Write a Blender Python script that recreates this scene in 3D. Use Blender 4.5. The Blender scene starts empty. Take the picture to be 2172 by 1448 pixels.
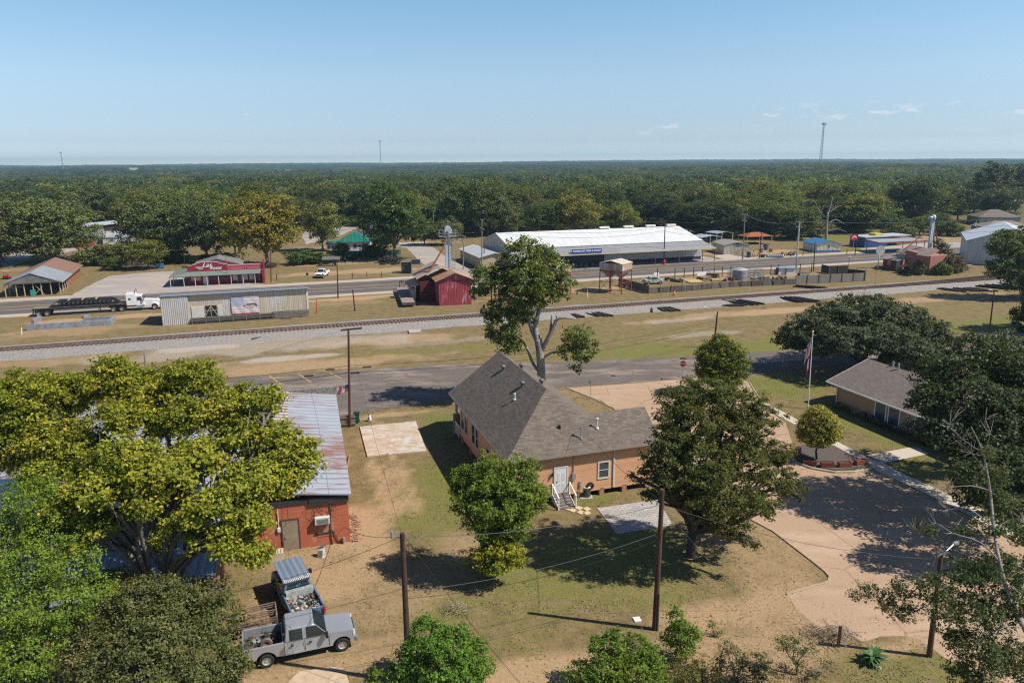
import bpy, math, random
import numpy as np
from mathutils import Vector, Matrix, noise as mnoise
R = math.radians
PI = math.pi
H = 26.0                      # height of the viewpoint above the ground, metres
TA = R(18.5)                  # bearing of the railway, highway and town grid
_f, _hy, _roll = 1560.0, 344.0, 0.0065
_p = math.atan((724 - _hy) / _f); _cp, _sp = math.cos(_p), math.sin(_p); _cr, _sr = math.cos(_roll), math.sin(_roll)
C = bpy.context.scene.collection

def ray(x, y):
    dx, dy = x - 1086, y - 724
    u = _cr * dx - _sr * dy; v = _sr * dx + _cr * dy
    return u, _f * _cp - v * _sp, -_f * _sp - v * _cp
def P(x, y, z=0.0):           # surveyed point at height z
    d = ray(x, y); t = (z - H) / d[2]
    return Vector((d[0] * t, d[1] * t, z))
def Q(x, y, Y):               # surveyed point at distance Y
    d = ray(x, y); t = Y / d[1]
    return Vector((d[0] * t, Y, H + d[2] * t))
def proj(X, Y, Z):
    Z = Z - H; dep = Y * _cp - Z * _sp; v = -(Y * _sp + Z * _cp) / dep * _f; u = X / dep * _f
    return _cr * u + _sr * v + 1086, -_sr * u + _cr * v + 724
def hgt(x, yb, yt):
    b = P(x, yb); lo, hi = 0, 120
    for _ in range(40):
        m = (lo + hi) / 2
        if proj(b.x, b.y, m)[1] > yt: lo = m
        else: hi = m
    return lo
def mpp(Y, z=0):              # metres per photo pixel at distance Y
    return (Y * _cp - (z - H) * _sp) / _f

# ---------------------------------------------------------------- scene tree helpers
def tag(o, label=None, cat=None, group=None, kind=None):
    if label: o['label'] = label
    if cat: o['category'] = cat
    if group: o['group'] = group
    if kind: o['kind'] = kind
    return o
def thing(name, label, cat, loc=(0, 0, 0), rz=0.0, group=None):
    o = bpy.data.objects.new(name, None); C.objects.link(o)
    o.empty_display_size = .3
    l = tuple(loc); o.location = l if len(l) == 3 else (l[0], l[1], 0); o.rotation_euler = (0, 0, rz)
    return tag(o, label, cat, group)
KIDS = {}
def adopt(o, parent):
    if parent is not None:
        o.parent = parent; KIDS.setdefault(parent.name, []).append(o)
    return o
def dup(root, loc, rz=None, label=None, group=None, scale=None):
    def cp(o, par):
        c = o.copy(); C.objects.link(c)
        if par is not None: adopt(c, par)
        for k in KIDS.get(o.name, []): cp(k, c)
        return c
    r = cp(root, None); r.location = loc
    if rz is not None: r.rotation_euler = (0, 0, rz)
    if scale is not None: r.scale = scale if hasattr(scale, '__len__') else (scale,) * 3
    if label: r['label'] = label
    if group: r['group'] = group
    return r
def local(th, p):             # world point to a thing's local coordinates
    a = th.rotation_euler[2]; d = Vector(p) - Vector(th.location)
    return Vector((d.x * math.cos(a) + d.y * math.sin(a), -d.x * math.sin(a) + d.y * math.cos(a), d.z))
def world(th, p):
    a = th.rotation_euler[2]; l = th.location
    return Vector((l.x + p[0] * math.cos(a) - p[1] * math.sin(a), l.y + p[0] * math.sin(a) + p[1] * math.cos(a), l.z + p[2]))

class MB:
    def __init__(s): s.v = []; s.f = []
    def add(s, vs, fs):
        o = len(s.v); s.v += [tuple(p) for p in vs]; s.f += [[i + o for i in f] for f in fs]; return s
    def box(s, x0, x1, y0, y1, z0, z1):
        return s.add([(x0, y0, z0), (x1, y0, z0), (x1, y1, z0), (x0, y1, z0), (x0, y0, z1), (x1, y0, z1), (x1, y1, z1), (x0, y1, z1)],
                     [(0, 3, 2, 1), (4, 5, 6, 7), (0, 1, 5, 4), (1, 2, 6, 5), (2, 3, 7, 6), (3, 0, 4, 7)])
    def ob(s, c, sz, rz=0, rx=0, ry=0):
        m = Matrix.Translation(c) @ Matrix.Rotation(rz, 4, 'Z') @ Matrix.Rotation(ry, 4, 'Y') @ Matrix.Rotation(rx, 4, 'X')
        a, b, c_ = sz[0] / 2, sz[1] / 2, sz[2] / 2
        vs = [m @ Vector(p) for p in ((-a, -b, -c_), (a, -b, -c_), (a, b, -c_), (-a, b, -c_), (-a, -b, c_), (a, -b, c_), (a, b, c_), (-a, b, c_))]
        return s.add(vs, [(0, 3, 2, 1), (4, 5, 6, 7), (0, 1, 5, 4), (1, 2, 6, 5), (2, 3, 7, 6), (3, 0, 4, 7)])
    def bar(s, a, b, w, h=None):
        a = Vector(a); b = Vector(b); d = b - a; h = h or w
        q = d.to_track_quat('X', 'Z'); m = Matrix.Translation((a + b) / 2) @ q.to_matrix().to_4x4(); L = d.length / 2
        vs = [m @ Vector((x * L, y * w / 2, z * h / 2)) for x, y, z in ((-1, -1, -1), (1, -1, -1), (1, 1, -1), (-1, 1, -1), (-1, -1, 1), (1, -1, 1), (1, 1, 1), (-1, 1, 1))]
        return s.add(vs, [(0, 3, 2, 1), (4, 5, 6, 7), (0, 1, 5, 4), (1, 2, 6, 5), (2, 3, 7, 6), (3, 0, 4, 7)])
    def slab(s, pts, th):         # a planar polygon given thickness, th below its face
        pts = [Vector(p) for p in pts]; n = Vector((0, 0, 0))
        for i in range(len(pts)): n += pts[i].cross(pts[(i + 1) % len(pts)])
        n.normalize()
        if n.z < 0 or (abs(n.z) < 1e-6 and th < 0): n = -n
        k = len(pts)
        return s.add(pts + [p - n * abs(th) for p in pts], [list(range(k)), list(range(2 * k - 1, k - 1, -1))] + [(i, k + i, k + (i + 1) % k, (i + 1) % k) for i in range(k)])
    def prism(s, poly, z0, z1):
        k = len(poly)
        return s.add([(p[0], p[1], z0) for p in poly] + [(p[0], p[1], z1) for p in poly],
                     [list(range(k - 1, -1, -1)), list(range(k, 2 * k))] + [(i, (i + 1) % k, k + (i + 1) % k, k + i) for i in range(k)])
    def ext(s, prof, axis, a, b):  # a profile in (x,z) or (y,z) extruded along the other axis
        k = len(prof)
        fn = (lambda u, w, t: (t, u, w)) if axis == 'x' else (lambda u, w, t: (u, t, w))
        return s.add([fn(u, w, a) for u, w in prof] + [fn(u, w, b) for u, w in prof],
                     [list(range(k)), list(range(2 * k - 1, k - 1, -1))] + [(i, k + i, k + (i + 1) % k, (i + 1) % k) for i in range(k)])
    def tube(s, pts, rs, n=8):
        pts = [Vector(p) for p in pts]; o = len(s.v)
        if not hasattr(rs, '__len__'): rs = [rs] * len(pts)
        up = None
        for i, p in enumerate(pts):
            d = (pts[min(i + 1, len(pts) - 1)] - pts[max(i - 1, 0)]).normalized()
            if up is None: up = d.orthogonal().normalized()
            a = (up - d * up.dot(d)).normalized(); up = a; b = d.cross(a)
            for k in range(n):
                t = 2 * PI * k / n; s.v.append(tuple(p + (a * math.cos(t) + b * math.sin(t)) * rs[i]))
        for i in range(len(pts) - 1):
            for k in range(n):
                s.f.append([o + i * n + k, o + i * n + (k + 1) % n, o + (i + 1) * n + (k + 1) % n, o + (i + 1) * n + k])
        s.f.append([o + k for k in range(n - 1, -1, -1)]); s.f.append([o + (len(pts) - 1) * n + k for k in range(n)])
        return s
    def cyl(s, a, b, r0, r1=None, n=12): return s.tube([a, b], [r0, r0 if r1 is None else r1], n)
    def lathe(s, prof, c=(0, 0, 0), axis='z', n=24, close=False):
        o = len(s.v); k = len(prof)
        for i in range(n):
            t = 2 * PI * i / n; ct, st = math.cos(t), math.sin(t)
            for r, w in prof:
                q = (r * ct, r * st, w) if axis == 'z' else ((r * ct, w, r * st) if axis == 'y' else (w, r * ct, r * st))
                s.v.append((c[0] + q[0], c[1] + q[1], c[2] + q[2]))
        for i in range(n):
            j = (i + 1) % n
            for m in range(k if close else k - 1):
                m2 = (m + 1) % k
                s.f.append([o + i * k + m, o + j * k + m, o + j * k + m2, o + i * k + m2])
        return s
    def build(s, name, mat, parent=None, smooth=False, bevel=0, loc=None, rz=None, fix=True):
        me = bpy.data.meshes.new(name); me.from_pydata(s.v, [], s.f); me.update()
        if fix and len(s.v) < 20000:
            import bmesh
            bm = bmesh.new(); bm.from_mesh(me); bmesh.ops.recalc_face_normals(bm, faces=bm.faces); bm.to_mesh(me); bm.free()
        if mat: me.materials.append(mat)
        if smooth: me.polygons.foreach_set('use_smooth', [True] * len(me.polygons))
        o = bpy.data.objects.new(name, me); C.objects.link(o); adopt(o, parent)
        if loc is not None: o.location = loc if len(loc) == 3 else (loc[0], loc[1], 0)
        if rz is not None: o.rotation_euler = (0, 0, rz)
        if bevel and smooth: o.data.polygons.foreach_set('use_smooth', [True] * len(o.data.polygons))
        if bevel:
            m = o.modifiers.new('b', 'BEVEL'); m.width = bevel; m.segments = 2; m.limit_method = 'ANGLE'; m.angle_limit = R(35)
            if smooth: m.harden_normals = False; w_n = o.modifiers.new('w', 'WEIGHTED_NORMAL'); w_n.keep_sharp = False
        return o

def text(name, s, size, mat, parent, loc, rot=(PI / 2, 0, 0), ext=.01, shear=0, space=1, sx=1, bold=0):
    cu = bpy.data.curves.new(name, 'FONT'); cu.body = s; cu.size = size; cu.align_x = 'CENTER'; cu.align_y = 'CENTER'
    cu.extrude = ext; cu.shear = shear; cu.space_character = space; cu.offset = bold; cu.resolution_u = 3
    t = bpy.data.objects.new(name, cu); me = bpy.data.meshes.new_from_object(t)
    bpy.data.objects.remove(t); bpy.data.curves.remove(cu)
    me.materials.clear(); me.materials.append(mat)
    o = bpy.data.objects.new(name, me); C.objects.link(o); adopt(o, parent); o.location = loc; o.rotation_euler = rot; o.scale = (sx, 1, 1)
    return o

# ---------------------------------------------------------------- materials
class NT:
    def __init__(s, name):
        s.m = bpy.data.materials.new(name); s.m.use_nodes = True; s.t = s.m.node_tree; s.t.nodes.clear(); s.co = s.n('ShaderNodeTexCoord')
    def n(s, typ, **k):
        nd = s.t.nodes.new(typ)
        for a, b in k.items():
            if a.startswith('i_'):
                key = a[2:]; key = int(key) if key.isdigit() else key.replace('_', ' ')
                s.set(nd.inputs[key], b)
            else: setattr(nd, a, b)
        return nd
    def set(s, inp, b):
        if isinstance(b, bpy.types.NodeSocket): s.t.links.new(b, inp)
        elif isinstance(b, (tuple, list)) and len(b) == 3 and inp.type == 'RGBA': inp.default_value = (*b, 1)
        else: inp.default_value = b
    def vec(s, scale=(1, 1, 1), rot=(0, 0, 0), coord='Object'):
        return s.n('ShaderNodeMapping', i_Vector=s.co.outputs[coord], i_Scale=scale, i_Rotation=rot).outputs[0]
    def noise(s, scale, detail=4, v=None, rough=.6, dist=0):
        return s.n('ShaderNodeTexNoise', i_Vector=v if v is not None else s.vec(), i_Scale=scale, i_Detail=detail, i_Roughness=rough, i_Distortion=dist).outputs['Fac']
    def ramp(s, f, a, b, c0=0., c1=1.):
        return s.n('ShaderNodeMapRange', i_0=f, i_1=a, i_2=b, i_3=c0, i_4=c1).outputs[0]
    def math(s, op, a, b=0., c=0.): return s.n('ShaderNodeMath', operation=op, i_0=a, i_1=b, i_2=c).outputs[0]
    def mix(s, f, a, b, mode='MIX'):
        nd = s.n('ShaderNodeMix', data_type='RGBA', blend_type=mode)
        s.set(nd.inputs[0], f); s.set(nd.inputs[6], a); s.set(nd.inputs[7], b); return nd.outputs[2]
    def bump(s, h, dist=.02, strength=.6):
        return s.n('ShaderNodeBump', i_Height=h, i_Distance=dist, i_Strength=strength).outputs[0]
    def attr(s, name): return s.n('ShaderNodeAttribute', attribute_name=name).outputs['Fac']
    def out(s, col, rough=.8, metal=0., nrm=None, spec=.4, extra=None):
        b = s.n('ShaderNodeBsdfPrincipled'); s.set(b.inputs['Base Color'], col); s.set(b.inputs['Roughness'], rough); s.set(b.inputs['Metallic'], metal)
        s.set(b.inputs['Specular IOR Level'], spec)
        if nrm is not None: s.set(b.inputs['Normal'], nrm)
        o = s.n('ShaderNodeOutputMaterial'); s.t.links.new(b.outputs[0], o.inputs[0]); return s.m
def sc(c, k): return tuple(min(1, x * k) for x in c)
_mc = {}
def M(name, col, rough=.8, metal=0., var=.18, scale=1.5, col2=None, amt=.5, sc2=2., bump=0., bsc=20., spec=.4, stretch=(1, 1, 1)):
    if name in _mc: return _mc[name]
    t = NT(name); v = t.vec(stretch)
    c = t.mix(t.ramp(t.noise(scale, 5, v), .3, .7), sc(col, 1 - var), sc(col, 1 + var))
    if col2: c = t.mix(t.ramp(t.noise(sc2, 6, v, .7), 1 - amt - .08, 1 - amt + .08), c, col2)
    nr = t.bump(t.noise(bsc, 3), bump) if bump else None
    _mc[name] = t.out(c, rough, metal, nr, spec); return _mc[name]
def METAL(name, col, axis=0, pitch=.3, rust=(.22, .09, .05), amt=.3, rough=.45, metal=.3, col2=None, streak=.12, depth=.03):
    """corrugated sheet: ribs repeat along axis, rust streaks run down the ribs"""
    if name in _mc: return _mc[name]
    t = NT(name); s = [streak, streak, streak]; 
    if axis == 3: s[0] = s[1] = 1.0
    else: s[axis] = 1.0
    sep = t.n('ShaderNodeSeparateXYZ', i_Vector=t.co.outputs['Object'])
    u = sep.outputs[axis % 3]
    if axis == 3: u = t.math('ADD', sep.outputs[0], sep.outputs[1])
    w = t.math('SINE', t.math('MULTIPLY', u, 2 * PI / pitch))
    v = t.vec(tuple(s))
    c = t.mix(t.ramp(t.noise(2.2, 4, v), .3, .7), sc(col, .85), sc(col, 1.12))
    if col2: c = t.mix(t.ramp(t.noise(.5, 3), .45, .55), c, col2)
    # sheets laid side by side differ a little
    sh = t.n('ShaderNodeTexWhiteNoise', noise_dimensions='1D', i_W=t.math('FLOOR', t.math('DIVIDE', u, .9))).outputs[0]
    c = t.mix(t.ramp(sh, 0, 1, 0, .14), c, sc(col, .6))
    if amt: c = t.mix(t.ramp(t.math('ADD', t.noise(2.6, 7, v, .75), t.math('MULTIPLY', t.noise(.18, 3), .6)), 1.08 - amt * .6, 1.2 - amt * .6), c, t.mix(t.noise(3), rust, sc(rust, 1.9)))
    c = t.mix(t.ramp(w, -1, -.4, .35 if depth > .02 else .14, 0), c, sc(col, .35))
    _mc[name] = t.out(c, rough, metal, t.bump(w, depth, .5), .4); return _mc[name]
def BRICK(name, c1, c2, mortar, bw=.4, bh=.16, ms=.02, kz=1., off=.5, rough=.9, bump=.01, stain=None):
    if name in _mc: return _mc[name]
    t = NT(name); sep = t.n('ShaderNodeSeparateXYZ', i_Vector=t.co.outputs['Object'])
    cb = t.n('ShaderNodeCombineXYZ', i_X=t.math('ADD', sep.outputs[0], sep.outputs[1]), i_Y=t.math('MULTIPLY', sep.outputs[2], kz))
    b = t.n('ShaderNodeTexBrick', offset=off, i_Vector=cb.outputs[0], i_Color1=c1, i_Color2=c2, i_Mortar=mortar, i_Scale=1., i_Mortar_Size=ms, i_Brick_Width=bw, i_Row_Height=bh, i_Bias=0.)
    c = t.mix(t.ramp(t.noise(.6, 5), .3, .7, 0, .35), b.outputs[0], sc(c1, .7))
    c = t.mix(t.ramp(t.noise(7, 3), .35, .7, 0, .3), c, sc(c2, 1.3))
    if stain: c = t.mix(t.ramp(t.noise(1.1, 6, None, .7), .6, .68), c, stain)
    _mc[name] = t.out(c, rough, 0, t.bump(b.outputs['Fac'], bump, -.5), .25); return _mc[name]
def SIDING(name, col, pitch=.16, vert=False, var=.1, wear=None, amt=.3, dark=.6, th=.12):
    """lap boards or planks"""
    if name in _mc: return _mc[name]
    t = NT(name); sep = t.n('ShaderNodeSeparateXYZ', i_Vector=t.co.outputs['Object'])
    u = t.math('ADD', sep.outputs[0], sep.outputs[1]) if vert else sep.outputs[2]
    q = t.math('DIVIDE', u, pitch); fr = t.math('FRACT', q)
    wn = t.n('ShaderNodeTexWhiteNoise', noise_dimensions='1D', i_W=t.math('FLOOR', q)).outputs[0]
    c = t.mix(wn, sc(col, 1 - var), sc(col, 1 + var))
    v = t.vec((1, 1, .15) if vert else (.3, .3, 1))
    if wear: c = t.mix(t.ramp(t.noise(1.8, 7, v, .75), .85 - amt, .97 - amt), c, wear)
    c = t.mix(t.ramp(t.noise(5, 4, v), .3, .7, 0, .25), c, sc(col, .7))
    c = t.mix(t.ramp(fr, 0, th, 1, 0), c, sc(col, dark * .6))
    _mc[name] = t.out(c, .75, 0, t.bump(fr, .02, .4), .3); return _mc[name]
def LEAF(name, c1, c2, c3=None, amt=0., trans=.3, var=.25):
    if name in _mc: return _mc[name]
    t = NT(name); a = t.attr('lv')
    c = t.mix(t.ramp(a, 0, 1), c1, c2)
    if c3: c = t.mix(t.ramp(t.math('ADD', t.math('MULTIPLY', a, .5), t.noise(.35, 3)), 1.02 - amt, 1.12 - amt), c, c3)
    oi = t.n('ShaderNodeObjectInfo').outputs['Random']
    if var > .12:      # stands of one kind grow together
        lo = t.noise(.013, 3, t.n('ShaderNodeObjectInfo').outputs['Location'], .7)
        c = t.mix(t.ramp(lo, .5, .68, 0, .55), c, sc((.2, .21, .065), .85)); c = t.mix(t.ramp(lo, .5, .34, 0, .5), c, (.025, .05, .022))
    c = t.n('ShaderNodeHueSaturation', i_Color=c, i_Hue=t.ramp(t.math('FRACT', t.math('MULTIPLY', oi, 7.3)), 0, 1, .475, .52), i_Value=t.ramp(oi, 0, 1, 1 - var, 1 + var)).outputs[0]
    b = t.n('ShaderNodeBsdfPrincipled', i_Base_Color=c, i_Roughness=.5, i_Specular_IOR_Level=.2)
    tr = t.n('ShaderNodeBsdfTranslucent', i_Color=t.mix(.5, c, (.25, .3, .02), 'MIX'))
    mx = t.n('ShaderNodeMixShader', i_0=trans, i_1=b.outputs[0], i_2=tr.outputs[0])
    o = t.n('ShaderNodeOutputMaterial'); t.t.links.new(mx.outputs[0], o.inputs[0]); _mc[name] = t.m; return t.m
def GLASS(name='window_glass', col=(.03, .04, .05)): return M(name, col, .08, 0, .3, .8, spec=.9)

BARK = M('bark_grey', (.16, .14, .12), .95, 0, .35, 6, bump=.02, bsc=12, stretch=(1, 1, .3))
BARKP = M('bark_pale', (.33, .30, .27), .9, 0, .3, 3, (.12, .1, .09), .42, 3, .02, 12, stretch=(1, 1, .3))
BARKD = M('bark_dark', (.06, .05, .045), .95, 0, .35, 6, bump=.02, bsc=12, stretch=(1, 1, .3))
POLEW = M('pole_wood', (.1, .05, .035), .85, 0, .4, 4, (.05, .03, .022), .45, 3, .01, 20, stretch=(1, 1, .1))
POLEG = M('pole_weathered_wood', (.22, .2, .17), .9, 0, .3, 4, stretch=(1, 1, .1))
GALV = M('galvanised_steel', (.42, .45, .48), .4, .6, .12, 2)
WHITE = M('white_paint', (.72, .73, .74), .5, 0, .06, 2)
BLACK = M('black_paint', (.018, .018, .02), .5, 0, .3, 2)
RUBBER = M('tyre_rubber', (.02, .02, .021), .85, 0, .3, 8)
REDS = M('red_oxide_steel', (.3, .07, .05), .7, 0, .3, 2, (.12, .05, .03), .4, 3)
CONC = M('concrete', (.42, .38, .33), .9, 0, .15, 1, (.3, .27, .23), .42, 1.3, .004, 20)
WOODG = M('grey_weathered_wood', (.2, .18, .16), .9, 0, .3, 3, (.09, .08, .07), .45, 3, stretch=(1, 1, .3))
GL = GLASS()
# ---------------------------------------------------------------- the ground
def hills(x, y):
    x = np.asarray(x, float); y = np.asarray(y, float)
    k = np.clip((np.hypot(x, y) - 420) / 1200, 0, 1); k = k * k * (3 - 2 * k)
    h = 2 * np.sin(x / 310 + 1.2) * np.cos(y / 420) + 2.4 * np.sin(x / 150 + y / 260) + 6.5 * np.sin(y / 150 + np.sin(x / 420) * 1.3 - 1.2) - 2
    far = np.clip((y - 1500) / 5000, 0, 1)
    return k * (h - 1 - 6 * np.exp(-((x + 700) / 600) ** 2) * (y > 0) + far * (9 + 5 * np.sin(x / 1500 + .8) + 3 * np.sin(x / 700 + y / 1500)))
def axis_pts(a, b, step, far, grow=1.22):
    m = list(np.arange(a, b + .01, step)); s = step; p = b
    while p < far: s *= grow; p += s; m.append(p)
    return m
xs = axis_pts(-100, 130, .9, 9500); xl = axis_pts(100, 100, .9, 9500)[1:]
xs = np.array(sorted(set([-v for v in xl] + xs)))
ys = axis_pts(18, 240, .9, 9500); ys = np.array([-4000, -800, -150, -20, 5, 12] + ys)
GX, GY = np.meshgrid(xs, ys); gx, gy = GX.ravel(), GY.ravel()
nz = lambda x, y, s, o=0: np.array([mnoise.fractal((a / s, b / s, o), 1, 2, 4) for a, b in zip(x, y)])
near = (np.abs(gx) < 140) & (gy > 15) & (gy < 260)
N1 = np.zeros(len(gx)); N1[near] = nz(gx[near], gy[near], 5)
dirt = np.zeros(len(gx)); green = np.zeros(len(gx)); grav = np.zeros(len(gx))
CH = {'d': dirt, 'g': green, 'w': grav}
def paint(px, py, rx, ry, ch, k=1., rot=TA):
    c = P(px, py); dx, dy = gx - c.x, gy - c.y
    u = dx * math.cos(rot) + dy * math.sin(rot); v = -dx * math.sin(rot) + dy * math.cos(rot)
    d = np.sqrt((u / rx) ** 2 + (v / ry) ** 2) + N1 * .5
    a = np.clip((1.25 - d) / .6, 0, 1) * k
    CH[ch][:] = np.maximum(CH[ch], a)
for a in [  # soil, green grass and stone as they lie: survey point, radii along and across the tracks
    (150, 700, 12, 5, 'd', .6), (60, 665, 10, 3, 'd', .8), (250, 672, 16, 2.0, 'd', 1), (40, 770, 14, 4, 'd', .55), (560, 735, 26, 5, 'w', .62), (420, 738, 7, 1.6, 'w', 1),
    (520, 725, 9, 1.3, 'w', 1), (600, 760, 10, 1.5, 'w', .8), (660, 775, 18, 3.2, 'd', .75), (840, 720, 14, 3, 'd', .7), (930, 725, 14, 2.5, 'w', .45), (480, 780, 14, 3, 'd', .6), (800, 748, 22, 1.4, 'g', .45),
    (760, 632, 13, 2.2, 'd', 1), (690, 628, 8, 1.2, 'd', 1), (740, 642, 10, 3, 'd', .5), (870, 640, 4, 4, 'g', .3), (1075, 600, 24, 8, 'd', .7), (1240, 615, 12, 3, 'd', .8), (1400, 640, 34, 2, 'd', .6),
    (1700, 625, 20, 2.5, 'd', .7), (1560, 665, 24, 2.6, 'd', .7), (1700, 655, 22, 2.6, 'd', .9), (1900, 640, 30, 3, 'd', .75), (1450, 678, 8, 1.6, 'w', .6), (1480, 710, 9, 1.8, 'w', .55), (1400, 690, 18, 2, 'd', .3),
    (1280, 745, 16, 2.4, 'g', .8), (1500, 738, 26, 3, 'g', .8), (1650, 745, 12, 3, 'g', 1), (1330, 712, 22, 3, 'g', .5), (2060, 690, 20, 5, 'g', .8), (1930, 650, 24, 3, 'g', .3), (1240, 668, 10, 2, 'g', .6),
    (2050, 650, 14, 4, 'g', .4), (900, 745, 20, 2, 'g', .6),
    (800, 520, 30, 9, 'd', .6), (770, 575, 22, 5, 'd', .8), (700, 560, 12, 3, 'd', .8), (620, 595, 8, 2, 'g', .5), (840, 590, 16, 1.6, 'g', .4), (1600, 535, 18, 5, 'd', .85), (1840, 540, 12, 3, 'd', .8), (1720, 545, 10, 2, 'd', .6),
    (1830, 530, 7, 9, 'g', .8), (1950, 520, 24, 6, 'g', .7), (1890, 600, 22, 4, 'g', .45), (2000, 590, 16, 3, 'g', .35), (1780, 505, 16, 14, 'g', .8), (90, 530, 16, 8, 'g', .5), (30, 560, 10, 9, 'g', .7), (60, 570, 10, 5, 'd', .5), (1480, 590, 22, 3.2, 'd', .8), (1650, 585, 10, 3, 'd', .7), (1790, 590, 8, 3, 'g', .3),
    (20, 640, 20, 1.4, 'd', .9), (200, 640, 10, 1.5, 'g', .3), (230, 590, 10, 2, 'g', .4),
    (830, 960, 1.0, 14, 'd', .75), (770, 1130, 2.2, 5, 'd', 1), (800, 1010, 1.2, 9, 'd', .8), (830, 1250, 6, 4, 'd', .55), (700, 1230, 4, 3, 'd', .8), (660, 1180, 4, 2, 'd', .7), (760, 1400, 7, 2, 'd', .6), (620, 1270, 3, 3, 'd', .6), (600, 1440, 5, 2, 'd', .7),
    (960, 1010, 4, 5, 'g', .9), (900, 1080, 4, 5, 'g', .7), (940, 900, 2.5, 6, 'g', .8), (1010, 1160, 3.5, 3, 'd', .6), (1300, 1170, 7, 4, 'g', .8), (1180, 1200, 6, 4, 'g', .7), (1240, 1060, 3, 1.2, 'g', .8), (1380, 1230, 8, 3.4, 'g', .6), (1150, 1290, 5, 2.4, 'g', .45), (970, 1290, 4, 2, 'g', .6), (1060, 1360, 6, 2.5, 'g', .4),
    (1180, 1055, 2.2, 1.4, 'd', .7), (1560, 1130, 5, 4, 'd', .6), (1640, 1200, 5, 3, 'd', .6), (1600, 1290, 7, 2.2, 'd', .8), (1480, 1330, 5, 1.6, 'd', .6), (1150, 1420, 5, 1.5, 'd', .9), (1560, 1390, 9, 2.6, 'd', .7), (1650, 1350, 6, 2, 'd', .7), (1900, 1400, 4, 2, 'g', .6), (1990, 1430, 4, 2, 'g', .6), (1930, 1365, 4, 1, 'd', .8),
    (1650, 815, 8, 5, 'g', .9), (1820, 900, 3, 11, 'g', .8), (1920, 985, 5, 3, 'g', .7), (1620, 850, 4, 5, 'd', .35), (1880, 800, 4, 4, 'd', .7), (1960, 780, 8, 4, 'd', .5),
    (1255, 860, 3, 4, 'd', .4), (1150, 845, 5, 2, 'd', .5), (780, 885, 8, 1, 'd', .8), (1100, 840, 10, 1.2, 'd', .6)]: paint(*a)
for i in range(150):   # scattered worn spots and tufts
    r = random.Random(i); c = (r.uniform(-95, 125), r.uniform(20, 240)); s = r.uniform(.8, 3.2)
    d = np.hypot((gx - c[0]) / (s * 1.6), (gy - c[1]) / s) + N1 * .6
    ch = CH[r.choice('dgd')]; ch[:] = np.maximum(ch, np.clip((1.2 - d) / .7, 0, 1) * r.uniform(.25, .6))
gz = hills(gx, gy)
me = bpy.data.meshes.new('ground'); nx, ny = len(xs), len(ys)
me.vertices.add(nx * ny); me.vertices.foreach_set('co', np.stack([gx, gy, gz], 1).ravel())
idx = (np.arange(ny - 1)[:, None] * nx + np.arange(nx - 1)[None]).ravel()
fc = np.stack([idx, idx + 1, idx + nx + 1, idx + nx], 1).ravel(); nf = len(idx)
me.loops.add(nf * 4); me.loops.foreach_set('vertex_index', fc); me.polygons.add(nf)
me.polygons.foreach_set('loop_start', np.arange(nf) * 4); me.polygons.foreach_set('loop_total', np.full(nf, 4)); me.update()
for k, a in (('dirt', dirt), ('green', green), ('grav', grav)):
    at = me.attributes.new(k, 'FLOAT', 'POINT'); at.data.foreach_set('value', a.astype('f'))
ground = bpy.data.objects.new('ground', me); C.objects.link(ground); tag(ground, kind='structure')
t = NT('ground'); fine = t.noise(6, 6, None, .85); mid = t.noise(1.3, 6, None, .7); big = t.noise(.22, 5, None, .6); tuft = t.noise(3.5, 5, None, .8)
c = t.mix(t.ramp(fine, .34, .66), (.08, .06, .03), (.36, .275, .155))
c = t.mix(t.ramp(big, .35, .65, 0, .75), c, (.26, .175, .09))
c = t.mix(t.ramp(mid, .42, .6, 0, .75), c, (.19, .145, .055))
c = t.mix(t.ramp(t.noise(.75, 8, None, .75), .46, .6, 0, .6), c, (.105, .092, .04))
far_ = t.ramp(t.n('ShaderNodeSeparateXYZ', i_Vector=t.co.outputs['Object']).outputs[1], 250, 500)
def patch(at, w, c, ca, cb, lo=.3, hi=.85):
    f = t.ramp(t.math('ADD', t.attr(at), t.math('MULTIPLY', t.math('SUBTRACT', w, .5), 1.7)), lo, hi)
    f = t.math('MULTIPLY', f, t.ramp(t.attr(at), 0, .12))
    return t.mix(f, c, t.mix(t.ramp(fine, .3, .7), ca, cb))
c = patch('green', mid, c, (.085, .09, .02), (.24, .24, .07))
c = patch('dirt', t.mix(.5, mid, tuft), c, (.26, .17, .095), (.5, .35, .21))
c = patch('grav', t.mix(.6, mid, fine), c, (.17, .145, .125), (.62, .54, .46))
c = t.mix(t.ramp(t.noise(16, 3, None, .9), .5, .68, 0, .45), c, (.05, .04, .02))
c = t.mix(far_, c, (.05, .065, .025))
t.out(c, .95, 0, t.bump(fine, .06, .5), .15); me.materials.append(t.m)

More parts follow.
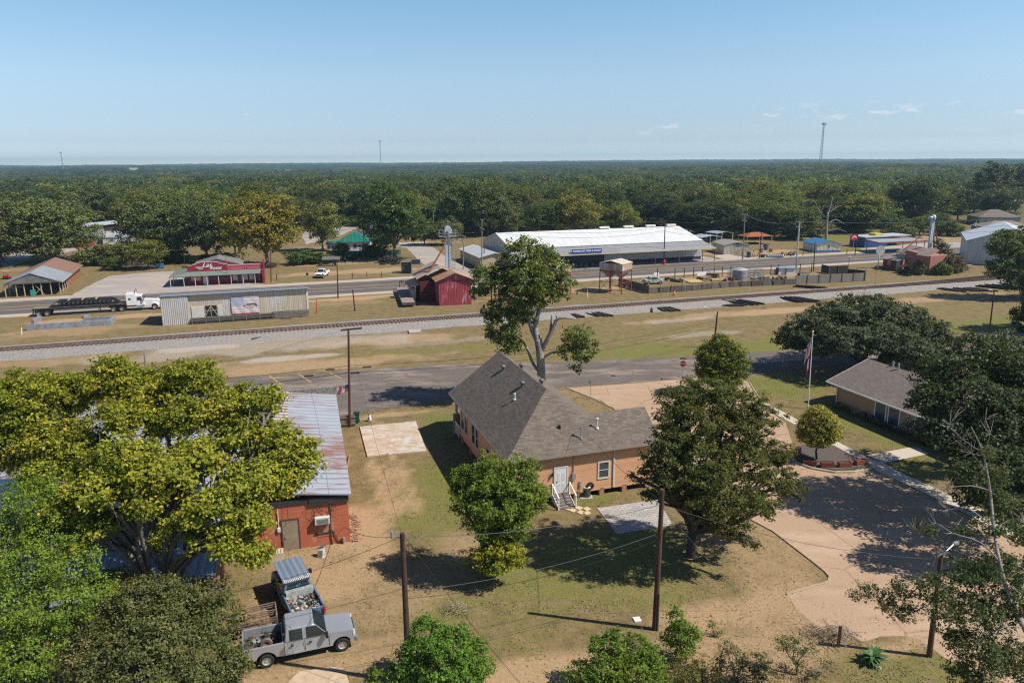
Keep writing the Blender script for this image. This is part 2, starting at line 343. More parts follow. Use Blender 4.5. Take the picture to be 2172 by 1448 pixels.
def sheet(name, px, mat, z=.004, jit=0., step=1.5, seed=0, pts=None, kind='structure', raw=False):
    pts = [P(*p).xy for p in px] if pts is None else [Vector(p) for p in pts]
    out = []
    for i, a in enumerate(pts):
        b = pts[(i + 1) % len(pts)]; n = max(1, int((b - a).length / step)) if jit else 1
        for k in range(n):
            q = a.lerp(b, k / n)
            if jit: q = q + Vector((mnoise.noise((q.x * .7, q.y * .7, seed)), mnoise.noise((q.x * .7, q.y * .7, seed + 9)))) * jit + Vector((mnoise.noise((q.x * 3, q.y * 3, seed)), 0)) * jit * .4
            out.append((q.x, q.y, z))
    o = MB().add(out, [list(range(len(out)))]).build(name, mat, fix=False)
    if o.data.polygons[0].normal.z < 0: o.data.flip_normals()
    return tag(o, kind=kind) if kind else o
def ASPH(name, c1, c2, c3, amt=.5, tracks=0, crack=.0, big=.15, fine=30):
    t = NT(name); c = t.mix(t.ramp(t.noise(fine, 4, None, .8), .3, .7), sc(c1, .72), sc(c1, 1.25))
    c = t.mix(t.ramp(t.noise(big, 6, t.vec((1, 2.5, 1), (0, 0, -TA)), .65), .62 - amt * .25, .78 - amt * .25), c, c2)
    c = t.mix(t.ramp(t.noise(big * 4, 6, t.vec((1, 2, 1), (0, 0, -TA)), .7), .55, .72), c, c3)
    if tracks:
        sep = t.n('ShaderNodeSeparateXYZ', i_Vector=t.co.outputs['Object'])
        w = t.math('SINE', t.math('MULTIPLY', sep.outputs[1], 2 * PI / tracks)); c = t.mix(t.ramp(w, -.2, 1, 0, .3), c, sc(c1, .55))
    if crack:
        vo = t.n('ShaderNodeTexVoronoi', feature='DISTANCE_TO_EDGE', i_Vector=t.vec(), i_Scale=crack).outputs['Distance']
        c = t.mix(t.ramp(t.math('ADD', vo, t.math('MULTIPLY', t.noise(3), .03)), .015, .03, .6, 0), c, sc(c1, .5))
    return t.out(c, .9, 0, t.bump(t.noise(40, 3), .01, .4), .2)
A_ST = ASPH('street_asphalt', (.145, .12, .108), (.26, .215, .182), (.105, .092, .087), .55, fine=14, crack=.35)
A_HW = ASPH('highway_asphalt', (.125, .11, .105), (.17, .15, .14), (.1, .09, .09), .4, tracks=1.9)
A_SH = ASPH('shoulder_gravel', (.42, .36, .31), (.48, .36, .26), (.34, .3, .27), .5)
A_LOT = ASPH('gravel_lot', (.33, .3, .29), (.42, .35, .29), (.26, .24, .24), .6, big=.08)
A_TAN = ASPH('tan_concrete', (.4, .275, .188), (.46, .335, .24), (.32, .22, .155), .5, crack=.16, big=.12, fine=9)
A_WALK = ASPH('walk_concrete', (.5, .43, .36), (.56, .5, .43), (.4, .35, .3), .4)
KERB = M('kerb_concrete', (.36, .28, .2), .9, 0, .15, 2)
# street in front of the houses
sheet('street', [(-60, 850), (300, 815), (460, 803), (690, 790), (900, 775), (1100, 770), (1280, 765), (1450, 757), (1640, 745), (1900, 722), (2172, 698), (2400, 676), (2400, 727), (2172, 745), (1960, 757), (1720, 780), (1600, 792), (1480, 800), (1340, 812), (1200, 822), (1060, 838), (950, 851), (850, 862), (720, 880), (600, 893), (-60, 980)], A_ST, .004, .5)
for i, (x0, y0, x1, y1) in enumerate([(571, 797, 597, 815), (633, 793, 660, 811), (700, 791, 726, 804)]):
    a, b = P(x0, y0), P(x1, y1); tag(MB().bar((a.x, a.y, .012), (b.x, b.y, .012), .14, .008).build('parking_bay_line', M('yellow_road_paint', (.6, .38, .06), .7, 0, .2, 5, (.3, .24, .18), .45, 8)), kind='structure')
# highway with its shoulders
hw = P(688.6, 611.3); hwo = Vector((hw.x, hw.y)); ax = Vector((math.cos(R(19.07)), math.sin(R(19.07)))); ay = Vector((-ax.y, ax.x))
def strip(name, y0, y1, z, mat, x0=-260, x1=520, jit=0, dash=None):
    n = 90 if jit else 1; mb = MB(); q = [(x0 + (x1 - x0) * i / n) for i in range(n + 1)]
    mb.add([(x, y0 + (mnoise.noise((x * .3, y0, 3)) * jit), 0) for x in q] + [(x, y1 + mnoise.noise((x * .25, y1, 7)) * jit, 0) for x in reversed(q)], [list(range(2 * n + 2))])
    o = mb.build(name, mat, fix=False, loc=(hwo.x, hwo.y, z), rz=R(19.07))
    if o.data.polygons[0].normal.z < 0: o.data.flip_normals()
    return tag(o, kind='structure')
strip('highway_shoulder', -11.2, 9.8, .004, A_SH, jit=1.0)
strip('highway', -8.3, 6.4, .010, A_HW)
YP = M('yellow_line_paint', (.55, .31, .05), .7, 0, .15, 3); WP = M('white_line_paint', (.55, .54, .52), .7, 0, .15, 3)
strip('highway_marking', .12, .3, .016, YP); strip('highway_marking', -.3, -.12, .016, YP)
strip('highway_marking', 5.3, 5.45, .016, WP); strip('highway_marking', -3.75, -3.58, .016, WP)
z1 = lambda x, y: (x * .2578, 440 + y * .2578)
z2 = lambda x, y: (340 + x * .2578, 440 + y * .2578)
z3 = lambda x, y: (800 + x * .2578, 440 + y * .2578)
z4 = lambda x, y: (1240 + x * .2578, 440 + y * .2578)
z5 = lambda x, y: (1640 + x * .2449, 400 + y * .2449)
zc = lambda x, y: (1640 + x * .3093, 1000 + y * .3093)
zr = lambda x, y: (1500 + x * .3453, 640 + y * .3453)
zh = lambda x, y: (900 + x * .3729, 700 + y * .3729)
zd = lambda x, y: (1040 + x / 5.43, 940 + y / 5.43)
sheet('parking_lot', [z1(560, 740), z1(640, 690), z1(780, 620), z1(900, 565), z1(1130, 540), z1(1450, 522), (400, 590), (560, 603), z2(870, 645), z2(700, 665), z2(0, 700)], A_LOT, .0055, .5)
sheet('driveway', [z1(0, 470), z1(100, 365), z1(300, 350), z1(600, 330), z1(640, 350), z1(420, 395), z1(200, 440), z1(100, 500)], A_LOT, .0055, .5)
sheet('side_street', [z3(330, 420), z3(240, 330), z3(150, 318), z3(170, 290), z3(400, 283), z3(560, 400), z3(760, 510), z3(1000, 560), z3(900, 600), z3(390, 590), z3(420, 500)], A_LOT, .0055, .5)
sheet('driveway', [(640, 500), (660, 480), (770, 478), (720, 500), (650, 518)], A_LOT, .0055, .8)
sheet('driveway', [(470, 505), (495, 495), (560, 505), (530, 520), (480, 518)], A_SH, .0055, .8)
sheet('parking_lot', [z3(1480, 480), z3(1600, 445), z4(960, 400), z4(1170, 440), z4(1120, 455), z4(200, 520), z4(-100, 545)], A_LOT, .0055, .4)
sheet('parking_lot', [z4(1050, 400), z4(1180, 385), z4(1400, 420), z4(1800, 395), z4(1840, 402), z4(1500, 440), z4(1250, 448)], A_SH, .0055, .4)
sheet('parking_lot', [z5(750, 520), z5(1300, 470), z5(1750, 460), z5(1750, 520), z5(1500, 560), z5(850, 585)], A_LOT, .0055, .4)
sheet('field', [z5(1280, 400), z5(1700, 425), z5(1660, 460), z5(1500, 465), z5(1300, 440)], M('stubble_field', (.3, .2, .11), .95, 0, .3, .6), .0055, .5)
# tan concrete lot round the office
LOT = [(1200, 823), (1340, 813), (1460, 802), (1560, 796), (1590, 812), (1620, 860), zr(480, 735), zr(520, 860), zr(495, 925), zr(540, 985), zr(640, 1025), zr(780, 1050), zr(900, 1048), zr(1010, 1028), zr(1060, 1050), zr(1250, 1150), zr(1500, 1270), (2172, 1160), (2300, 1220), (2300, 1500), zc(1600, 1448), zc(1200, 1290), zc(1100, 1220), zc(990, 1150), zc(900, 1122), zc(740, 1130), zc(620, 1160), zc(500, 1130), zc(340, 1092), zc(180, 960), zc(90, 842), zc(280, 782), zc(375, 748), zc(385, 715), zc(300, 640), zc(130, 510), zc(0, 410), (1560, 1085), (1440, 985), (1390, 925), (1330, 885), (1275, 850)]
sheet('parking_lot', LOT, A_TAN, .0055, .12, 1.2)
def kerb(name, px, w=.14, h=.08, mat=KERB):
    ps = [P(*p) for p in px]; mb = MB()
    for a, b in zip(ps, ps[1:]): mb.bar((a.x, a.y, h / 2), (b.x, b.y, h / 2), w, h)
    return tag(mb.build(name, mat, bevel=.02), kind='structure')
kerb('kerb', [(1275, 850), (1330, 885), (1390, 925), (1440, 985), (1560, 1085), zc(0, 410), zc(130, 510), zc(300, 640), zc(360, 690), zc(388, 722), zc(378, 750), zc(350, 766), zc(280, 782), zc(90, 842)])
kerb('kerb', [(1590, 812), (1620, 860), zr(480, 735)]); kerb('kerb', [zr(1010, 1028), zr(1060, 1050), zr(1250, 1150), zr(1500, 1270), (2172, 1158)])
kerb('kerb', [zr(495, 915), zr(505, 950), zr(540, 985), zr(640, 1025), zr(780, 1050), zr(900, 1048), zr(1010, 1028)], .18, .14, CONC)
kerb('kerb', [(1200, 822), (1260, 846), (1300, 866)])
sheet('pavement', [zr(290, 610), zr(330, 605), zr(540, 715), zr(820, 870), zr(1000, 965), zr(1085, 990), zr(1230, 1070), zr(1530, 1200), (2172, 1125), (2172, 1152), zr(1500, 1258), zr(1260, 1140), zr(1050, 1040), zr(1000, 1010), zr(780, 885), zr(500, 735)], A_WALK, .03)
sheet('path', [zr(985, 942), zr(1240, 895), zr(1290, 893), zr(1362, 935), zr(1080, 990)], A_WALK, .034)
sheet('flower_bed', [zr(520, 940), zr(560, 885), zr(640, 870), zr(780, 885), zr(1000, 1003), zr(900, 1030), zr(780, 1035), zr(650, 1010), zr(560, 975)], M('dark_mulch', (.075, .062, .056), .95, 0, .5, 14, (.17, .14, .125), .45, 16, .05, 14), .06, 0)
# slabs of old concrete, patio pavers
def slabthing(name, label, cat, px, z, mat, kind=None):
    pts = [P(*p) for p in px]; c = sum(pts, Vector()) / len(pts); mb = MB(); mb.prism([(p.x - c.x, p.y - c.y) for p in (pts if (pts[1] - pts[0]).cross(pts[2] - pts[1]).z > 0 else pts[::-1])], -.05, z)
    o = mb.build(name, mat, loc=(c.x, c.y, 0), bevel=.015); return tag(o, label, cat)
t = NT('stained_slab'); c = t.mix(t.ramp(t.noise(.5, 6, t.vec((1, 2.2, 1), (0, 0, -.3)), .65), .35, .62), (.4, .29, .205), (.52, .45, .37)); c = t.mix(t.ramp(t.noise(.9, 7, None, .7), .55, .6), c, (.5, .5, .51)); c = t.mix(t.ramp(t.noise(1.6, 6, t.vec((1, 3, 1), (0, 0, -.3))), .58, .68), c, (.36, .2, .12)); t.out(c, .9, 0, t.bump(t.noise(8), .02), .2)
slabthing('concrete_slab', 'bare stained concrete foundation slab on the lawn left of the orange house', 'slab', [(763, 907), (882, 895), (905, 958), (779, 970)], .14, t.m)
slabthing('concrete_slab', 'broken tan concrete slab lying beside the front of the silver pickup', 'slab', [(608, 1452), (634, 1424), (684, 1418), (735, 1432), (742, 1452)], .06, M('broken_slab', (.48, .37, .26), .9, 0, .12, 2, (.36, .27, .19), .4, 3))
slabthing('concrete_slab', 'small triangular piece of broken concrete beside the larger tan slab', 'slab', [(700, 1414), (726, 1417), (736, 1428), (700, 1421)], .05, _mc['broken_slab'])
slabthing('patio', 'grey block paver patio in the shade behind the orange house', 'patio', [(1266, 1078), (1395, 1060), (1428, 1115), (1308, 1132)], .05, BRICK('paver_blocks', (.36, .36, .38), (.5, .48, .46), (.16, .14, .12), .5, .5, .03, 1))
bt = NT('patio_pavers'); bk = bt.n('ShaderNodeTexBrick', i_Vector=bt.vec((1, 1, 1), (0, 0, -R(15))), i_Color1=(.3, .31, .34), i_Color2=(.46, .44, .42), i_Mortar=(.14, .12, .1), i_Scale=1., i_Mortar_Size=.02, i_Brick_Width=.6, i_Row_Height=.3)
bt.out(bt.mix(bt.ramp(bt.noise(1.2, 5), .4, .7, 0, .6), bk.outputs[0], (.4, .33, .26)), .85, 0, bt.bump(bk.outputs['Fac'], .02, -.5), .25)
bpy.data.objects['patio'].data.materials[0] = bt.m
kk = 'stepping stones from the back steps to the patio'
for i, (x, y) in enumerate([(810, 711), (871, 692), (882, 748), (937, 723), (949, 772), (1021, 746), (1041, 795), (1113, 755), (1114, 802)]):
    q = P(*zd(x, y)); o = MB().box(-.24, .24, -.24, .24, 0, .05).build('stepping_stone', M('stepping_stone', (.55, .42, .27), .9, 0, .2, 3), loc=(q.x, q.y, 0), rz=R(-20 - i * 5), bevel=.01)
    tag(o, ['square tan stepping stone at the foot of the white steps, lower left one', 'square tan stepping stone touching the bottom step, upper one', 'lower stone of the second pair of stepping stones', 'upper stone of the second pair of stepping stones', 'lower stone of the third pair of stepping stones', 'upper stone of the third pair of stepping stones', 'lower stone of the fourth pair of stepping stones', 'upper stepping stone nearest the paver patio', 'lower stepping stone in shade nearest the paver patio'][i], 'paving stone', kk)
# railway: ballast bed, rails, sleepers
ra, rb = P(0, 742, .55), P(2090, 592, .55); rd = math.atan2(rb.y - ra.y, rb.x - ra.x)
rcen = P(1100, 661.5, .55)
bal = NT('ballast'); cb = bal.mix(bal.ramp(bal.noise(5, 4, None, .95), .36, .62), (.085, .082, .08), (.44, .425, .42)); cb = bal.mix(bal.ramp(bal.noise(.25, 6, bal.vec((1, 3, 1)), .7), .45, .65, 0, .55), cb, (.34, .27, .2)); bal.out(cb, .95, 0, bal.bump(bal.noise(14, 3, None, .9), .1, .8), .2)
mb = MB(); n = 150; X = [-170 + 560 * i / n for i in range(n + 1)]
prof = [(-5.9, -.02), (-4.0, .1), (-2.9, .33), (-1.7, .40), (1.7, .40), (3.0, .3), (4.0, .06), (5.2, -.02)]
vs = []
for x in X:
    for k, (y, z) in enumerate(prof):
        j = mnoise.noise((x * .35, y, 1)) * (1.1 if k in (0, 7) else .35 if k in (1, 6) else .1)
        vs.append((x, y + j, z + .03 * mnoise.noise((x, y, 5))))
mb.add(vs, [(i * 8 + k, (i + 1) * 8 + k, (i + 1) * 8 + k + 1, i * 8 + k + 1) for i in range(n) for k in range(7)])
tag(mb.build('gravel_bed', bal.m, loc=(rcen.x, rcen.y, 0), rz=rd, smooth=True), kind='structure')
RAILM = M('rail_rust', (.13, .065, .045), .6, .2, .25, 2); SLEEP = M('sleeper_wood', (.12, .08, .06), .9, 0, .4, 1.5, (.24, .18, .14), .4, 4)
tr = thing('railway_track', 'main railway line on a grey ballast bed running across the whole view', 'railway', (rcen.x, rcen.y, 0), rd)
for s in (-.75, .75):
    MB().ext([(s - .07, .48), (s + .07, .48), (s + .012, .52), (s + .036, .58), (s + .036, .62), (s - .036, .62), (s - .036, .58), (s - .012, .52)], 'x', -170, 300).build('rail', RAILM, tr)
tie = MB().box(-.12, .12, -1.3, 1.3, .3, .485); me_t = None
rest = MB()
for i in range(-270, 500):
    x = i * .62
    if 0 <= i + 110 < 100:
        if me_t is None: o = tie.build('sleeper', SLEEP, tr, loc=(x, 0, 0)); me_t = o.data
        else: o = bpy.data.objects.new('sleeper', me_t); C.objects.link(o); adopt(o, tr); o.location = (x, 0, 0)
    elif x < 300: rest.box(x - .12, x + .12, -1.3, 1.3, .3, .485)
tag(rest.build('sleepers', SLEEP, tr, fix=False), kind='stuff')
# siding that leaves the main line at the switch on the right
sq = P(1860, 607, .5); sl = local(tr, sq); t2 = thing('railway_siding', 'dark timbered siding splitting off the main line at the switch on the right', 'railway', (rcen.x, rcen.y, 0), rd)
def sid(u): return 3.4 * (1 - math.cos(PI * min(1, max(0, u / 62)))) / 2
for s in (-.75, .75):
    MB().tube([(sl.x + u, s + sid(u) * 1.15, .6) for u in range(0, 210, 5)], .05, 4).build('rail', RAILM, t2)
dk = MB()
for i in range(95):
    u = i * .62; w = 1.4 + sid(u) * .5; dk.box(sl.x + u - .13, sl.x + u + .13, -1.3, 1.4 + sid(u) * 1.15, .36, .505)
for i in range(95, 240):
    u = i * .62; dk.box(sl.x + u - .12, sl.x + u + .12, 2.0, 4.9, .36, .5)
tag(dk.build('sleepers', M('dark_sleeper', (.055, .04, .035), .9, 0, .3, 2), t2, fix=False), kind='stuff')
# ---------------------------------------------------------------- trees
def leaves(name, cen, nrm_bias, size, mat, rs, parent=None, up=.5, lv=None, aspect=.6):
    n = len(cen)
    d = rs.normal(size=(n, 3)); d /= np.linalg.norm(d, axis=1)[:, None]
    nr = d * .75 + nrm_bias * .6; nr[:, 2] += up; nr /= np.linalg.norm(nr, axis=1)[:, None] + 1e-9
    a = rs.normal(size=(n, 3)); tn = np.cross(nr, a); tn /= np.linalg.norm(tn, axis=1)[:, None] + 1e-9; b = np.cross(nr, tn)
    s = size * rs.uniform(.65, 1.35, n)[:, None] * .5
    fold = nr * s * .35
    v = np.stack([cen - tn * s, cen - b * s * aspect + fold, cen + tn * s, cen + b * s * aspect + fold], 1).reshape(-1, 3)
    me = bpy.data.meshes.new(name); me.vertices.add(n * 4); me.vertices.foreach_set('co', v.astype('f').ravel())
    me.loops.add(n * 4); me.loops.foreach_set('vertex_index', np.arange(n * 4)); me.polygons.add(n)
    me.polygons.foreach_set('loop_start', np.arange(n) * 4); me.polygons.foreach_set('loop_total', np.full(n, 4)); me.update()
    if lv is None: lv = rs.uniform(0, 1, n)
    at = me.attributes.new('lv', 'FLOAT', 'FACE'); at.data.foreach_set('value', lv.astype('f'))
    me.materials.append(mat); o = bpy.data.objects.new(name, me); C.objects.link(o); adopt(o, parent); return o

def tree(name, label, cat, base, blobs, mat, bark=BARK, leaf=.25, dens=1., trunk=.3, fork=.35, seed=0, group=None, clump=.8, per=26, trunks=1, spread=.0, limbs=True, up=.5, crown='crown', aspect=.6, twig=5, kind=None, loc=None, hollow=.5, droop=0, lumpy=.35):
    """blobs: (x,y,z, rx,ry,rz) in metres relative to base; foliage gathers in clumps towards the outside of each"""
    rs = np.random.RandomState(seed); base = Vector(base); th = thing(name, label, cat, loc if loc is not None else base, 0, group)
    bl = np.array([b if len(b) == 6 else (b[0], b[1], b[2], b[3], b[3], b[3] * .8) for b in blobs], float)
    cs, ns, lvs, wood = [], [], [], MB()
    zc_ = bl[:, 2].mean(); low = min(b[2] for b in bl); fz = max(.3, low * fork + .1)
    forks = []
    for t_ in range(trunks):
        a = 2 * PI * t_ / max(1, trunks) + rs.uniform(0, 1); rr = spread if trunks > 1 else 0
        b0 = Vector((math.cos(a) * rr * .25, math.sin(a) * rr * .25, -.15)); f0 = Vector((math.cos(a) * rr, math.sin(a) * rr, fz))
        if limbs and trunk > 0:
            mid_ = (b0 + f0) / 2 + Vector(rs.normal(size=3) * trunk * .3); mid_.z = fz * .45
            wood.tube([b0, b0 + Vector((0, 0, .2)), mid_, f0], [trunk * 1.5, trunk * 1.12, trunk * .95, trunk * .8], 10)
        forks.append(f0)
    for bi, (x, y, z, rx, ry, rz) in enumerate(bl):
        c = Vector((x, y, z)); r3 = np.array([rx, ry, rz]); vol = (rx * ry * rz) ** (1 / 3)
        nc = max(3, int(dens * 4.2 * (vol / clump) ** 2 * (1 + .25 * vol / clump)))
        d = rs.normal(size=(nc, 3)); d /= np.linalg.norm(d, axis=1)[:, None]
        rad = rs.uniform(hollow, 1, nc) ** .6
        ph = rs.uniform(0, 6, 3); bump = 1 + lumpy * .5 * (np.sin(d[:, 0] * 5 + ph[0]) * np.sin(d[:, 1] * 5 + ph[1]) + np.sin(d[:, 2] * 6 + ph[2]) * .6) + rs.normal(size=nc) * .07
        cc = np.array(c) + d * (rad * bump)[:, None] * r3
        cc[:, 2] -= droop * np.hypot(d[:, 0], d[:, 1]) * rz * .4
        cc[:, 2] = np.maximum(cc[:, 2], .25 * clump)
        m = np.maximum(4, (per * 1.15 * rs.uniform(.5, 1.5, nc)).astype(int)); idx = np.repeat(np.arange(nc), m)
        off = rs.normal(size=(len(idx), 3)); cr = clump * rs.uniform(.6, 1.3, nc)[idx]
        off *= (cr * .43)[:, None]; off[:, 2] *= .55
        p = cc[idx] + off; out = (p - np.array([0, 0, zc_ * .6])); out /= np.linalg.norm(out, axis=1)[:, None] + 1e-9
        ob = (cc[idx] - np.array(c)) / r3; cs.append(p); ns.append(ob * .6 + out * .3)
        lvs.append(np.clip(rs.uniform(0, 1, nc)[idx] * .6 + rs.uniform(0, 1, len(idx)) * .4, 0, 1))
        if limbs and trunk > 0:
            f0 = min(forks, key=lambda q: (q - c).length) if trunks > 1 else forks[0]
            L = (c - f0).length; r0 = min(trunk * .62, .035 * L + .03 + vol * .02); k = 5; pts = []
            bow = Vector((rs.normal() * .09 * L, rs.normal() * .09 * L, L * .1))
            for q in range(k + 1):
                u = q / k; w = f0.lerp(c, u); w += bow * math.sin(PI * u) + Vector(rs.normal(size=3)) * .018 * L * (0 < q < k); pts.append(w)
            wood.tube(pts, [r0 * (1 - .6 * q / k) for q in range(k + 1)], 7)
            for q in rs.choice(nc, min(nc, int(twig * (1 + vol / 2))), replace=False):
                e = Vector(cc[q]); s0 = pts[rs.randint(k // 2, k + 1)]; mm = s0.lerp(e, .5) + Vector(rs.normal(size=3)) * .08 * (e - s0).length
                wood.tube([s0, mm, e], [r0 * .3, r0 * .18, r0 * .06], 5)
    cs = np.concatenate(cs); ns = np.concatenate(ns); lvs = np.concatenate(lvs)
    leaves(crown, cs, ns, leaf, mat, rs, th, up, lvs, aspect)
    if wood.f: wood.build('trunk', bark, th, smooth=True, fix=False)
    if kind: tag(th, kind=kind)
    return th
def rnd_blobs(h, w, n, seed, low=.3, top=1., flat=.8, base_r=.33):
    """crown of n lobes inside an egg of height h, width w"""
    rs = np.random.RandomState(seed + 77); out = []; z0 = h * low; cz = (z0 + h) / 2; rz = (h - z0) / 2
    for i in range(n):
        a = i * 2.4 + rs.uniform(-.4, .4); u = -0.75 + 1.5 * (i + .5) / n; rr = math.sqrt(max(.05, 1 - u * u)) * (w / 2) * rs.uniform(.5, .72); r = w * base_r * rs.uniform(.65, 1.1) * (1 - .25 * max(0, u))
        z = cz + u * rz * .78; out.append((rr * math.cos(a), rr * math.sin(a), min(z, h - r * flat * .8), r, r, r * flat))
    out.append((0, 0, cz, w * .33, w * .33, rz * .7)); return out

LF_OAK = LEAF('oak_leaves', (.037, .06, .019), (.145, .185, .06), (.17, .14, .05), .08, .22, .35)
LF_GRN = LEAF('green_leaves', (.04, .065, .014), (.155, .24, .06), (.27, .29, .07), .12, .3, .35)
LF_BRT = LEAF('bright_green_leaves', (.055, .12, .014), (.25, .38, .055), None, 0, .35, .12)
LF_LIME = LEAF('lime_leaves', (.1, .14, .012), (.3, .34, .03), (.4, .33, .03), .35, .35, .1)
LF_YG = LEAF('yellow_green_leaves', (.11, .145, .014), (.44, .46, .055), (.5, .42, .05), .12, .35, .06)
LF_ORG = LEAF('gold_leaves', (.09, .11, .018), (.4, .35, .05), (.42, .27, .035), .08, .3, .03)
LF_OLV = LEAF('olive_leaves', (.05, .06, .022), (.2, .22, .08), (.26, .23, .09), .12, .25, .35)
LF_LIVE = LEAF('live_oak_leaves', (.035, .05, .025), (.13, .16, .08), None, 0, .18, .1)
LF_DARK = LEAF('dark_leaves', (.02, .035, .013), (.09, .13, .05), None, 0, .2, .3)
LF_PINE = LEAF('pine_needles', (.025, .05, .025), (.075, .12, .055), None, 0, .15, .3)
LF_YEL = LEAF('yellowing_leaves', (.08, .095, .018), (.27, .29, .06), (.34, .27, .05), .2, .3)
LF_DRY = LEAF('dry_leaves', (.16, .11, .05), (.4, .27, .12), None, 0, .2, .1)
def qb(Y, base, *bs):         # crown lobes read off as survey point x, y, distance shift, radius
    out = []
    for b in bs:
        x, y, dy, r = b[:4]; p = Q(x, y, Y + dy); k = mpp(Y + dy, p.z); rx = r * k; rz = (b[4] if len(b) > 4 else r * .8) * k
        out.append((p.x - base[0], p.y - base[1], max(p.z, rz * .7), rx, rx, rz))
    return out
# the tall half-bare tree behind the house, with its pale limbs
b0 = (3.3, 78.5)
t_c = tree('tall_tree', 'tall gaunt tree with pale bare limbs and separate leafy clumps behind the orange house roof', 'tree', (*b0, 0),
    qb(78.5, b0, (1105, 545, 0, 46), (1070, 590, 1, 42), (1035, 585, -1, 34), (1125, 590, -2, 48), (1165, 570, 0, 42), (1185, 605, 1, 34), (1150, 620, 0, 40), (1095, 640, 0, 40, 44), (1020, 612, 0, 22), (1065, 690, -1, 42, 40), (1040, 655, 0, 26), (1085, 730, 0, 30), (1110, 665, 2, 26),
       (1225, 715, 0, 32, 24), (1240, 745, 0, 24, 26), (1208, 745, -1, 24), (1222, 776, 0, 12), (1110, 515, 0, 20), (1155, 530, 1, 20)),
    LEAF('waxy_green_leaves', (.04, .07, .016), (.17, .23, .06), (.32, .31, .09), .2, .3, .1), BARKP, .3, 1.2, .42, .25, 3, clump=.66, per=25, limbs=False)
w = MB()
def limb(mb, Y, px, r, n=9, smooth=3):
    ps = [Q(x, y, Y + d) - Vector((*b_, 0)) for x, y, d in px]; out = []; k = len(ps)
    for i in range(k - 1):
        a, b, c, d = ps[max(0, i - 1)], ps[i], ps[i + 1], ps[min(k - 1, i + 2)]
        for q in range(smooth):
            u = q / smooth; out.append(.5 * ((2 * b) + (c - a) * u + (2 * a - 5 * b + 4 * c - d) * u * u + (3 * b - a - 3 * c + d) * u ** 3))
    out.append(ps[-1]); mb.tube(out, [r[0] + (r[1] - r[0]) * i / (len(out) - 1) for i in range(len(out))], n)
b_ = b0; YY = 78.5
w.tube([(0, 0, -.2), (0, 0, .6)], [.6, .5], 12)
limb(w, YY, [(1148, 845, 0), (1148, 790, 0), (1145, 745, 0), (1141, 718, 0)], (.5, .42), 12)
limb(w, YY, [(1141, 722, 0), (1136, 700, .2), (1140, 670, .4), (1150, 640, .5), (1158, 610, .5), (1170, 585, .2)], (.36, .07))
limb(w, YY, [(1148, 745, 0), (1160, 722, -.3), (1174, 693, -.5), (1182, 677, -.6), (1200, 674, -.8), (1222, 677, -.8)], (.3, .06))
limb(w, YY, [(1166, 710, -.3), (1170, 685, -.2), (1171, 668, 0)], (.17, .13)); limb(w, YY, [(1182, 677, -.6), (1180, 668, -.5)], (.12, .09))
limb(w, YY, [(1141, 728, 0), (1128, 700, .3), (1119, 668, .5), (1108, 640, .8), (1090, 605, .6), (1060, 590, .2), (1035, 588, 0)], (.26, .05))
limb(w, YY, [(1119, 668, .5), (1126, 630, 0), (1128, 590, -.5), (1125, 555, 0), (1118, 520, 0), (1112, 505, 0)], (.2, .04))
limb(w, YY, [(1138, 705, .3), (1130, 672, .6), (1124, 640, .5)], (.2, .08)); limb(w, YY, [(1090, 605, .6), (1080, 575, .3), (1060, 555, 0)], (.1, .03))
limb(w, YY, [(1145, 790, 0), (1130, 770, .4), (1118, 740, .8), (1105, 720, .8), (1080, 705, .5), (1060, 695, .2)], (.2, .05))
limb(w, YY, [(1150, 760, 0), (1170, 748, -.4), (1195, 744, -.8), (1215, 735, -.8), (1235, 740, -.5)], (.15, .04))
w.build('trunk', BARKP, t_c, smooth=True, fix=False)
# big oak over the yard
bO = P(1466, 1178)
t_o = tree('oak_tree', 'large spreading oak with dark trunk and drooping boughs beside the tan driveway', 'tree', bO,
    qb(bO.y, bO, (1490, 835, 1, 62, 36), (1430, 850, 0, 36), (1560, 850, 2, 56, 34), (1620, 880, 2, 40, 26), (1460, 900, -1, 68, 50), (1560, 920, 1, 70, 46), (1420, 950, -2, 52, 40), (1385, 1000, -2, 36, 26), (1480, 980, -2.5, 70, 46), (1570, 985, 0, 66, 44), (1640, 960, 2, 40, 30), (1650, 1020, 1, 46, 26), (1690, 1040, 1.5, 26, 16),
       (1500, 1050, -3, 60, 36), (1430, 1040, -2, 40, 28), (1580, 1060, -2.5, 50, 30), (1560, 1120, -3, 34, 28), (1598, 1150, -3, 14, 18), (1380, 1050, -2, 18, 16), (1520, 1105, -3, 30, 20), (1620, 1075, -1, 30, 20), (1345, 1010, -2, 12)),
    LEAF('yard_oak_leaves', (.035, .055, .012), (.14, .175, .038), (.2, .16, .04), .15, .25, .1), BARKD, .16, .9, .36, .62, 11, clump=.38, per=34, twig=7, hollow=.5, lumpy=.6)
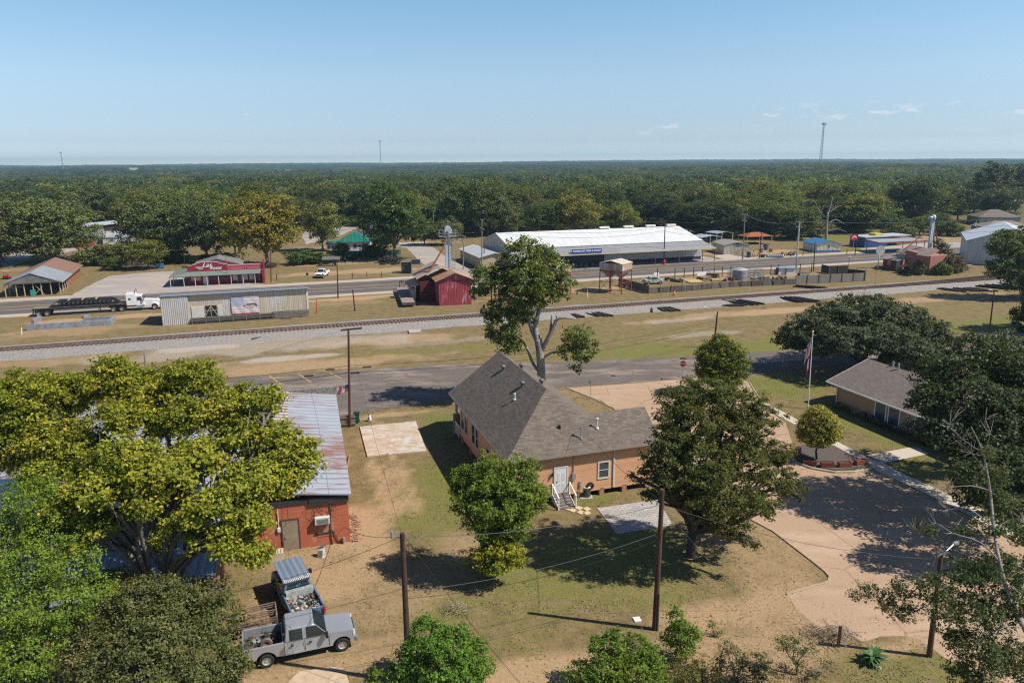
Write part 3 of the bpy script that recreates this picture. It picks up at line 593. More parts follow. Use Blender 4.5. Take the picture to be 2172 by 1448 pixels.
# live oak, pears and the dark trees round the office
bL = P(1849, 786)
t_l = tree('live_oak', 'wide grey green live oak with short forked trunk behind the tan brick office', 'tree', bL,
    qb(bL.y, bL, (1720, 700, 0, 58, 34), (1680, 718, 1, 38, 24), (1775, 675, 2, 60, 38), (1840, 660, 3, 64, 36), (1905, 680, 3, 62, 36), (1960, 705, 2, 52, 34), (2000, 735, 1, 40, 32), (1800, 720, -4, 66, 30), (1870, 715, -4, 64, 30), (1935, 745, -4, 56, 30), (1740, 735, -3, 40, 22), (1975, 775, -4, 36, 26), (1830, 700, 4, 90, 40)),
    LF_LIVE, BARKD, .3, 1.2, .55, .3, 5, clump=.62, per=26, trunks=3, spread=.9, hollow=.45)
bA = P(1531, 838)
tree('pear_tree', 'round dense green pear tree beside the street, yellowing at the tips', 'tree', bA, qb(bA.y, bA, (1531, 775, 0, 50, 44), (1510, 755, 0, 34), (1552, 757, 0, 34), (1531, 735, 0, 32), (1505, 785, -.5, 30), (1558, 783, -.5, 32), (1531, 800, -1, 40, 20)),
     LEAF('pear_leaves', (.06, .09, .014), (.17, .22, .035), (.33, .31, .05), .25, .3, .1), BARK, .2, 1.5, .16, .8, 8, clump=.42, per=24, lumpy=.15)
bB = P(1732, 975)
tree('pear_tree', 'small yellowing pear tree standing in the dark mulch bed', 'tree', bB, qb(bB.y, bB, (1735, 908, 0, 40, 38), (1715, 900, 0, 26), (1758, 900, 0, 28), (1735, 882, 0, 28), (1712, 922, -.3, 22), (1762, 922, -.3, 22), (1735, 930, -.3, 30, 18)),
     LEAF('golden_pear_leaves', (.12, .13, .02), (.34, .33, .06), (.48, .36, .08), .4, .3, .1), BARKD, .13, 1.5, .09, .8, 9, clump=.3, per=22, lumpy=.15)
bD = (36.5, 50.5)
tree('shade_tree', 'massive dark green tree shading the entrance side of the office', 'tree', (*bD, 0), qb(50.5, bD, (2080, 750, 3, 56, 38), (2010, 790, 2, 60, 42), (2130, 780, 3, 60, 44), (1975, 850, 0, 50, 40), (2050, 850, 0, 84, 56), (2140, 870, 0, 80, 56), (1960, 905, -1, 34, 30), (2020, 930, -2, 50, 34), (2120, 960, -3, 80, 50), (2190, 830, 2, 70, 56), (2070, 1000, -4, 46, 34), (2180, 1020, -4, 60, 50), (2200, 930, -2, 60, 50)),
     LF_DARK, BARKD, .24, 1.25, .5, .4, 12, clump=.55, per=24)
bE = (44, 57)
tree('shade_tree', 'second dark green tree at the right edge beyond the office roof', 'tree', (*bE, 0), qb(57, bE, (2130, 735, 3, 50, 34), (2185, 760, 0, 60, 44), (2240, 800, 0, 60, 50), (2150, 800, -1, 50, 36)), LF_LIVE, BARKD, .24, 1.1, .35, .4, 13, clump=.55, per=22)
bF = (33.5, 43)
tree('shade_tree', 'dark green tree nearest the driveway at the right, its shadow lying across the tan concrete', 'tree', (*bF, 0), qb(43, bF, (2075, 1015, 0, 46, 36), (2130, 1050, -.5, 60, 40), (2185, 1000, 0, 60, 50), (2195, 1110, -1, 50, 46), (2050, 1055, .5, 26, 20), (2240, 1050, 0, 60, 50), (2120, 980, 1, 40, 30)), LF_DARK, BARKD, .22, 1.2, .3, .4, 17, clump=.5, per=26)
# ones just out of the right edge whose boughs reach in
bR = (107, 138)
tree('street_tree', 'green tree reaching into the right edge in front of the pale metal warehouse', 'tree', (*bR, 0), qb(138, bR, (2130, 520, 1, 36, 26), (2160, 500, 2, 30, 20), (2120, 570, 0, 28, 22), (2160, 560, 0, 40, 34), (2210, 540, 0, 50, 40), (2150, 600, 0, 24, 14), (2240, 590, 0, 50, 40)), LF_GRN, BARK, .42, 1.2, .4, .5, 14, clump=.8, per=22)
bS = (82, 111)
tree('street_tree', 'dark tree at the right edge throwing a long shadow over the green by the tracks', 'tree', (*bS, 0), qb(111, bS, (2185, 690, 0, 30, 24), (2160, 665, 0, 16, 12), (2230, 640, 0, 60, 50), (2250, 700, 0, 60, 40), (2210, 600, 0, 44, 36)), LF_GRN, BARK, .36, 1.2, .4, .5, 15, clump=.7, per=22)
# green tree by the back steps with the lime one under it
bG = P(1040, 1222)
tree('green_tree', 'fresh green tree close to the white back steps of the orange house', 'tree', bG, qb(bG.y, bG, (1055, 1010, .4, 62, 40), (1010, 1025, 0, 48, 40), (1110, 1015, .5, 40, 32), (1060, 1060, -.4, 66, 40), (985, 1050, 0, 28, 20), (1100, 1070, 0, 44, 34), (1020, 1095, -.6, 40, 26), (1090, 1110, -.4, 38, 24), (1140, 1045, .6, 26, 20), (1028, 975, .8, 22, 14), (968, 1040, .2, 18, 12), (985, 1000, .3, 20, 12), (1120, 980, .6, 18, 12), (1035, 1128, -.3, 34, 16), (1080, 1140, -.2, 30, 14), (1148, 1075, .4, 14, 12), (970, 1080, 0, 16, 10)),
     LF_BRT, BARKD, .15, 1.2, .16, .55, 21, clump=.38, per=30, trunks=2, spread=.35, lumpy=.9)
tree('lime_shrub', 'small lime yellow shrub in front of the fresh green tree', 'shrub', P(1048, 1248), qb(P(0, 1248).y, P(1048, 1248), (1055, 1165, 0, 36, 26), (1085, 1170, 0, 28, 22), (1022, 1178, -.2, 24, 18), (1050, 1200, -.4, 34, 14), (1100, 1190, 0, 14), (995, 1195, 0, 14, 10), (1055, 1140, .2, 24, 14)),
     LF_LIME, BARK, .15, 1.4, .06, .4, 22, clump=.28, per=18)
# the great yellow-green tree over the brick building
bY = (-20.3, 38.2)
tree('yellowing_tree', 'huge many-stemmed tree with yellow green foliage spreading over the brick building', 'tree', (*bY, 0), qb(38.2, bY, (60, 850, 6, 90, 54), (150, 830, 7, 60, 40), (240, 800, 7, 66, 40), (330, 830, 7, 74, 44), (410, 800, 7, 56, 36), (480, 860, 6, 70, 44), (560, 850, 5, 40, 30), (520, 920, 4, 66, 44), (590, 940, 3, 56, 40), (640, 980, 2, 46, 40), (600, 1010, 1, 56, 36), (530, 1020, 0, 62, 40), (430, 960, 2, 60, 36),
      (120, 930, 4, 80, 46), (30, 950, 4, 60, 50), (260, 980, 0, 84, 50), (330, 1010, -1, 70, 44), (200, 1040, -2, 54, 34), (140, 1080, -2, 48, 34), (90, 1010, 1, 44, 36), (260, 880, 4, 60, 36), (350, 900, 5, 50, 30), (450, 1080, -2, 52, 36), (530, 1100, -2, 46, 32), (490, 1150, -3, 46, 30), (545, 1180, -3, 34, 26), (160, 1150, -2.5, 34, 24), (430, 1140, -2, 30, 22), (-40, 880, 5, 70, 60), (300, 1070, -2, 44, 24), (210, 1110, -1.5, 44, 26), (90, 1110, -1, 50, 34), (380, 1110, -1, 36, 26), (340, 1150, 1, 30, 24), (180, 960, 3, 60, 40), (400, 880, 4, 54, 36), (120, 1020, 2, 56, 36), (370, 1010, 3, 60, 40)),
     LF_YG, BARK, .21, 2.2, .25, .75, 31, clump=.55, per=44, trunks=5, spread=1.3, twig=5, hollow=.3)
# lower left thicket
def bush(name, label, px, pyb, blobs, mat, seed, leaf=.16, clump=.34, dens=1.3, per=20, cat='shrub', trunk=.06, bark=BARK, **k):
    b = P(px, pyb); return tree(name, label, cat, b, qb(b.y, b, *blobs), mat, bark, leaf, dens, trunk, .4, seed, clump=clump, per=per, **k)
bush('bright_tree', 'bright green feathery tree in the lower left corner', 60, 1500, [(60, 1060, 5, 70, 50), (20, 1130, 4, 60, 50), (110, 1130, 4, 60, 40), (60, 1210, 2, 70, 50), (150, 1200, 2, 60, 36), (20, 1300, 0, 60, 50), (90, 1300, 0, 60, 50), (150, 1290, 0, 46, 40), (60, 1380, -1, 76, 50), (-20, 1220, 2, 60, 60), (0, 1440, -1, 60, 50), (200, 1250, 1, 40, 26)], LF_BRT, 41, .12, .4, 1.5, 26, 'tree', .16)
bush('olive_tree', 'broad dull olive thicket of small leaves left of the silver pickup', 300, 1510, [(300, 1270, 3, 66, 40), (230, 1300, 3, 60, 40), (390, 1270, 3, 56, 40), (440, 1260, 3, 50, 34), (450, 1320, 2, 56, 40), (350, 1340, 1, 80, 50), (240, 1370, 1, 76, 50), (180, 1410, 0, 60, 44), (320, 1420, -.5, 90, 50), (430, 1400, 0, 76, 50), (500, 1400, 0, 34, 40), (470, 1450, 0, 50, 40), (160, 1340, 1, 40, 30), (350, 1240, 4, 30, 20)], LEAF('thicket_leaves', (.06, .075, .022), (.23, .25, .085), (.27, .2, .08), .14, .25, .1), 42, .12, .36, 1.6, 26, 'tree', .16)
bush('lime_bush', 'low lime green shrub between the bright tree and the olive thicket', 250, 1330, [(250, 1235, 0, 44, 26), (200, 1250, 0, 40, 26), (290, 1225, 1, 30, 18), (170, 1245, 0, 30, 22)], LF_LIME, 43)
bush('dry_bush', 'straw coloured dead bush behind the truck bed rack', 505, 1355, [(508, 1305, 0, 16, 18), (500, 1335, 0, 16, 12), (525, 1315, .3, 12, 10), (500, 1280, .5, 10, 12)], LF_DRY, 44, .14, .2, 1.2, 14)
for i, (lb, px, pyb, bl, m, se) in enumerate([
    ('glossy green bush growing round the base of the left foreground pole', 930, 1450, [(905, 1345, .3, 44, 30), (955, 1370, 0, 46, 32), (880, 1390, 0, 40, 30), (1000, 1385, .3, 36, 26), (940, 1420, -.6, 60, 30), (860, 1420, 0, 34, 26), (1020, 1415, .2, 30, 22), (900, 1325, .8, 22, 14), (970, 1340, .5, 26, 14)], 'G', 51),
    ('bright green bush filling the bottom edge in the middle', 1300, 1470, [(1285, 1370, .4, 34, 24), (1340, 1375, .4, 40, 28), (1380, 1400, 0, 34, 28), (1290, 1420, -.4, 50, 34), (1240, 1435, -.4, 40, 24), (1350, 1430, -.5, 50, 30), (1395, 1440, -.3, 30, 20), (1300, 1345, .6, 18, 10)], 'G', 52),
    ('upright cone shaped green cedar bush beside the right foreground pole', 1447, 1402, [(1436, 1290, 0, 10, 14), (1432, 1312, 0, 20, 14), (1450, 1335, 0, 30, 18), (1430, 1350, 0, 26, 16), (1470, 1345, 0, 18, 14), (1450, 1370, 0, 30, 16)], 'C', 53),
    ('small green bush at the bottom left of the middle thicket', 800, 1475, [(800, 1440, 0, 22, 14), (835, 1448, 0, 16, 12)], 'G', 54),
    ('yellowish weedy shrub at the bottom right of the cone shaped bush', 1490, 1455, [(1450, 1410, .3, 30, 18), (1500, 1415, .3, 36, 20), (1470, 1440, -.2, 40, 18), (1440, 1430, 0, 26, 16)], 'Y', 55),
    ('low dark green weeds along the bottom edge', 1560, 1460, [(1550, 1400, .4, 36, 20), (1600, 1400, .6, 34, 18), (1570, 1435, -.2, 50, 20), (1540, 1370, 1, 22, 12), (1620, 1430, 0, 30, 18)], 'O', 56),
    ('thin pale green sapling by the leafless brush pile', 1690, 1430, [(1690, 1370, .3, 24, 16), (1660, 1365, .5, 16, 16), (1700, 1395, .2, 20, 12), (1720, 1375, .3, 14, 10)], 'B', 57),
    ('small dark clump of dry weeds on the worn ground', 1712, 1440, [(1712, 1422, 0, 20, 12), (1750, 1412, .3, 16, 10)], 'O', 58),
    ('spindly light green sprig in front of the thicket', 1515, 1350, [(1512, 1320, 0, 10, 14), (1518, 1340, 0, 12, 12)], 'Y', 59)]):
    bush('leafy_bush' if m != 'C' else 'cedar_bush', lb, px, pyb, bl, {'G': LF_BRT, 'C': LF_BRT, 'Y': LF_YEL, 'O': LF_OLV, 'B': LF_GRN}[m], se, .13 if m in 'GC' else .1, .3, 1.5 if m in 'GC' else .9, 22)
# half-dead tree leaning in from the right
bZ = (26.5, 26.5); b_ = bZ; YY = 27.
t_z = tree('leaning_tree', 'half dead tree with a leaning bleached trunk and thin foliage at the lower right', 'tree', (*bZ, 0), qb(27, bZ, (2090, 960, 3, 20, 16), (2110, 1010, 3, 34, 26), (2130, 1060, 2.5, 36, 24), (2100, 1110, 2, 40, 26), (2040, 1130, 2, 20, 14), (2150, 1120, 2, 30, 30), (1960, 1120, 3, 24, 14), (2120, 1200, 1, 60, 34), (2050, 1220, 1, 50, 34), (1980, 1240, 1, 46, 26), (1920, 1250, 1.4, 34, 16), (1850, 1255, 2, 34, 14), (1810, 1262, 2, 16, 8), (1900, 1290, 1, 40, 20), (2000, 1290, 0, 46, 34), (2080, 1290, 0, 60, 44), (2150, 1280, 0, 50, 50), (2080, 1380, -1, 60, 44), (2150, 1400, -1, 60, 50), (2030, 1350, 0, 36, 26), (2050, 1440, -1, 50, 30)),
     LEAF('thin_leaves', (.035, .05, .018), (.13, .17, .06), (.2, .13, .06), .16, .3), BARK, .11, 1.25, 0, .4, 61, clump=.3, per=22, limbs=False, hollow=.2)
w = MB()
limb(w, YY, [(2230, 1440, -2), (2172, 1330, -1), (2140, 1265, 0), (2120, 1190, .5), (2108, 1120, 1.5), (2100, 1040, 2.5), (2085, 960, 3), (2060, 905, 3)], (.12, .022), 8)
for p, r in [([(2140, 1265, 0), (2060, 1262, .3), (1980, 1275, .8), (1900, 1255, 1.4), (1830, 1262, 2)], (.07, .012)), ([(2120, 1190, .5), (2080, 1150, 1), (2020, 1130, 1.6), (1985, 1110, 2.2), (1940, 1125, 3)], (.06, .01)), ([(2100, 1040, 2.5), (2060, 1030, 2.6), (2010, 1035, 2.8), (1990, 1050, 3)], (.05, .008)), ([(2108, 1120, 1.5), (2050, 1075, 2), (2010, 1080, 2.4), (1975, 1040, 2.6)], (.05, .008)),
             ([(2085, 960, 3), (2040, 930, 3), (2015, 900, 3)], (.03, .006)), ([(2092, 1000, 3), (2060, 960, 3), (2030, 935, 3)], (.03, .006)), ([(2085, 960, 3), (2100, 920, 3), (2090, 890, 3)], (.03, .006)), ([(2100, 1040, 2.5), (2150, 1080, 2.2), (2180, 1070, 2)], (.05, .01)), ([(2110, 1120, 1.5), (2150, 1100, 1.5), (2175, 1110, 1)], (.05, .01)), ([(2172, 1330, -1), (2120, 1330, -1), (2080, 1360, -1)], (.06, .02)), ([(2140, 1265, 0), (2180, 1220, 0)], (.06, .02)), ([(1980, 1275, .8), (1930, 1300, 1), (1890, 1305, 1)], (.03, .006)), ([(2020, 1130, 1.6), (2000, 1165, 1.6), (1985, 1185, 1.6)], (.02, .005))]:
    limb(w, YY, p, (r[0] * .6, r[1] * .7), 6)
    rs_ = random.Random(int(p[0][0] + p[-1][1]))
    for q in range(16):
        x, y, d = p[rs_.randrange(len(p) // 2, len(p))]; dx, dy = rs_.uniform(-32, 32), rs_.uniform(-34, 22); limb(w, YY, [(x, y, d), (x + dx * .5, y + dy * .5 + rs_.uniform(-5, 5), d + rs_.uniform(-.4, .4)), (x + dx, y + dy, d + rs_.uniform(-.8, .8))], (.014, .004), 4, 1)
w.build('trunk', BARKP, t_z, smooth=True, fix=False)
# cycad by the driveway
cy = P(1850, 1405); th = thing('sago_palm', 'dark green sago palm with stiff arching fronds on the dry grass', 'plant', cy); w = MB(); rs_ = random.Random(4)
for i in range(46):
    a = i * 2.399; L = rs_.uniform(.55, .95); e = rs_.uniform(.15, 1.3); pv = None
    for q in range(7):
        u = q / 6; r_ = L * u * math.cos(e * (1 - u * .8)); z = .3 + L * (math.sin(e) * u - .55 * u * u); c_ = Vector((r_ * math.cos(a), r_ * math.sin(a), max(.03, z))); wd = .1 * math.sin(PI * min(1, u + .12)) + .004; s_ = Vector((-math.sin(a), math.cos(a), 0)) * wd
        if pv: w.add([pv[0] - pv[1], pv[0] + pv[1], c_ + s_, c_ - s_], [(0, 1, 2, 3)])
        pv = (c_, s_)
o = w.build('fronds', M('frond_green', (.05, .12, .03), .5, 0, .4, 6), th, fix=False); MB().cyl((0, 0, 0), (0, 0, .35), .16, .13).build('trunk', BARKD, th)
# heaps of leafless brush
def brush(label, px, py, n, r, seed, h=.5, mat=None, name='brush_pile'):
    q = P(px, py); rs_ = random.Random(seed); w = MB()
    for i in range(n):
        a = rs_.uniform(0, 6.3); d = rs_.uniform(0, r); x, y = d * math.cos(a) * 1.4, d * math.sin(a) * .7; z = rs_.uniform(.02, h * (1 - d / r) + .1); e = rs_.uniform(0, 6.3); L = rs_.uniform(.2, .7)
        w.tube([(x, y, z), (x + L * .5 * math.cos(e), y + L * .5 * math.sin(e), z + rs_.uniform(-.05, .15)), (x + L * math.cos(e), y + L * math.sin(e), max(.02, z + rs_.uniform(-.1, .2)))], [.012, .009, .005], 4)
    return tag(w.build(name, mat or M('dead_twigs', (.2, .16, .12), .95, 0, .4, 4), loc=q, fix=False), label, 'brush')
brush('heap of grey leafless brush beside the gate post at the edge of the driveway', 1755, 1350, 260, 1.3, 3, .7)
brush('small pile of pale dead cuttings on the lawn under the lime shrub', 968, 1294, 240, .7, 4, .35, M('pale_cuttings', (.34, .3, .17), .95, 0, .3, 6), 'cuttings_pile')
brush('ragged mat of dead vines on the front edge of the brick building roof', 668, 840, 10, .5, 9, .2)
# ---------------------------------------------------------------- grass tufts and fallen leaves on the near lawns
def inpoly(x, y, poly):
    r = np.zeros(len(x), bool); j = len(poly) - 1
    for i in range(len(poly)):
        xi, yi = poly[i][:2]; xj, yj = poly[j][:2]
        r ^= ((yi > y) != (yj > y)) & (x < (xj - xi) * (y - yi) / (yj - yi + 1e-9) + xi); j = i
    return r
def gpoly(px): return [tuple(P(*p).xy) for p in px]
NOGRASS = [gpoly(LOT), gpoly([(300, 815), (690, 790), (1100, 770), (1640, 745), (2400, 676), (2400, 727), (1960, 757), (1600, 792), (1340, 812), (1060, 838), (850, 862), (600, 893), (300, 930)]), gpoly([(763, 907), (882, 895), (905, 958), (779, 970)]), gpoly([(1266, 1078), (1395, 1060), (1428, 1115), (1308, 1132)]), gpoly([(608, 1452), (634, 1424), (684, 1418), (735, 1432), (742, 1452)]),
  gpoly([zr(290, 610), zr(330, 605), zr(540, 715), zr(820, 870), zr(985, 942), zr(1240, 895), zr(1362, 935), zr(1085, 990), zr(1530, 1200), (2172, 1125), (2172, 1152), zr(1500, 1258), zr(1050, 1040), zr(520, 980), zr(500, 735)])]
_h = P(1073, 981, 4.1); _a = R(18.2); NOGRASS.append([(_h.x + u * math.cos(_a) - v * math.sin(_a), _h.y + u * math.sin(_a) + v * math.cos(_a)) for u, v in ((.3, .3), (13, .3), (13, 5.4), (10.1, 5.4), (10.1, 18), (.3, 18))])
_h = P(743.5, 1148); _a = R(15.5); NOGRASS.append([(_h.x + u * math.cos(_a) - v * math.sin(_a), _h.y + u * math.sin(_a) + v * math.cos(_a)) for u, v in ((-31, 0), (.2, 0), (.2, 23), (-31, 23))])
rs = np.random.RandomState(5); N = 300000; gxx = rs.uniform(-42, 60, N); gyy = 25 + 62 * rs.uniform(0, 1, N) ** 1.15
keep = np.ones(N, bool)
for p_ in NOGRASS: keep &= ~inpoly(gxx, gyy, p_)
keep &= np.abs(gxx) < gyy * .74 + 3
ix = np.clip(np.searchsorted(xs, gxx) - 1, 0, nx - 2); iy = np.clip(np.searchsorted(ys, gyy) - 1, 0, ny - 2); gi_ = iy * nx + ix
keep &= rs.uniform(0, 1, N) > (dirt[gi_] * .85 + grav[gi_] * .9)
gxx, gyy, gi_ = gxx[keep], gyy[keep], gi_[keep]; n = len(gxx)
pn = np.array([mnoise.noise((a * .5, b * .5, 4)) for a, b in zip(gxx, gyy)]); k2 = rs.uniform(-.5, .5, n) < pn * .9 + .02; gxx, gyy, gi_, pn = gxx[k2], gyy[k2], gi_[k2], pn[k2]; n = len(gxx)
h = rs.uniform(.012, .05, n) * (1 + .6 * np.clip(pn, 0, 1)); a = rs.uniform(0, 6.28, n); w_ = rs.uniform(.02, .07, n); cx, sx_ = np.cos(a) * w_, np.sin(a) * w_; ln = rs.normal(size=n) * h * .5 + h * 1.6; lx, ly = -np.sin(a) * ln, np.cos(a) * ln
v = np.stack([np.stack([gxx - cx, gyy - sx_, np.zeros(n)], 1), np.stack([gxx + cx, gyy + sx_, np.zeros(n)], 1), np.stack([gxx + cx * .5 + lx, gyy + sx_ * .5 + ly, h], 1), np.stack([gxx - cx * .6 + lx, gyy - sx_ * .6 + ly, h * .8], 1)], 1).reshape(-1, 3)
me = bpy.data.meshes.new('grass'); me.vertices.add(n * 4); me.vertices.foreach_set('co', v.astype('f').ravel()); me.loops.add(n * 4); me.loops.foreach_set('vertex_index', np.arange(n * 4)); me.polygons.add(n); me.polygons.foreach_set('loop_start', np.arange(n) * 4); me.polygons.foreach_set('loop_total', np.full(n, 4)); me.update()
at = me.attributes.new('lv', 'FLOAT', 'FACE'); at.data.foreach_set('value', np.clip(rs.uniform(0, .55, n) + green[gi_] * .6 - .1, 0, 1).astype('f')); me.materials.append(LEAF('grass_blades', (.31, .24, .13), (.19, .21, .065), None, 0, .35, .0))
go_ = bpy.data.objects.new('grass', me); C.objects.link(go_); tag(go_, 'short dry and green grass tufts over the near lawns', 'grass', kind='stuff')
def litter(name, label, cx0, cy0, r, n, mat, seed, size=.085):
    rs = np.random.RandomState(seed); a = rs.uniform(0, 6.28, n); d = r * np.sqrt(rs.uniform(0, 1, n)) * rs.uniform(.5, 1.2, n); x = cx0 + d * np.cos(a) * 1.3; y = cy0 + d * np.sin(a); k = np.ones(n, bool)
    for p_ in NOGRASS[6:]: k &= ~inpoly(x, y, p_)
    c = np.stack([x, y, np.full(n, .03)], 1)[k]; o = leaves(name, c, np.zeros_like(c), size, mat, rs, None, 2.5); return tag(o, label, 'leaf litter', kind='stuff')
for i, (px, py, r, n, c1, c2) in enumerate([(640, 1230, 5, 900, (.35, .22, .05), (.5, .38, .08)), (1440, 1200, 6, 1500, (.12, .07, .03), (.3, .2, .1)), (1040, 1260, 4, 600, (.3, .25, .05), (.45, .4, .1)), (1700, 1380, 5, 1200, (.2, .13, .07), (.4, .3, .18)), (1950, 1390, 6, 1200, (.15, .09, .05), (.35, .25, .14)), (1760, 1010, 3, 350, (.35, .28, .1), (.5, .42, .15)), (900, 930, 6, 500, (.2, .14, .08), (.45, .36, .22))]):
    n //= 3; q = P(px, py); litter('fallen_leaves', 'scattered fallen leaves ' + ['under the edge of the yellow green tree', 'under the big oak', 'under the fresh green tree', 'by the brush heap', 'round the pole in the leaning tree', 'on the mulch bed', 'on the lawn beside the slab'][i], q.x, q.y, r, n, LEAF('litter_%s' % 'abcdefg'[i], c1, c2, None, 0, .1, 0), i)
# ---------------------------------------------------------------- building helpers
def side(th, L, Wd, s):
    """maps (u, z, out) on a wall of a box building to local coordinates"""
    if s == 'f': return lambda u, z, o: (u, -o, z)
    if s == 'b': return lambda u, z, o: (u, Wd + o, z)
    if s == 'l': return lambda u, z, o: (-o, u, z)
    return lambda u, z, o: (L + o, u, z)
def panel(mb, fn, u0, u1, z0, z1, o0, o1):
    a = fn(u0, z0, o0); b = fn(u1, z1, o1)
    return mb.box(min(a[0], b[0]), max(a[0], b[0]), min(a[1], b[1]), max(a[1], b[1]), min(a[2], b[2]), max(a[2], b[2]))
def window(th, fn, u, z, w, h, fm=WHITE, gm=GL, fr=.09, bars=(1, 1), lab=None):
    mb = MB(); a, b, c, d = u - w / 2, u + w / 2, z, z + h
    panel(mb, fn, a - fr, a, c - fr, d + fr, 0, .05); panel(mb, fn, b, b + fr, c - fr, d + fr, 0, .05); panel(mb, fn, a, b, c - fr, c, 0, .06); panel(mb, fn, a, b, d, d + fr, 0, .05)
    for i in range(1, bars[0]): q = a + w * i / bars[0]; panel(mb, fn, q - .025, q + .025, c, d, 0, .035)
    for i in range(1, bars[1]): q = c + h * i / bars[1]; panel(mb, fn, a, b, q - .025, q + .025, 0, .035)
    f = mb.build('window', fm, th); g = MB(); panel(g, fn, a, b, c, d, 0, .015); g.build('pane', gm, f)
    if lab: f['label'] = lab
    return f
def door(th, fn, u, z, w, h, mat=WHITE, fm=None, fr=.08, handle=True):
    mb = MB(); panel(mb, fn, u - w / 2, u + w / 2, z, z + h, 0, .04); d = mb.build('door', mat, th)
    if fm:
        g = MB(); panel(g, fn, u - w / 2 - fr, u - w / 2, z, z + h + fr, 0, .06); panel(g, fn, u + w / 2, u + w / 2 + fr, z, z + h + fr, 0, .06); panel(g, fn, u - w / 2, u + w / 2, z + h, z + h + fr, 0, .06); g.build('frame', fm, d)
    if handle: g = MB(); panel(g, fn, u - w * .38, u - w * .28, z + .95, z + 1.05, .04, .09); g.build('handle', GALV, d)
    return d
def gable(name, label, cat, loc, rz, L, Wd, h, rise, wm, rm, ov=.4, axis='x', th=.08, group=None, z0=0, gm=None, og=None):
    """rectangular building with a pitched roof; ridge along the local axis"""
    t = thing(name, label, cat, loc, rz, group); og = ov if og is None else og
    if axis == 'x': pr = [(0, z0), (Wd, z0), (Wd, h), (Wd / 2, h + rise), (0, h)]; MB().ext(pr, 'x', 0, L).build('wall', wm, t)
    else: pr = [(0, z0), (L, z0), (L, h), (L / 2, h + rise), (0, h)]; MB().ext(pr, 'y', 0, Wd).build('wall', wm, t)
    D = Wd if axis == 'x' else L; k = rise / (D / 2); e = h - k * ov; mb = MB(); T = .03
    a, b = -og, (L if axis == 'x' else Wd) + og
    for s0, s1 in ((-ov, D / 2), (D + ov, D / 2)):
        q = [(s0, e + T), (s1, h + rise + T)]
        if axis == 'x': pts = [(a, s0, e + T), (b, s0, e + T), (b, s1, h + rise + T), (a, s1, h + rise + T)]
        else: pts = [(s0, a, e + T), (s1, a, h + rise + T), (s1, b, h + rise + T), (s0, b, e + T)]
        mb.add([(x, y, z) for x, y, z in pts] + [(x, y, z + th) for x, y, z in pts], [(3, 2, 1, 0), (4, 5, 6, 7), (0, 1, 5, 4), (1, 2, 6, 5), (2, 3, 7, 6), (3, 0, 4, 7)])
    mb.build('roof', rm, t); return t
def posts(th, pts, z0, z1, r, mat, name='post'):
    for x, y in pts:
        zz = z1(x, y) if callable(z1) else z1
        MB().cyl((x, y, z0), (x, y, zz), r, n=8).build(name, mat, th)
def hiproof(mb, x0, x1, y0, y1, z, k, th=.1):
    w = (y1 - y0) / 2; l = (x1 - x0) / 2; d = min(w, l); zr_ = z + k * d
    if l >= w: r1, r2 = (x0 + w, y0 + w, zr_), (x1 - w, y0 + w, zr_)
    else: r1, r2 = (x0 + l, y0 + l, zr_), (x0 + l, y1 - l, zr_)
    a, b, c, e = (x0, y0, z), (x1, y0, z), (x1, y1, z), (x0, y1, z)
    if l >= w: fs = [(0, 1, 5, 4), (1, 2, 5), (2, 3, 4, 5), (3, 0, 4)]
    else: fs = [(0, 1, 4), (1, 2, 5, 4), (2, 3, 5), (3, 0, 4, 5)]
    mb.add([a, b, c, e, r1, r2], fs + [(3, 2, 1, 0)]); mb.box(x0, x1, y0, y1, z - th, z - .003); return mb
SHING = BRICK('roof_shingles', (.108, .088, .075), (.205, .172, .148), (.05, .042, .037), .42, .1, .008, 1., .37, bump=.01)
SHING2 = BRICK('roof_shingles_brown', (.15, .125, .11), (.21, .18, .16), (.07, .06, .055), .42, .1, .008, 1., .37, bump=.01)
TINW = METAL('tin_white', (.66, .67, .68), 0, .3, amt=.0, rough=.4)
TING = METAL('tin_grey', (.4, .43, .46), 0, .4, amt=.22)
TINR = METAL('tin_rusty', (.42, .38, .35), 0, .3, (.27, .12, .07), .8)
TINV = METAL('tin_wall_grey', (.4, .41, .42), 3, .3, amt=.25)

# ---------------------------------------------------------------- the orange house
SID = SIDING('peach_lap_siding', (.72, .4, .235), .19, False, .08)
TRIM = M('cream_trim', (.62, .56, .5), .6, 0, .06, 2)
ho_ = P(1073, 981, 4.1); e = 4.1; X1, Wm, Wi, Ln = 13.1, 10.4, 5.7, 18.3; HA = R(18.2)
hs = thing('house', 'orange sided house with brown shingle hip roof, white back door and steps', 'house', (ho_.x, ho_.y, 0), HA)
kz = .72; V = [(0, 0, e), (X1, 0, e), (X1, Wi, e), (Wm, Wi, e), (Wm, Ln, e), (0, Ln, e), (5.2, 5.2, e + 3.744), (5.2, Ln, e + 3.744), (7.55, 2.85, e + 2.052), (X1, 2.85, e + 2.052)]
F = [(0, 6, 7, 5), (0, 1, 9, 8, 6), (4, 7, 6, 8, 3), (8, 9, 2, 3)]
mb = MB(); n = len(V)
for f_ in F: mb.add([V[i] for i in f_], [tuple(range(len(f_)))])
mb.build('roof', SHING, hs, fix=False)
mb = MB()   # fascia and soffit
for a, b in ((0, 1), (1, 9), (9, 2), (2, 3), (3, 4), (4, 7), (7, 5), (5, 0)):
    p, q = Vector(V[a]), Vector(V[b]); mb.bar(p - Vector((0, 0, .09)), q - Vector((0, 0, .09)), .04, .17)
mb.add([(v[0], v[1], e - .16) for v in V[:6]], [(5, 4, 3, 2, 1, 0)]); mb.build('fascia', M('gutter_tan', (.3, .26, .23), .6, 0, .08), hs, fix=False)
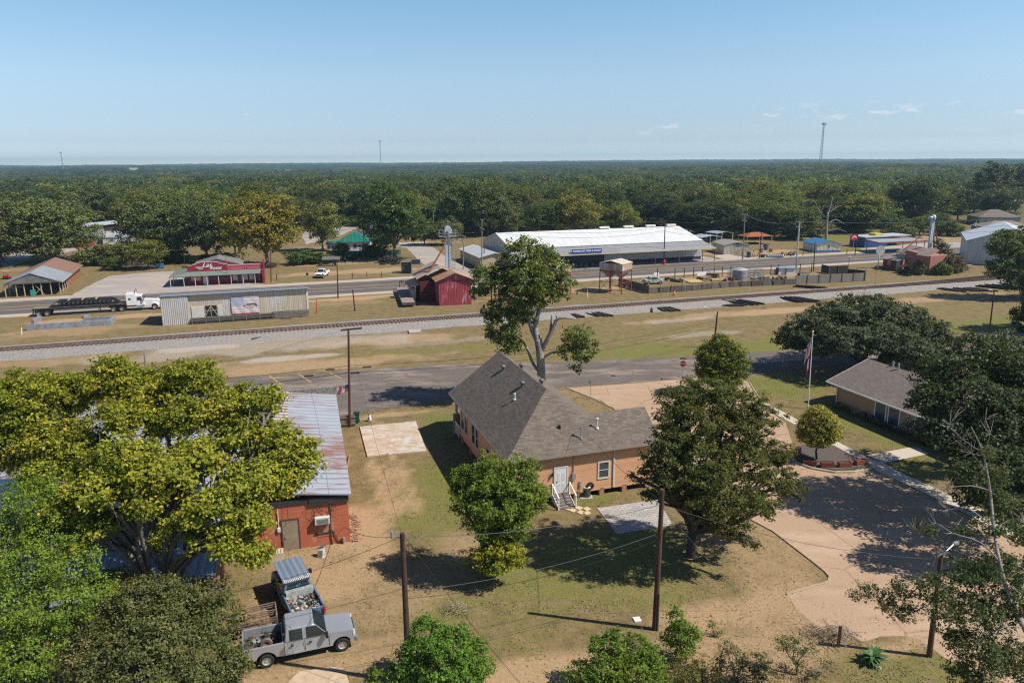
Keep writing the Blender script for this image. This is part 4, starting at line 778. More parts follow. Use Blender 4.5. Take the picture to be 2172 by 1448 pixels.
i_ = .45; mb = MB(); mb.prism([(i_, i_), (X1 - i_, i_), (X1 - i_, Wi - i_), (Wm - i_, Wi - i_), (Wm - i_, Ln - 2.6), (i_, Ln - 2.6)], .5, e - .17)
mb.add([(X1 - i_, i_, e - .17), (X1 - i_, Wi - i_, e - .17), (X1 - i_, 2.85, e + 1.7)], [(0, 1, 2)]); mb.build('wall', SID, hs)
for x, y in [(x, i_ + .15) for x in (.7, 3, 6, 8.2, 10.2, 12.3)] + [(i_ + .15, y) for y in (3, 6, 9, 12, 15)] + [(X1 - .6, 4)]: MB().box(x - .2, x + .2, y - .15, y + .25, 0, .62).build('pier', M('pier_block', (.35, .2, .13), .9), hs)
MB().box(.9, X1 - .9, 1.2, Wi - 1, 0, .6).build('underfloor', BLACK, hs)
for s_, (x, y) in enumerate([(i_, i_), (X1 - i_, i_), (9.2, i_ - .03)]): MB().box(x - .07, x + .07, y - .05, y + .07, .62, e - .17).build('corner_board', TRIM, hs)
ff = lambda u, z, o: (u, i_ - o, z); fl = lambda u, z, o: (i_ - o, u, z)
du = local(hs, P(1178, 1027, .95)).x; wu = local(hs, P(1277, 1012, 1.4)).x
d = door(hs, ff, du, .75, .95, 2.1, WHITE, TRIM, .13); g = MB()
for a, b in ((-.2, 1.5), (.2, 1.5), (-.2, .62), (.2, .62)):
    MB.ob(g, (du + a, i_ - .045, .75 + b - .15), (.26, .012, .62))
g.build('door_panel', M('door_panel', (.6, .61, .63), .5), d)
window(hs, ff, wu, 1.55, .8, 1.25, TRIM, GL, .13, (1, 2)); window(hs, ff, 1.9, 1.9, .8, .75, TRIM, GL, .12, (1, 2))
for y, w, h in ((15.0 - .3, 1.0, 1.7), (13.4, .7, 1.7), (10.9, 1.0, 1.7), (9.7, .7, 1.7), (6.3, .75, 1.2), (2.2, .8, 1.3)): window(hs, fl, y, 1.55, w, h, TRIM, GL, .11, (1, 2))
# porch at the street end
MB().box(.3, Wm - .3, Ln - 2.6, Ln - .2, .3, .62).build('porch_floor', CONC, hs)
for x in (.6, 5.2, Wm - .6):
    pc = MB().box(x - .3, x + .3, Ln - .8, Ln - .25, 0, 2.0).build('porch_pier', BRICK('pier_brick', (.28, .09, .06), (.35, .13, .09), (.3, .27, .24), .22, .08, .012), hs); MB().box(x - .12, x + .12, Ln - .65, Ln - .4, 2.0, e - .17).build('column', TRIM, pc)
mb = MB(); mb.box(.35, .42, Ln - 2.6, Ln - .8, 1.35, 1.45)
for k in range(9): mb.box(.36, .41, Ln - 2.5 + k * .2, Ln - 2.45 + k * .2, .62, 1.35)
mb.build('porch_rail', WHITE, hs)
# roof vents and pipes
def onroof(x, y): 
    z = min(kz * x, kz * y) if x <= 5.2 else max(min(kz * (Wm - x), kz * y), min(kz * y, kz * (Wi - y)) if y < Wi else -9)
    return e + z
for px, py in ((1067, 777), (1108, 810)):
    best = min(((abs(proj(*world(hs, (x, y, onroof(x, y) + .3)))[0] - px) + abs(proj(*world(hs, (x, y, onroof(x, y) + .3)))[1] - py), x, y) for x in np.arange(.5, 5, .25) for y in np.arange(2, 18, .25)))
    x, y = best[1:]; z = onroof(x, y); v_ = MB().cyl((x, y, z - .1), (x, y, z + .3), .13).lathe([(0, .52), (.16, .48), (.26, .36), (.24, .28), (0, .28)], (x, y, z)).build('roof_vent', M('vent_bronze', (.14, .12, .11), .5), hs, smooth=True)
for x, y in ((5.6, 12.6), (5.7, 7.6)):
    z = onroof(x, y); MB().cyl((x, y, z - .1), (x, y, z + .3), .13).lathe([(0, .52), (.16, .48), (.26, .36), (.24, .28), (0, .28)], (x, y, z)).build('roof_vent', _mc['vent_bronze'], hs, smooth=True)
for (x, y, h_, m_) in ((3.2, 7.4, .45, WHITE), (6.55, 1.0, .9, GALV), (8.2, 1.6, .75, WHITE), (5.1, 2.0, .12, BLACK)):
    z = onroof(x, y); MB().cyl((x, y, z - .1), (x, y, z + h_), .05).cyl((x, y, z + h_), (x, y, z + h_ + .12), .1).cyl((x, y, z - .05), (x, y, z + .08), .14).build('vent_pipe', m_, hs)
# meter, conduit, lamp, downpipe on the back wall
mb = MB(); mb.cyl((6.6 - .9, i_ - .06, 2.3), (5.7, i_ - .06, e - .1), .035).box(5.55, 5.85, i_ - .18, i_, 1.75, 2.3); mb.build('meter_box', GALV, hs)
MB().box(6.2, 6.35, i_ - .1, i_, 1.0, 1.5).cyl((6.2, i_ - .06, .2), (6.2, i_ - .06, 1), .02).cyl((6.35, i_ - .06, .3), (6.35, i_ - .06, 1), .02).build('switch_box', GALV, hs)
MB().lathe([(0, .3), (.07, .26), (.1, 0), (0, -.02)], (du - .75, i_ - .12, 2.3)).build('porch_lamp', BLACK, hs)
# steps
st = thing('back_steps', 'white wooden steps with handrails and brown treads below the white back door', 'steps', world(hs, (du, i_, 0)), HA)
DECK = M('tread_brown', (.16, .115, .1), .7); tr_ = MB(); rs1 = MB()
for k in range(5):
    y = -.28 * (k + 1); z = .62 - .13 * k; tr_.box(-.7, .7, y - .02, y + .26, z - .03, z); rs1.box(-.68, .68, y + .01, y + .04, 0 if k == 4 else z - .14, z - .035)
rs1.add([(-.7, 0, 0), (-.7, -1.4, 0), (-.7, -1.4, .1), (-.7, 0, .72), (-.66, 0, 0), (-.66, -1.4, 0), (-.66, -1.4, .1), (-.66, 0, .72)], [(0, 1, 2, 3), (4, 7, 6, 5), (0, 4, 5, 1), (1, 5, 6, 2), (2, 6, 7, 3)]); rs1.add([(.66, 0, 0), (.66, -1.4, 0), (.66, -1.4, .1), (.66, 0, .72), (.7, 0, 0), (.7, -1.4, 0), (.7, -1.4, .1), (.7, 0, .72)], [(0, 1, 2, 3), (4, 7, 6, 5), (0, 4, 5, 1), (1, 5, 6, 2), (2, 6, 7, 3)])
rs1.build('risers', WHITE, st); tr_.build('treads', DECK, st)
for s_ in (-.72, .72): MB().bar((s_, 0, 1.6), (s_, -1.45, 1.0), .09, .06).box(s_ - .045, s_ + .045, -1.42, -1.33, 0, 1.03).box(s_ - .045, s_ + .045, -.06, .0, .1, 1.6).build('handrail', WHITE, st)
# air conditioner and hose reel
ac = thing('air_conditioner', 'round dark air conditioning unit on the lawn by the orange back wall', 'air conditioner', P(1243, 1052))
MB().cyl((0, 0, .05), (0, 0, .82), .36, n=24).build('casing', M('ac_grille', (.07, .065, .06), .6, .2, .4, 30), ac); MB().lathe([(.37, .8), (.39, .9), (.3, .92), (.28, .84)], n=24, close=True).build('top_ring', WHITE, ac)
MB().lathe([(.02, .86), (.27, .84)], n=24).build('fan_grille', BLACK, ac); MB().box(-.5, .5, -.5, .5, 0, .05).build('pad', CONC, ac)
hr = local(hs, P(1247, 1035, .6)); q = world(hs, (hr.x, i_ - .1, 1.0)); tag(MB().lathe([(.2, -.06), (.3, -.06), (.3, .06), (.2, .06)], axis='y', close=True).build('garden_hose', BLACK, loc=q, rz=HA), 'dark coiled garden hose hung on the orange wall behind the air conditioner', 'hose')

# ---------------------------------------------------------------- brick building on the left
BRK = BRICK('red_brick', (.55, .15, .07), (.42, .1, .05), (.45, .24, .17), .4, .11, .012, 1., stain=(.46, .3, .24))
be = P(743.5, 1148); BA = R(15.5); bb = thing('brick_building', 'old red brick commercial building with rusty corrugated metal roof under the big tree', 'building', be, BA)
BH = 3.6
mb = MB(); mb.box(-31, -.0, 0, 23, 0, BH); mb.build('wall', BRK, bb)
ROOFB = METAL('tin_blue_grey', (.47, .5, .56), 1, .9, (.24, .11, .075), .45, .4, .25, depth=.03)
t = NT('tin_striped_rust'); sp_ = t.n('ShaderNodeSeparateXYZ', i_Vector=t.co.outputs['Object']); w_ = t.math('SINE', t.math('MULTIPLY', sp_.outputs[1], 2 * PI / .8)); v_ = t.vec((.12, 1, 1))
t.out(t.mix(t.ramp(t.math('ADD', w_, t.math('MULTIPLY', t.math('SUBTRACT', t.noise(1.5, 5, v_), .5), 3.5)), -.1, .25), (.55, .53, .56), t.mix(t.noise(3), (.2, .07, .05), (.34, .16, .12))), .5, .2, t.bump(w_, .03, .5)); ROOFR = t.m
mb = MB(); mb.slab([(-9.0, -.25, 5.0), (.25, -.25, BH + .12), (.25, 23.6, BH + .12), (-9.0, 23.6, 5.0)], .08); mb.build('roof', ROOFB, bb)
MB().slab([(-9.0, 12.5, 5.09), (-4.2, 12.5, 4.42), (-4.2, 23.3, 4.42), (-9.0, 23.3, 5.09)], .06).build('roof', ROOFR, bb)['label'] = 'heavily rust striped part of the roof'
MB().slab([(-31, -.25, 4.2), (-9.0, -.25, 5.0), (-9.0, 23.6, 5.0), (-31, 23.6, 4.2)], .08).build('roof', ROOFB, bb)
MB().box(-31, -.02, -.06, .0, BH - .28, BH + .1).box(-2.6, .05, -.12, -.05, BH - .45, BH + .02).build('roof_edge', M('tar_black', (.04, .04, .045), .8, 0, .4, 5), bb)
MB().box(-9, .3, 23.3, 23.8, BH, BH + .9).build('parapet', M('crumbled_parapet', (.17, .15, .14), .95, 0, .5, 4, (.3, .27, .25), .45, 6, .06, 6), bb)
fb = lambda u, z, o: (u, -o, z); du2 = local(bb, P(620, 1166)).x
dd = door(bb, fb, du2, .0, 1.05, 2.25, M('dull_door', (.3, .24, .17), .6, 0, .15, 1.5), M('dark_frame', (.1, .06, .05), .7), .08)
wu2 = local(bb, P(684, 1104, 1.8)).x; MB().box(wu2 - .5, wu2 + .5, -.32, 0, 1.75, 2.25).build('window_unit', M('white_unit', (.6, .62, .62), .5, 0, .1, 3), bb); 
MB().box(wu2 - .38, wu2 + .4, -.335, -.32, 1.8, 2.15).build('unit_grille', M('unit_grille', (.2, .2, .2), .6, 0, .6, 9), bb)
MB().box(wu2 - .35, wu2 + .75, -.02, 0, .7, 1.6).build('bricked_opening', M('patched_brick', (.4, .2, .14), .9, 0, .3, 6), bb)
MB().bar((wu2 - .6, -.05, .95), (wu2 + .8, -.05, .95), .05).build('iron_bar', BLACK, bb)
MB().box(du2 - .85, du2 - .65, -.12, 0, 1.5, 1.8).cyl((du2 - .75, -.05, 1.8), (du2 - .75, -.05, 3.2), .025).build('meter_box', WHITE, bb)
MB().cyl((-.45, -.15, 0), (-.45, -.15, .5), .1).build('gas_regulator', GALV, bb)
vn = MB(); r_ = random.Random(3)
for k in range(34):
    x = r_.uniform(-3, -.6) if k % 2 else r_.uniform(-8, -3); z = BH + .1; p = [(x, -.03, z)]
    for q in range(r_.randint(3, 8)): x += r_.uniform(-.22, .22); z -= r_.uniform(.15, .4); p.append((x, -.03 - r_.uniform(0, .06), max(0, z)))
    vn.tube(p, [.018] + [.008] * (len(p) - 1), 4)
vn.tube([(-1.25, -.04, 0), (-1.3, -.06, 1.2), (-1.2, -.04, 2.5), (-1.3, -.04, 3.7)], .04, 5); vn.tube([(-.8, -.04, 0), (-.9, -.06, .5), (-1.25, -.04, 1.2)], .03, 5)
tag(vn.build('dead_vine', M('vine_brown', (.1, .07, .05), .9, 0, .3, 5), loc=be, rz=BA, fix=False), 'leafless brown vine climbing the brick wall above the window unit', 'vine')
# lean-to sheds in front of it, under the tree
MB().box(-19.5, -8.2, -7.2, -.1, 0, 2.5).build('shed_wall', M('shed_brown', (.16, .08, .06), .8, 0, .3, 1), bb)
MB().slab([(-19.8, -7.6, 2.65), (-8.0, -7.6, 2.65), (-8.0, 0, 3.3), (-19.8, 0, 3.3)], .06).build('shed_roof', METAL('tin_blue', (.33, .38, .46), 0, .5, amt=.2), bb)
MB().box(-8.3, -7.75, -7.4, -6.9, 0, 2.7).build('shed_post', M('post_pinkbrown', (.25, .14, .12), .8), bb)
# fence, bins and bits along the brick wall
q0 = local(bb, P(717, 905)); fe = thing('wooden_fence', 'short grey board fence panel between the brick building and the pole', 'fence', P(718, 907), BA)
MB().box(0, 1.7, 0, .05, .05, 1.25).build('boards', SIDING('fence_boards', (.2, .18, .16), .15, True, .25, th=.2), fe); MB().box(-.05, 1.75, -.08, 0, .25, .35).box(-.05, 1.75, -.08, 0, .95, 1.05).build('rails', WOODG, fe)
gb = thing('wheelie_bin', 'dark green wheeled rubbish bin beside the tall pole', 'bin', P(757, 896), R(10)); GRN = M('bin_green', (.01, .1, .06), .5, 0, .1)
MB().add([(-.25, -.28, .1), (.25, -.28, .1), (.25, .28, .1), (-.25, .28, .1), (-.3, -.33, 1.0), (.3, -.33, 1.0), (.3, .33, 1.0), (-.3, .33, 1.0)], [(3, 2, 1, 0), (4, 5, 6, 7), (0, 1, 5, 4), (1, 2, 6, 5), (2, 3, 7, 6), (3, 0, 4, 7)]).build('bin_body', GRN, gb, bevel=.03)
MB().box(-.33, .33, -.36, .38, 1.005, 1.08).build('lid', BLACK, gb, bevel=.03)
for s_ in (-.27, .27): MB().cyl((s_ - .03, .3, .13), (s_ + .03, .3, .13), .13).build('wheel', RUBBER, gb)
gn = thing('yard_ornament', 'small white and red lawn ornament next to the green bin', 'ornament', P(784, 893)); MB().lathe([(0, 0), (.2, .02), (.22, .25), (.13, .45), (.17, .55), (.1, .7), (0, .74)]).build('body', WHITE, gn, smooth=True); MB().lathe([(0, .7), (.11, .68), (.03, .85), (0, .86)]).cyl((-.12, -.12, .3), (.05, -.2, .35), .06).build('hat', M('ornament_red', (.5, .03, .03), .5), gn)
tb = thing('scrap_stand', 'weathered grey stand of scrap leaning on the dry lawn by the brick wall', 'scrap', P(682, 1180), R(-20)); MB().add([(-.2, -.2, 0), (.2, -.2, 0), (.25, .2, 0), (-.2, .2, 0), (-.15, -.15, .5), (.2, -.1, .55), (.2, .15, .7), (-.15, .15, .6)], [(3, 2, 1, 0), (4, 5, 6, 7), (0, 1, 5, 4), (1, 2, 6, 5), (2, 3, 7, 6), (3, 0, 4, 7)]).build('drum', M('scrap_white', (.45, .45, .43), .7, 0, .4, 6), tb); MB().bar((-.3, 0, .55), (.35, .25, .9), .2, .03).build('board', WOODG, tb)
pl = thing('pallet', 'pale wooden pallet leaning behind the blue pickup cab', 'pallet', P(583, 1186), BA)
for k in range(6): MB().box(-.5 + k * .19, -.36 + k * .19, -.3, .4, .55, .58).build('slat', M('pale_wood', (.5, .42, .32), .8, 0, .15), pl)
MB().box(-.5, .6, -.3, -.22, 0, .55).box(-.5, .6, .32, .4, 0, .55).build('stringers', _mc['pale_wood'], pl)
for k in range(90):
    r_ = random.Random(900 + k); q = P(748 + r_.gauss(4, 6), 1140 + r_.uniform(-50, 8)); s_ = r_.uniform(.06, .13)
    if k == 0: rub = thing('brick_rubble', 'loose heap of broken red bricks along the corner of the brick building', 'rubble', P(750, 1120)); base_ = Vector(rub.location); mb = MB()
    d_ = q - base_; mb.ob((d_.x, d_.y, s_ * .4), (s_ * 2, s_, s_ * .8), r_.uniform(0, 3), r_.uniform(-.4, .4))
mb.build('bricks', M('brick_bits', (.3, .17, .12), .9, 0, .5, 3), rub, fix=False); rub['kind'] = 'stuff'
edg = thing('bed_edging', 'broken row of old brick edging along the brick building wall', 'edging', P(738, 985)); MB().bar((-.25, 2.0, .08), (.25, -1.6, .08), .12, .16).build('edging', M('edge_brick', (.35, .17, .11), .9, 0, .3, 4), edg)

# ---------------------------------------------------------------- tan brick office
TB = BRICK('tan_brick', (.36, .22, .13), (.43, .27, .17), (.42, .35, .28), .25, .09, .01, 1.)
oa = P(1771, 857.5); ob_ = P(1963, 937); oang = math.atan2(ob_.y - oa.y, ob_.x - oa.x)   # front wall runs away from a to b
of = thing('office_building', 'low tan brick office with brown shingle roof and tall paired windows on the right', 'building', oa, oang + PI)
# local x runs from the near end towards the street: the front wall is y = 0 seen from +y... keep walls in a frame where u = distance from a
LL = 19.0; DW = 9.5; oh = 2.75
fo = lambda u, z, o: (-u, o - 0.0, z)
of.rotation_euler = (0, 0, oang + PI)
# building body lies on the +x side of the front wall: local y negative
lx = local(of, ob_)
mb = MB(); mb.box(-13.0, 0, -DW, 0, 0, oh); mb.box(-LL, -13.0, -DW, -1.6, 0, oh); mb.box(-LL, -15.2, -1.6, .3, 0, oh)
mb.add([(0, 0, oh), (0, -DW, oh), (0, -DW / 2, oh + 1.7)], [(0, 1, 2)]); mb.build('wall', TB, of)
mb = MB(); k_ = 1.75 / (DW / 2)
for s_ in (1, -1):
    y0 = .75 if s_ == 1 else -DW - .75; ym = -DW / 2; z0_ = oh + .05 - k_ * .75; z1_ = oh + 1.8
    mb.slab([(.8, y0, z0_), (-LL - .8, y0, z0_), (-LL - .8, ym, z1_), (.8, ym, z1_)], .07)
mb.build('roof', SHING2, of)
mb = MB().bar((.8, .76, oh - .3), (-LL - .8, .76, oh - .3), .06, .16); mb.bar((.83, .76, oh - .3), (.83, -DW / 2, oh + 1.72), .05, .16); mb.build('fascia', WHITE, of)
sg = 1
for u0 in (5.6, 7.3, 9.9 + .6, 12.2 - .2):
    g = MB(); g.box(-u0 - 1.25, -u0, 0, .05, .35, 2.3); f_ = MB(); f_.box(-u0 - 1.38, -u0 - 1.25, 0, .08, .2, oh - .25); f_.box(-u0, -u0 + .13, 0, .08, .2, oh - .25); f_.box(-u0 - 1.25, -u0, 0, .08, .2, .32); f_.box(-u0 - 1.25, -u0, 0, .08, 2.3, 2.45); fr_ = f_.build('window', WHITE, of); g.build('pane', M('blue_glass', (.03, .06, .12), .15, 0, .2, 1, spec=.8), fr_)
MB().cyl((-.25, .1, 0), (-.25, .1, oh - .3), .05).build('downpipe', WHITE, of); MB().cyl((-9.6, .1, 0), (-9.6, .1, oh - .3), .05).build('downpipe', WHITE, of)
dfr = MB().box(-14.6, -13.6, -1.6, -1.5, 0, 2.2).build('door', WHITE, of); MB().box(-14.45, -13.75, -1.49, -1.47, .9, 2.0).build('pane', GL, dfr)
MB().cyl((-3.5, -4.6, oh + 1.6), (-3.5, -4.6, oh + 2.4), .1).build('vent_pipe', GALV, of); MB().cyl((-2.5, -4.9, oh + 1.6), (-2.5, -4.9, oh + 2.3), .1).build('vent_pipe', GALV, of)
for k in range(13):
    q = world(of, (-1 - k * .95, .75, 0)); tree('foundation_shrub', 'low dark shrub in the row along the tan brick office wall', 'shrub', (q.x, q.y, 0), [(0, 0, .35, .5, .4, .35)], LF_DARK, BARK, .12, 1.2, 0, seed=k, clump=.25, per=16, limbs=False, group='low dark shrubs along the office wall')
# guard rail beyond the lawn
gr = thing('guard_rail', 'white pipe rail along the street behind the live oak', 'railing', P(1590, 775)); a_ = P(1590, 775); b2 = P(1860, 752)
mb = MB()
for z in (.35, .65, .95): mb.bar((0, 0, z), (b2.x - a_.x, b2.y - a_.y, z), .06)
mb.build('rails', WHITE, gr); 
for k in range(9): q = (b2 - a_) * (k / 8); MB().cyl((q.x, q.y, 0), (q.x, q.y, 1.05), .05).build('post', WHITE, gr)
# planters round the mulch bed
RW = M('redwood', (.26, .07, .045), .75, 0, .2, 3)
for i, (x, y, a, lb) in enumerate([(1717, 985, -20, 'red wooden planter box left of the pear trunk on the mulch bed'), (1754, 990, -5, 'second red wooden planter box from the left along the kerb'), (1791, 990, 3, 'third red wooden planter box along the curved kerb'), (1825, 985, 12, 'right hand red wooden planter box at the point of the mulch bed'), (1692, 962, 60, 'dark shaded planter box at the far left of the mulch bed')]):
    q = P(x, y); o = thing('planter_box', lb, 'planter', (q.x, q.y, .06), R(a), 'planter boxes round the mulch bed'); mb = MB(); L_, D_ = .55, .24
    mb.box(-L_, L_, -D_, -D_ + .04, 0, .42).box(-L_, L_, D_ - .04, D_, 0, .42).box(-L_, -L_ + .04, -D_ + .04, D_ - .04, 0, .42).box(L_ - .04, L_, -D_ + .04, D_ - .04, 0, .42).build('box', RW, o); MB().box(-L_ + .05, L_ - .05, -D_ + .05, D_ - .05, 0, .34).build('soil', M('potting_soil', (.08, .06, .05), .95), o)
# ---------------------------------------------------------------- far side of the tracks
A = R(18.5); lf = lambda L, W_: (side(None, L, W_, 'f'), side(None, L, W_, 'l'), side(None, L, W_, 'r'))
# long corrugated shed with the faded flag
q = P(346, 690); L_ = 23.6; sh = thing('corrugated_shed', 'long cream corrugated metal shed with faded flag banner beside the railway', 'shed', q, A)
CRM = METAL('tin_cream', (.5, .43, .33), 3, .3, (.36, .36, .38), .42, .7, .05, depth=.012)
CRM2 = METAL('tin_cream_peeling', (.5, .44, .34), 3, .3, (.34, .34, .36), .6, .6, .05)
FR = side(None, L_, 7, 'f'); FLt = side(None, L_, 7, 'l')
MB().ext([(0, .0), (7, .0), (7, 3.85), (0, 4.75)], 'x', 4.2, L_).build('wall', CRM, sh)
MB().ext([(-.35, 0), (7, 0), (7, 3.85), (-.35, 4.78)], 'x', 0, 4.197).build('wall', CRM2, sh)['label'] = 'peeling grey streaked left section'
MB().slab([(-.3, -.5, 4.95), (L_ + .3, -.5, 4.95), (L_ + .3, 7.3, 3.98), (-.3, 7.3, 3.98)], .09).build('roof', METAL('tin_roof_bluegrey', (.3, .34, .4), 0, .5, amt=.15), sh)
dw = MB().box(4.6, 6.6, -.1, 0, .95, 2.85).build('sliding_door', M('door_offwhite', (.56, .55, .5), .7, 0, .12, 2), sh)
MB().box(8.7, 9.35, -.1, 0, 1.0, 2.85).build('sliding_door', _mc['door_offwhite'], sh)
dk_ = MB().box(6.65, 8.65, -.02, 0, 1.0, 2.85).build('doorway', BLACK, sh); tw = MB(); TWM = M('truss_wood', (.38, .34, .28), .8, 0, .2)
for a, b in (((6.7, 2.0), (8.6, 2.0)), ((6.7, 1.1), (7.6, 2.8)), ((8.6, 1.1), (7.6, 2.8)), ((7.6, 1.0), (7.6, 2.8)), ((6.7, 1.3), (6.7, 2.85)), ((8.6, 1.0), (8.6, 2.85))): tw.bar((a[0], -.08, a[1]), (b[0], -.08, b[1]), .09)
tw.build('timber_brace', TWM, dk_)
dck = MB()
for z in (.55, .85, 1.0): dck.box(4.4, 17.5, -.9, -.8, z, z + .09)
for k in range(7): dck.box(4.5 + k * 2.15, 4.62 + k * 2.15, -.92, -.78, 0, 1.1)
dck.box(4.4, 17.5, -.8, -.02, .9, .96); dck.build('loading_dock', WOODG, sh)
rp = MB(); r_ = random.Random(5)
for k in range(10): rp.bar((17.3 + r_.uniform(0, .5), -.9 - r_.uniform(0, .1), .15 + k * .12), (L_ - .05, -.9, .12 + k * .13), .09)
rp.box(17.5, L_, -.8, -.02, .9, .96).build('dock_boards', M('grey_boards', (.24, .21, .19), .9, 0, .35, 3, (.1, .09, .08), .45, 5), sh)
MB().box(L_ - .35, L_ - .05, -.06, 0, 1.1, 4.75).build('corner_trim', M('chalky_white', (.6, .58, .55), .8, 0, .15, 3), sh)
# faded flag banner (stripes nearly gone, torn open in the middle)
fb_ = thing('flag_banner', 'faded torn stars and stripes banner hung on the cream corrugated shed', 'flag', world(sh, (10.9, -.06, 0)), A)
FW_, z0_, z1_ = 4.5, 1.15, 4.15; t = NT('faded_flag'); sp_ = t.n('ShaderNodeSeparateXYZ', i_Vector=t.co.outputs['Object']); st_ = t.math('GREATER_THAN', t.math('FRACT', t.math('MULTIPLY', t.math('SUBTRACT', sp_.outputs[2], z0_), 13 / (z1_ - z0_) / 2)), .5)
c = t.mix(t.math('MULTIPLY', st_, .55), (.62, .58, .6), (.42, .3, .33)); blue = t.math('MULTIPLY', t.math('LESS_THAN', sp_.outputs[0], 2.0), t.math('GREATER_THAN', sp_.outputs[2], 2.5))
c = t.mix(blue, c, (.36, .38, .48)); c = t.mix(t.math('LESS_THAN', sp_.outputs[2], z0_ + .1), c, (.45, .06, .08)); t.out(c, .9)
fl_ = MB(); nx_, nz2 = 24, 16
def fpt(i, j):
    u = i / nx_; w = j / nz2; x = u * FW_; z = z0_ + (z1_ - z0_) * w - .12 * math.sin(PI * u) * (1 - w); return (x, -.04 - .07 * abs(math.sin(u * 9 + w * 4)) * (1.2 - w), z)
fl_.add([fpt(i, j) for j in range(nz2 + 1) for i in range(nx_ + 1)], [(j * (nx_ + 1) + i, j * (nx_ + 1) + i + 1, (j + 1) * (nx_ + 1) + i + 1, (j + 1) * (nx_ + 1) + i) for j in range(nz2) for i in range(nx_) if not (((i - 15.5) / 6.5) ** 2 + ((j - 6.4 - (i - 15) * .06) / 1.9) ** 2 < 1)])
fl_.build('cloth', t.m, fb_, smooth=True, fix=False)
pq = P(610, 677); pa = thing('pallet', 'grey wooden pallet leaning on the dock of the cream shed', 'pallet', pq, A)
for k in range(5): MB().box(-.5 + k * .24, -.36 + k * .24, -.05, 0, 0, 1.2).build('slat', WOODG, pa)
MB().box(-.5, .6, 0, .08, .1, .2).box(-.5, .6, 0, .08, 1.0, 1.1).build('stringers', WOODG, pa)

# restaurant
w0 = P(*z2(235, 640)); rq = thing('restaurant', 'red painted restaurant with stepped false front, sign and grey green canopy', 'restaurant', w0, R(17))
RD = BRICK('maroon_blocks', (.27, .025, .035), (.32, .035, .045), (.18, .02, .03), .5, .2, .01, 1.); RD2 = M('sign_maroon', (.24, .02, .035), .6, 0, .08, 1.5); PK = M('pinkish_red_panel', (.47, .09, .12), .7, 0, .2, 3)
LR = 15.6; MB().box(0, LR, 0, 9, 0, 2.9).build('wall', RD, rq)
mb = MB(); mb.ext([(0, 2.9), (8.4, 2.9), (8.4, 4.3), (7.4, 4.3), (7.4, 4.5), (6.6, 4.5), (6.6, 4.75), (5.3, 4.95), (3.2, 4.95), (2.0, 4.75), (2.0, 4.5), (1.1, 4.5), (1.1, 4.3), (0, 4.3)], 'y', -.05, .2); ff_ = mb.build('false_front', RD2, rq)
cp = MB()
for a, b in (((0, 4.3), (1.1, 4.3)), ((1.1, 4.5), (2.0, 4.5)), ((2.0, 4.75), (3.2, 4.95)), ((3.2, 4.95), (5.3, 4.95)), ((5.3, 4.95), (6.6, 4.75)), ((6.6, 4.5), (7.4, 4.5)), ((7.4, 4.3), (8.4, 4.3))): cp.bar((a[0], .07, a[1] + .05), (b[0], .07, b[1] + .05), .32, .1)
cp.build('coping', M('pink_coping', (.62, .45, .46), .7), ff_)
MB().box(8.4, LR, -.05, .2, 2.9, 4.05).build('false_front', PK, rq); MB().box(8.4, LR, -.08, .23, 4.053, 4.15).build('coping', _mc['pink_coping'], rq)
for a, b in ((8.8, 12.0), (12.3, 15.3)):
    m_ = MB(); m_.box(a, b, -.08, -.05, 3.75, 3.82).box(a, b, -.08, -.05, 3.0, 3.07).box(a, a + .07, -.08, -.05, 3.07, 3.75).box(b - .07, b, -.08, -.05, 3.07, 3.75).build('panel_moulding', RD2, rq)
MB().box(LR + .003, LR + .45, -2.2, 6, 0, 3.0).box(LR + .003, LR + .45, -.1, 6, 3.003, 4.3).build('end_wall', RD2, rq)
cm = M('canopy_shingle', (.15, .18, .16), .9, 0, .2, 4)
MB().slab([(-3.6, -2.2, 2.25), (LR + .2, -2.2, 2.25), (LR + .2, -.06, 2.95), (0, -.06, 2.95)], .1).slab([(-3.6, -2.2, 2.25), (0, -.06, 2.95), (0, 9, 2.95), (-3.6, 9, 2.25)], .1).build('canopy', cm, rq)
posts(rq, [(-3.4, -2.0), (-.7, -2.0), (1.6, -2.0), (4.0, -2.0), (6.4, -2.0), (9, -2.0), (11.5, -2.0), (14, -2.0), (-3.4, 3), (-3.4, 7)], 0, 2.25, .08, M('post_white_worn', (.5, .47, .45), .8))
FQ = side(None, LR, 9, 'f')
door(rq, FQ, 3.6, .05, .95, 2.1, M('door_paleblue', (.62, .68, .74), .5), WHITE); window(rq, FQ, 1.6, 1.0, 1.9, .8, M('ochre_frame', (.4, .26, .1), .7), M('blind_cream', (.5, .42, .3), .5)); window(rq, FQ, 5.2, 1.0, 1.3, .8, BLACK); window(rq, FQ, 7.2, 1.0, 1.4, .8, BLACK)
for u_ in (9.7, 12.0, 13.2): window(rq, FQ, u_, .6, .85, 1.3, RD2, M('white_blind', (.55, .55, .55), .5))
for u_ in (10.7, 14.4): door(rq, FQ, u_, .05, .9, 2.1, M('dark_panel_door', (.2, .04, .05), .5), WHITE)
txt = M('sign_white', (.8, .78, .78), .5)
text('lettering', 'Las', 1.35, txt, ff_, (4.05, -.08, 4.3), (PI / 2, 0, R(0)), .01, .45, 1.0, 1.1, .012); text('lettering', 'Rosas', 1.05, txt, ff_, (5.8, -.08, 3.6), (PI / 2, 0, 0), .01, .45, 1.0, 1.0, .012)
text('lettering', 'MEXICAN', .33, txt, ff_, (2.55, -.08, 3.85), (PI / 2, 0, 0), .01, 0, 1.05, 1.0, .012); text('lettering', 'FOOD', .33, txt, ff_, (2.75, -.08, 3.48), (PI / 2, 0, 0), .01, 0, 1.05, 1, .012)
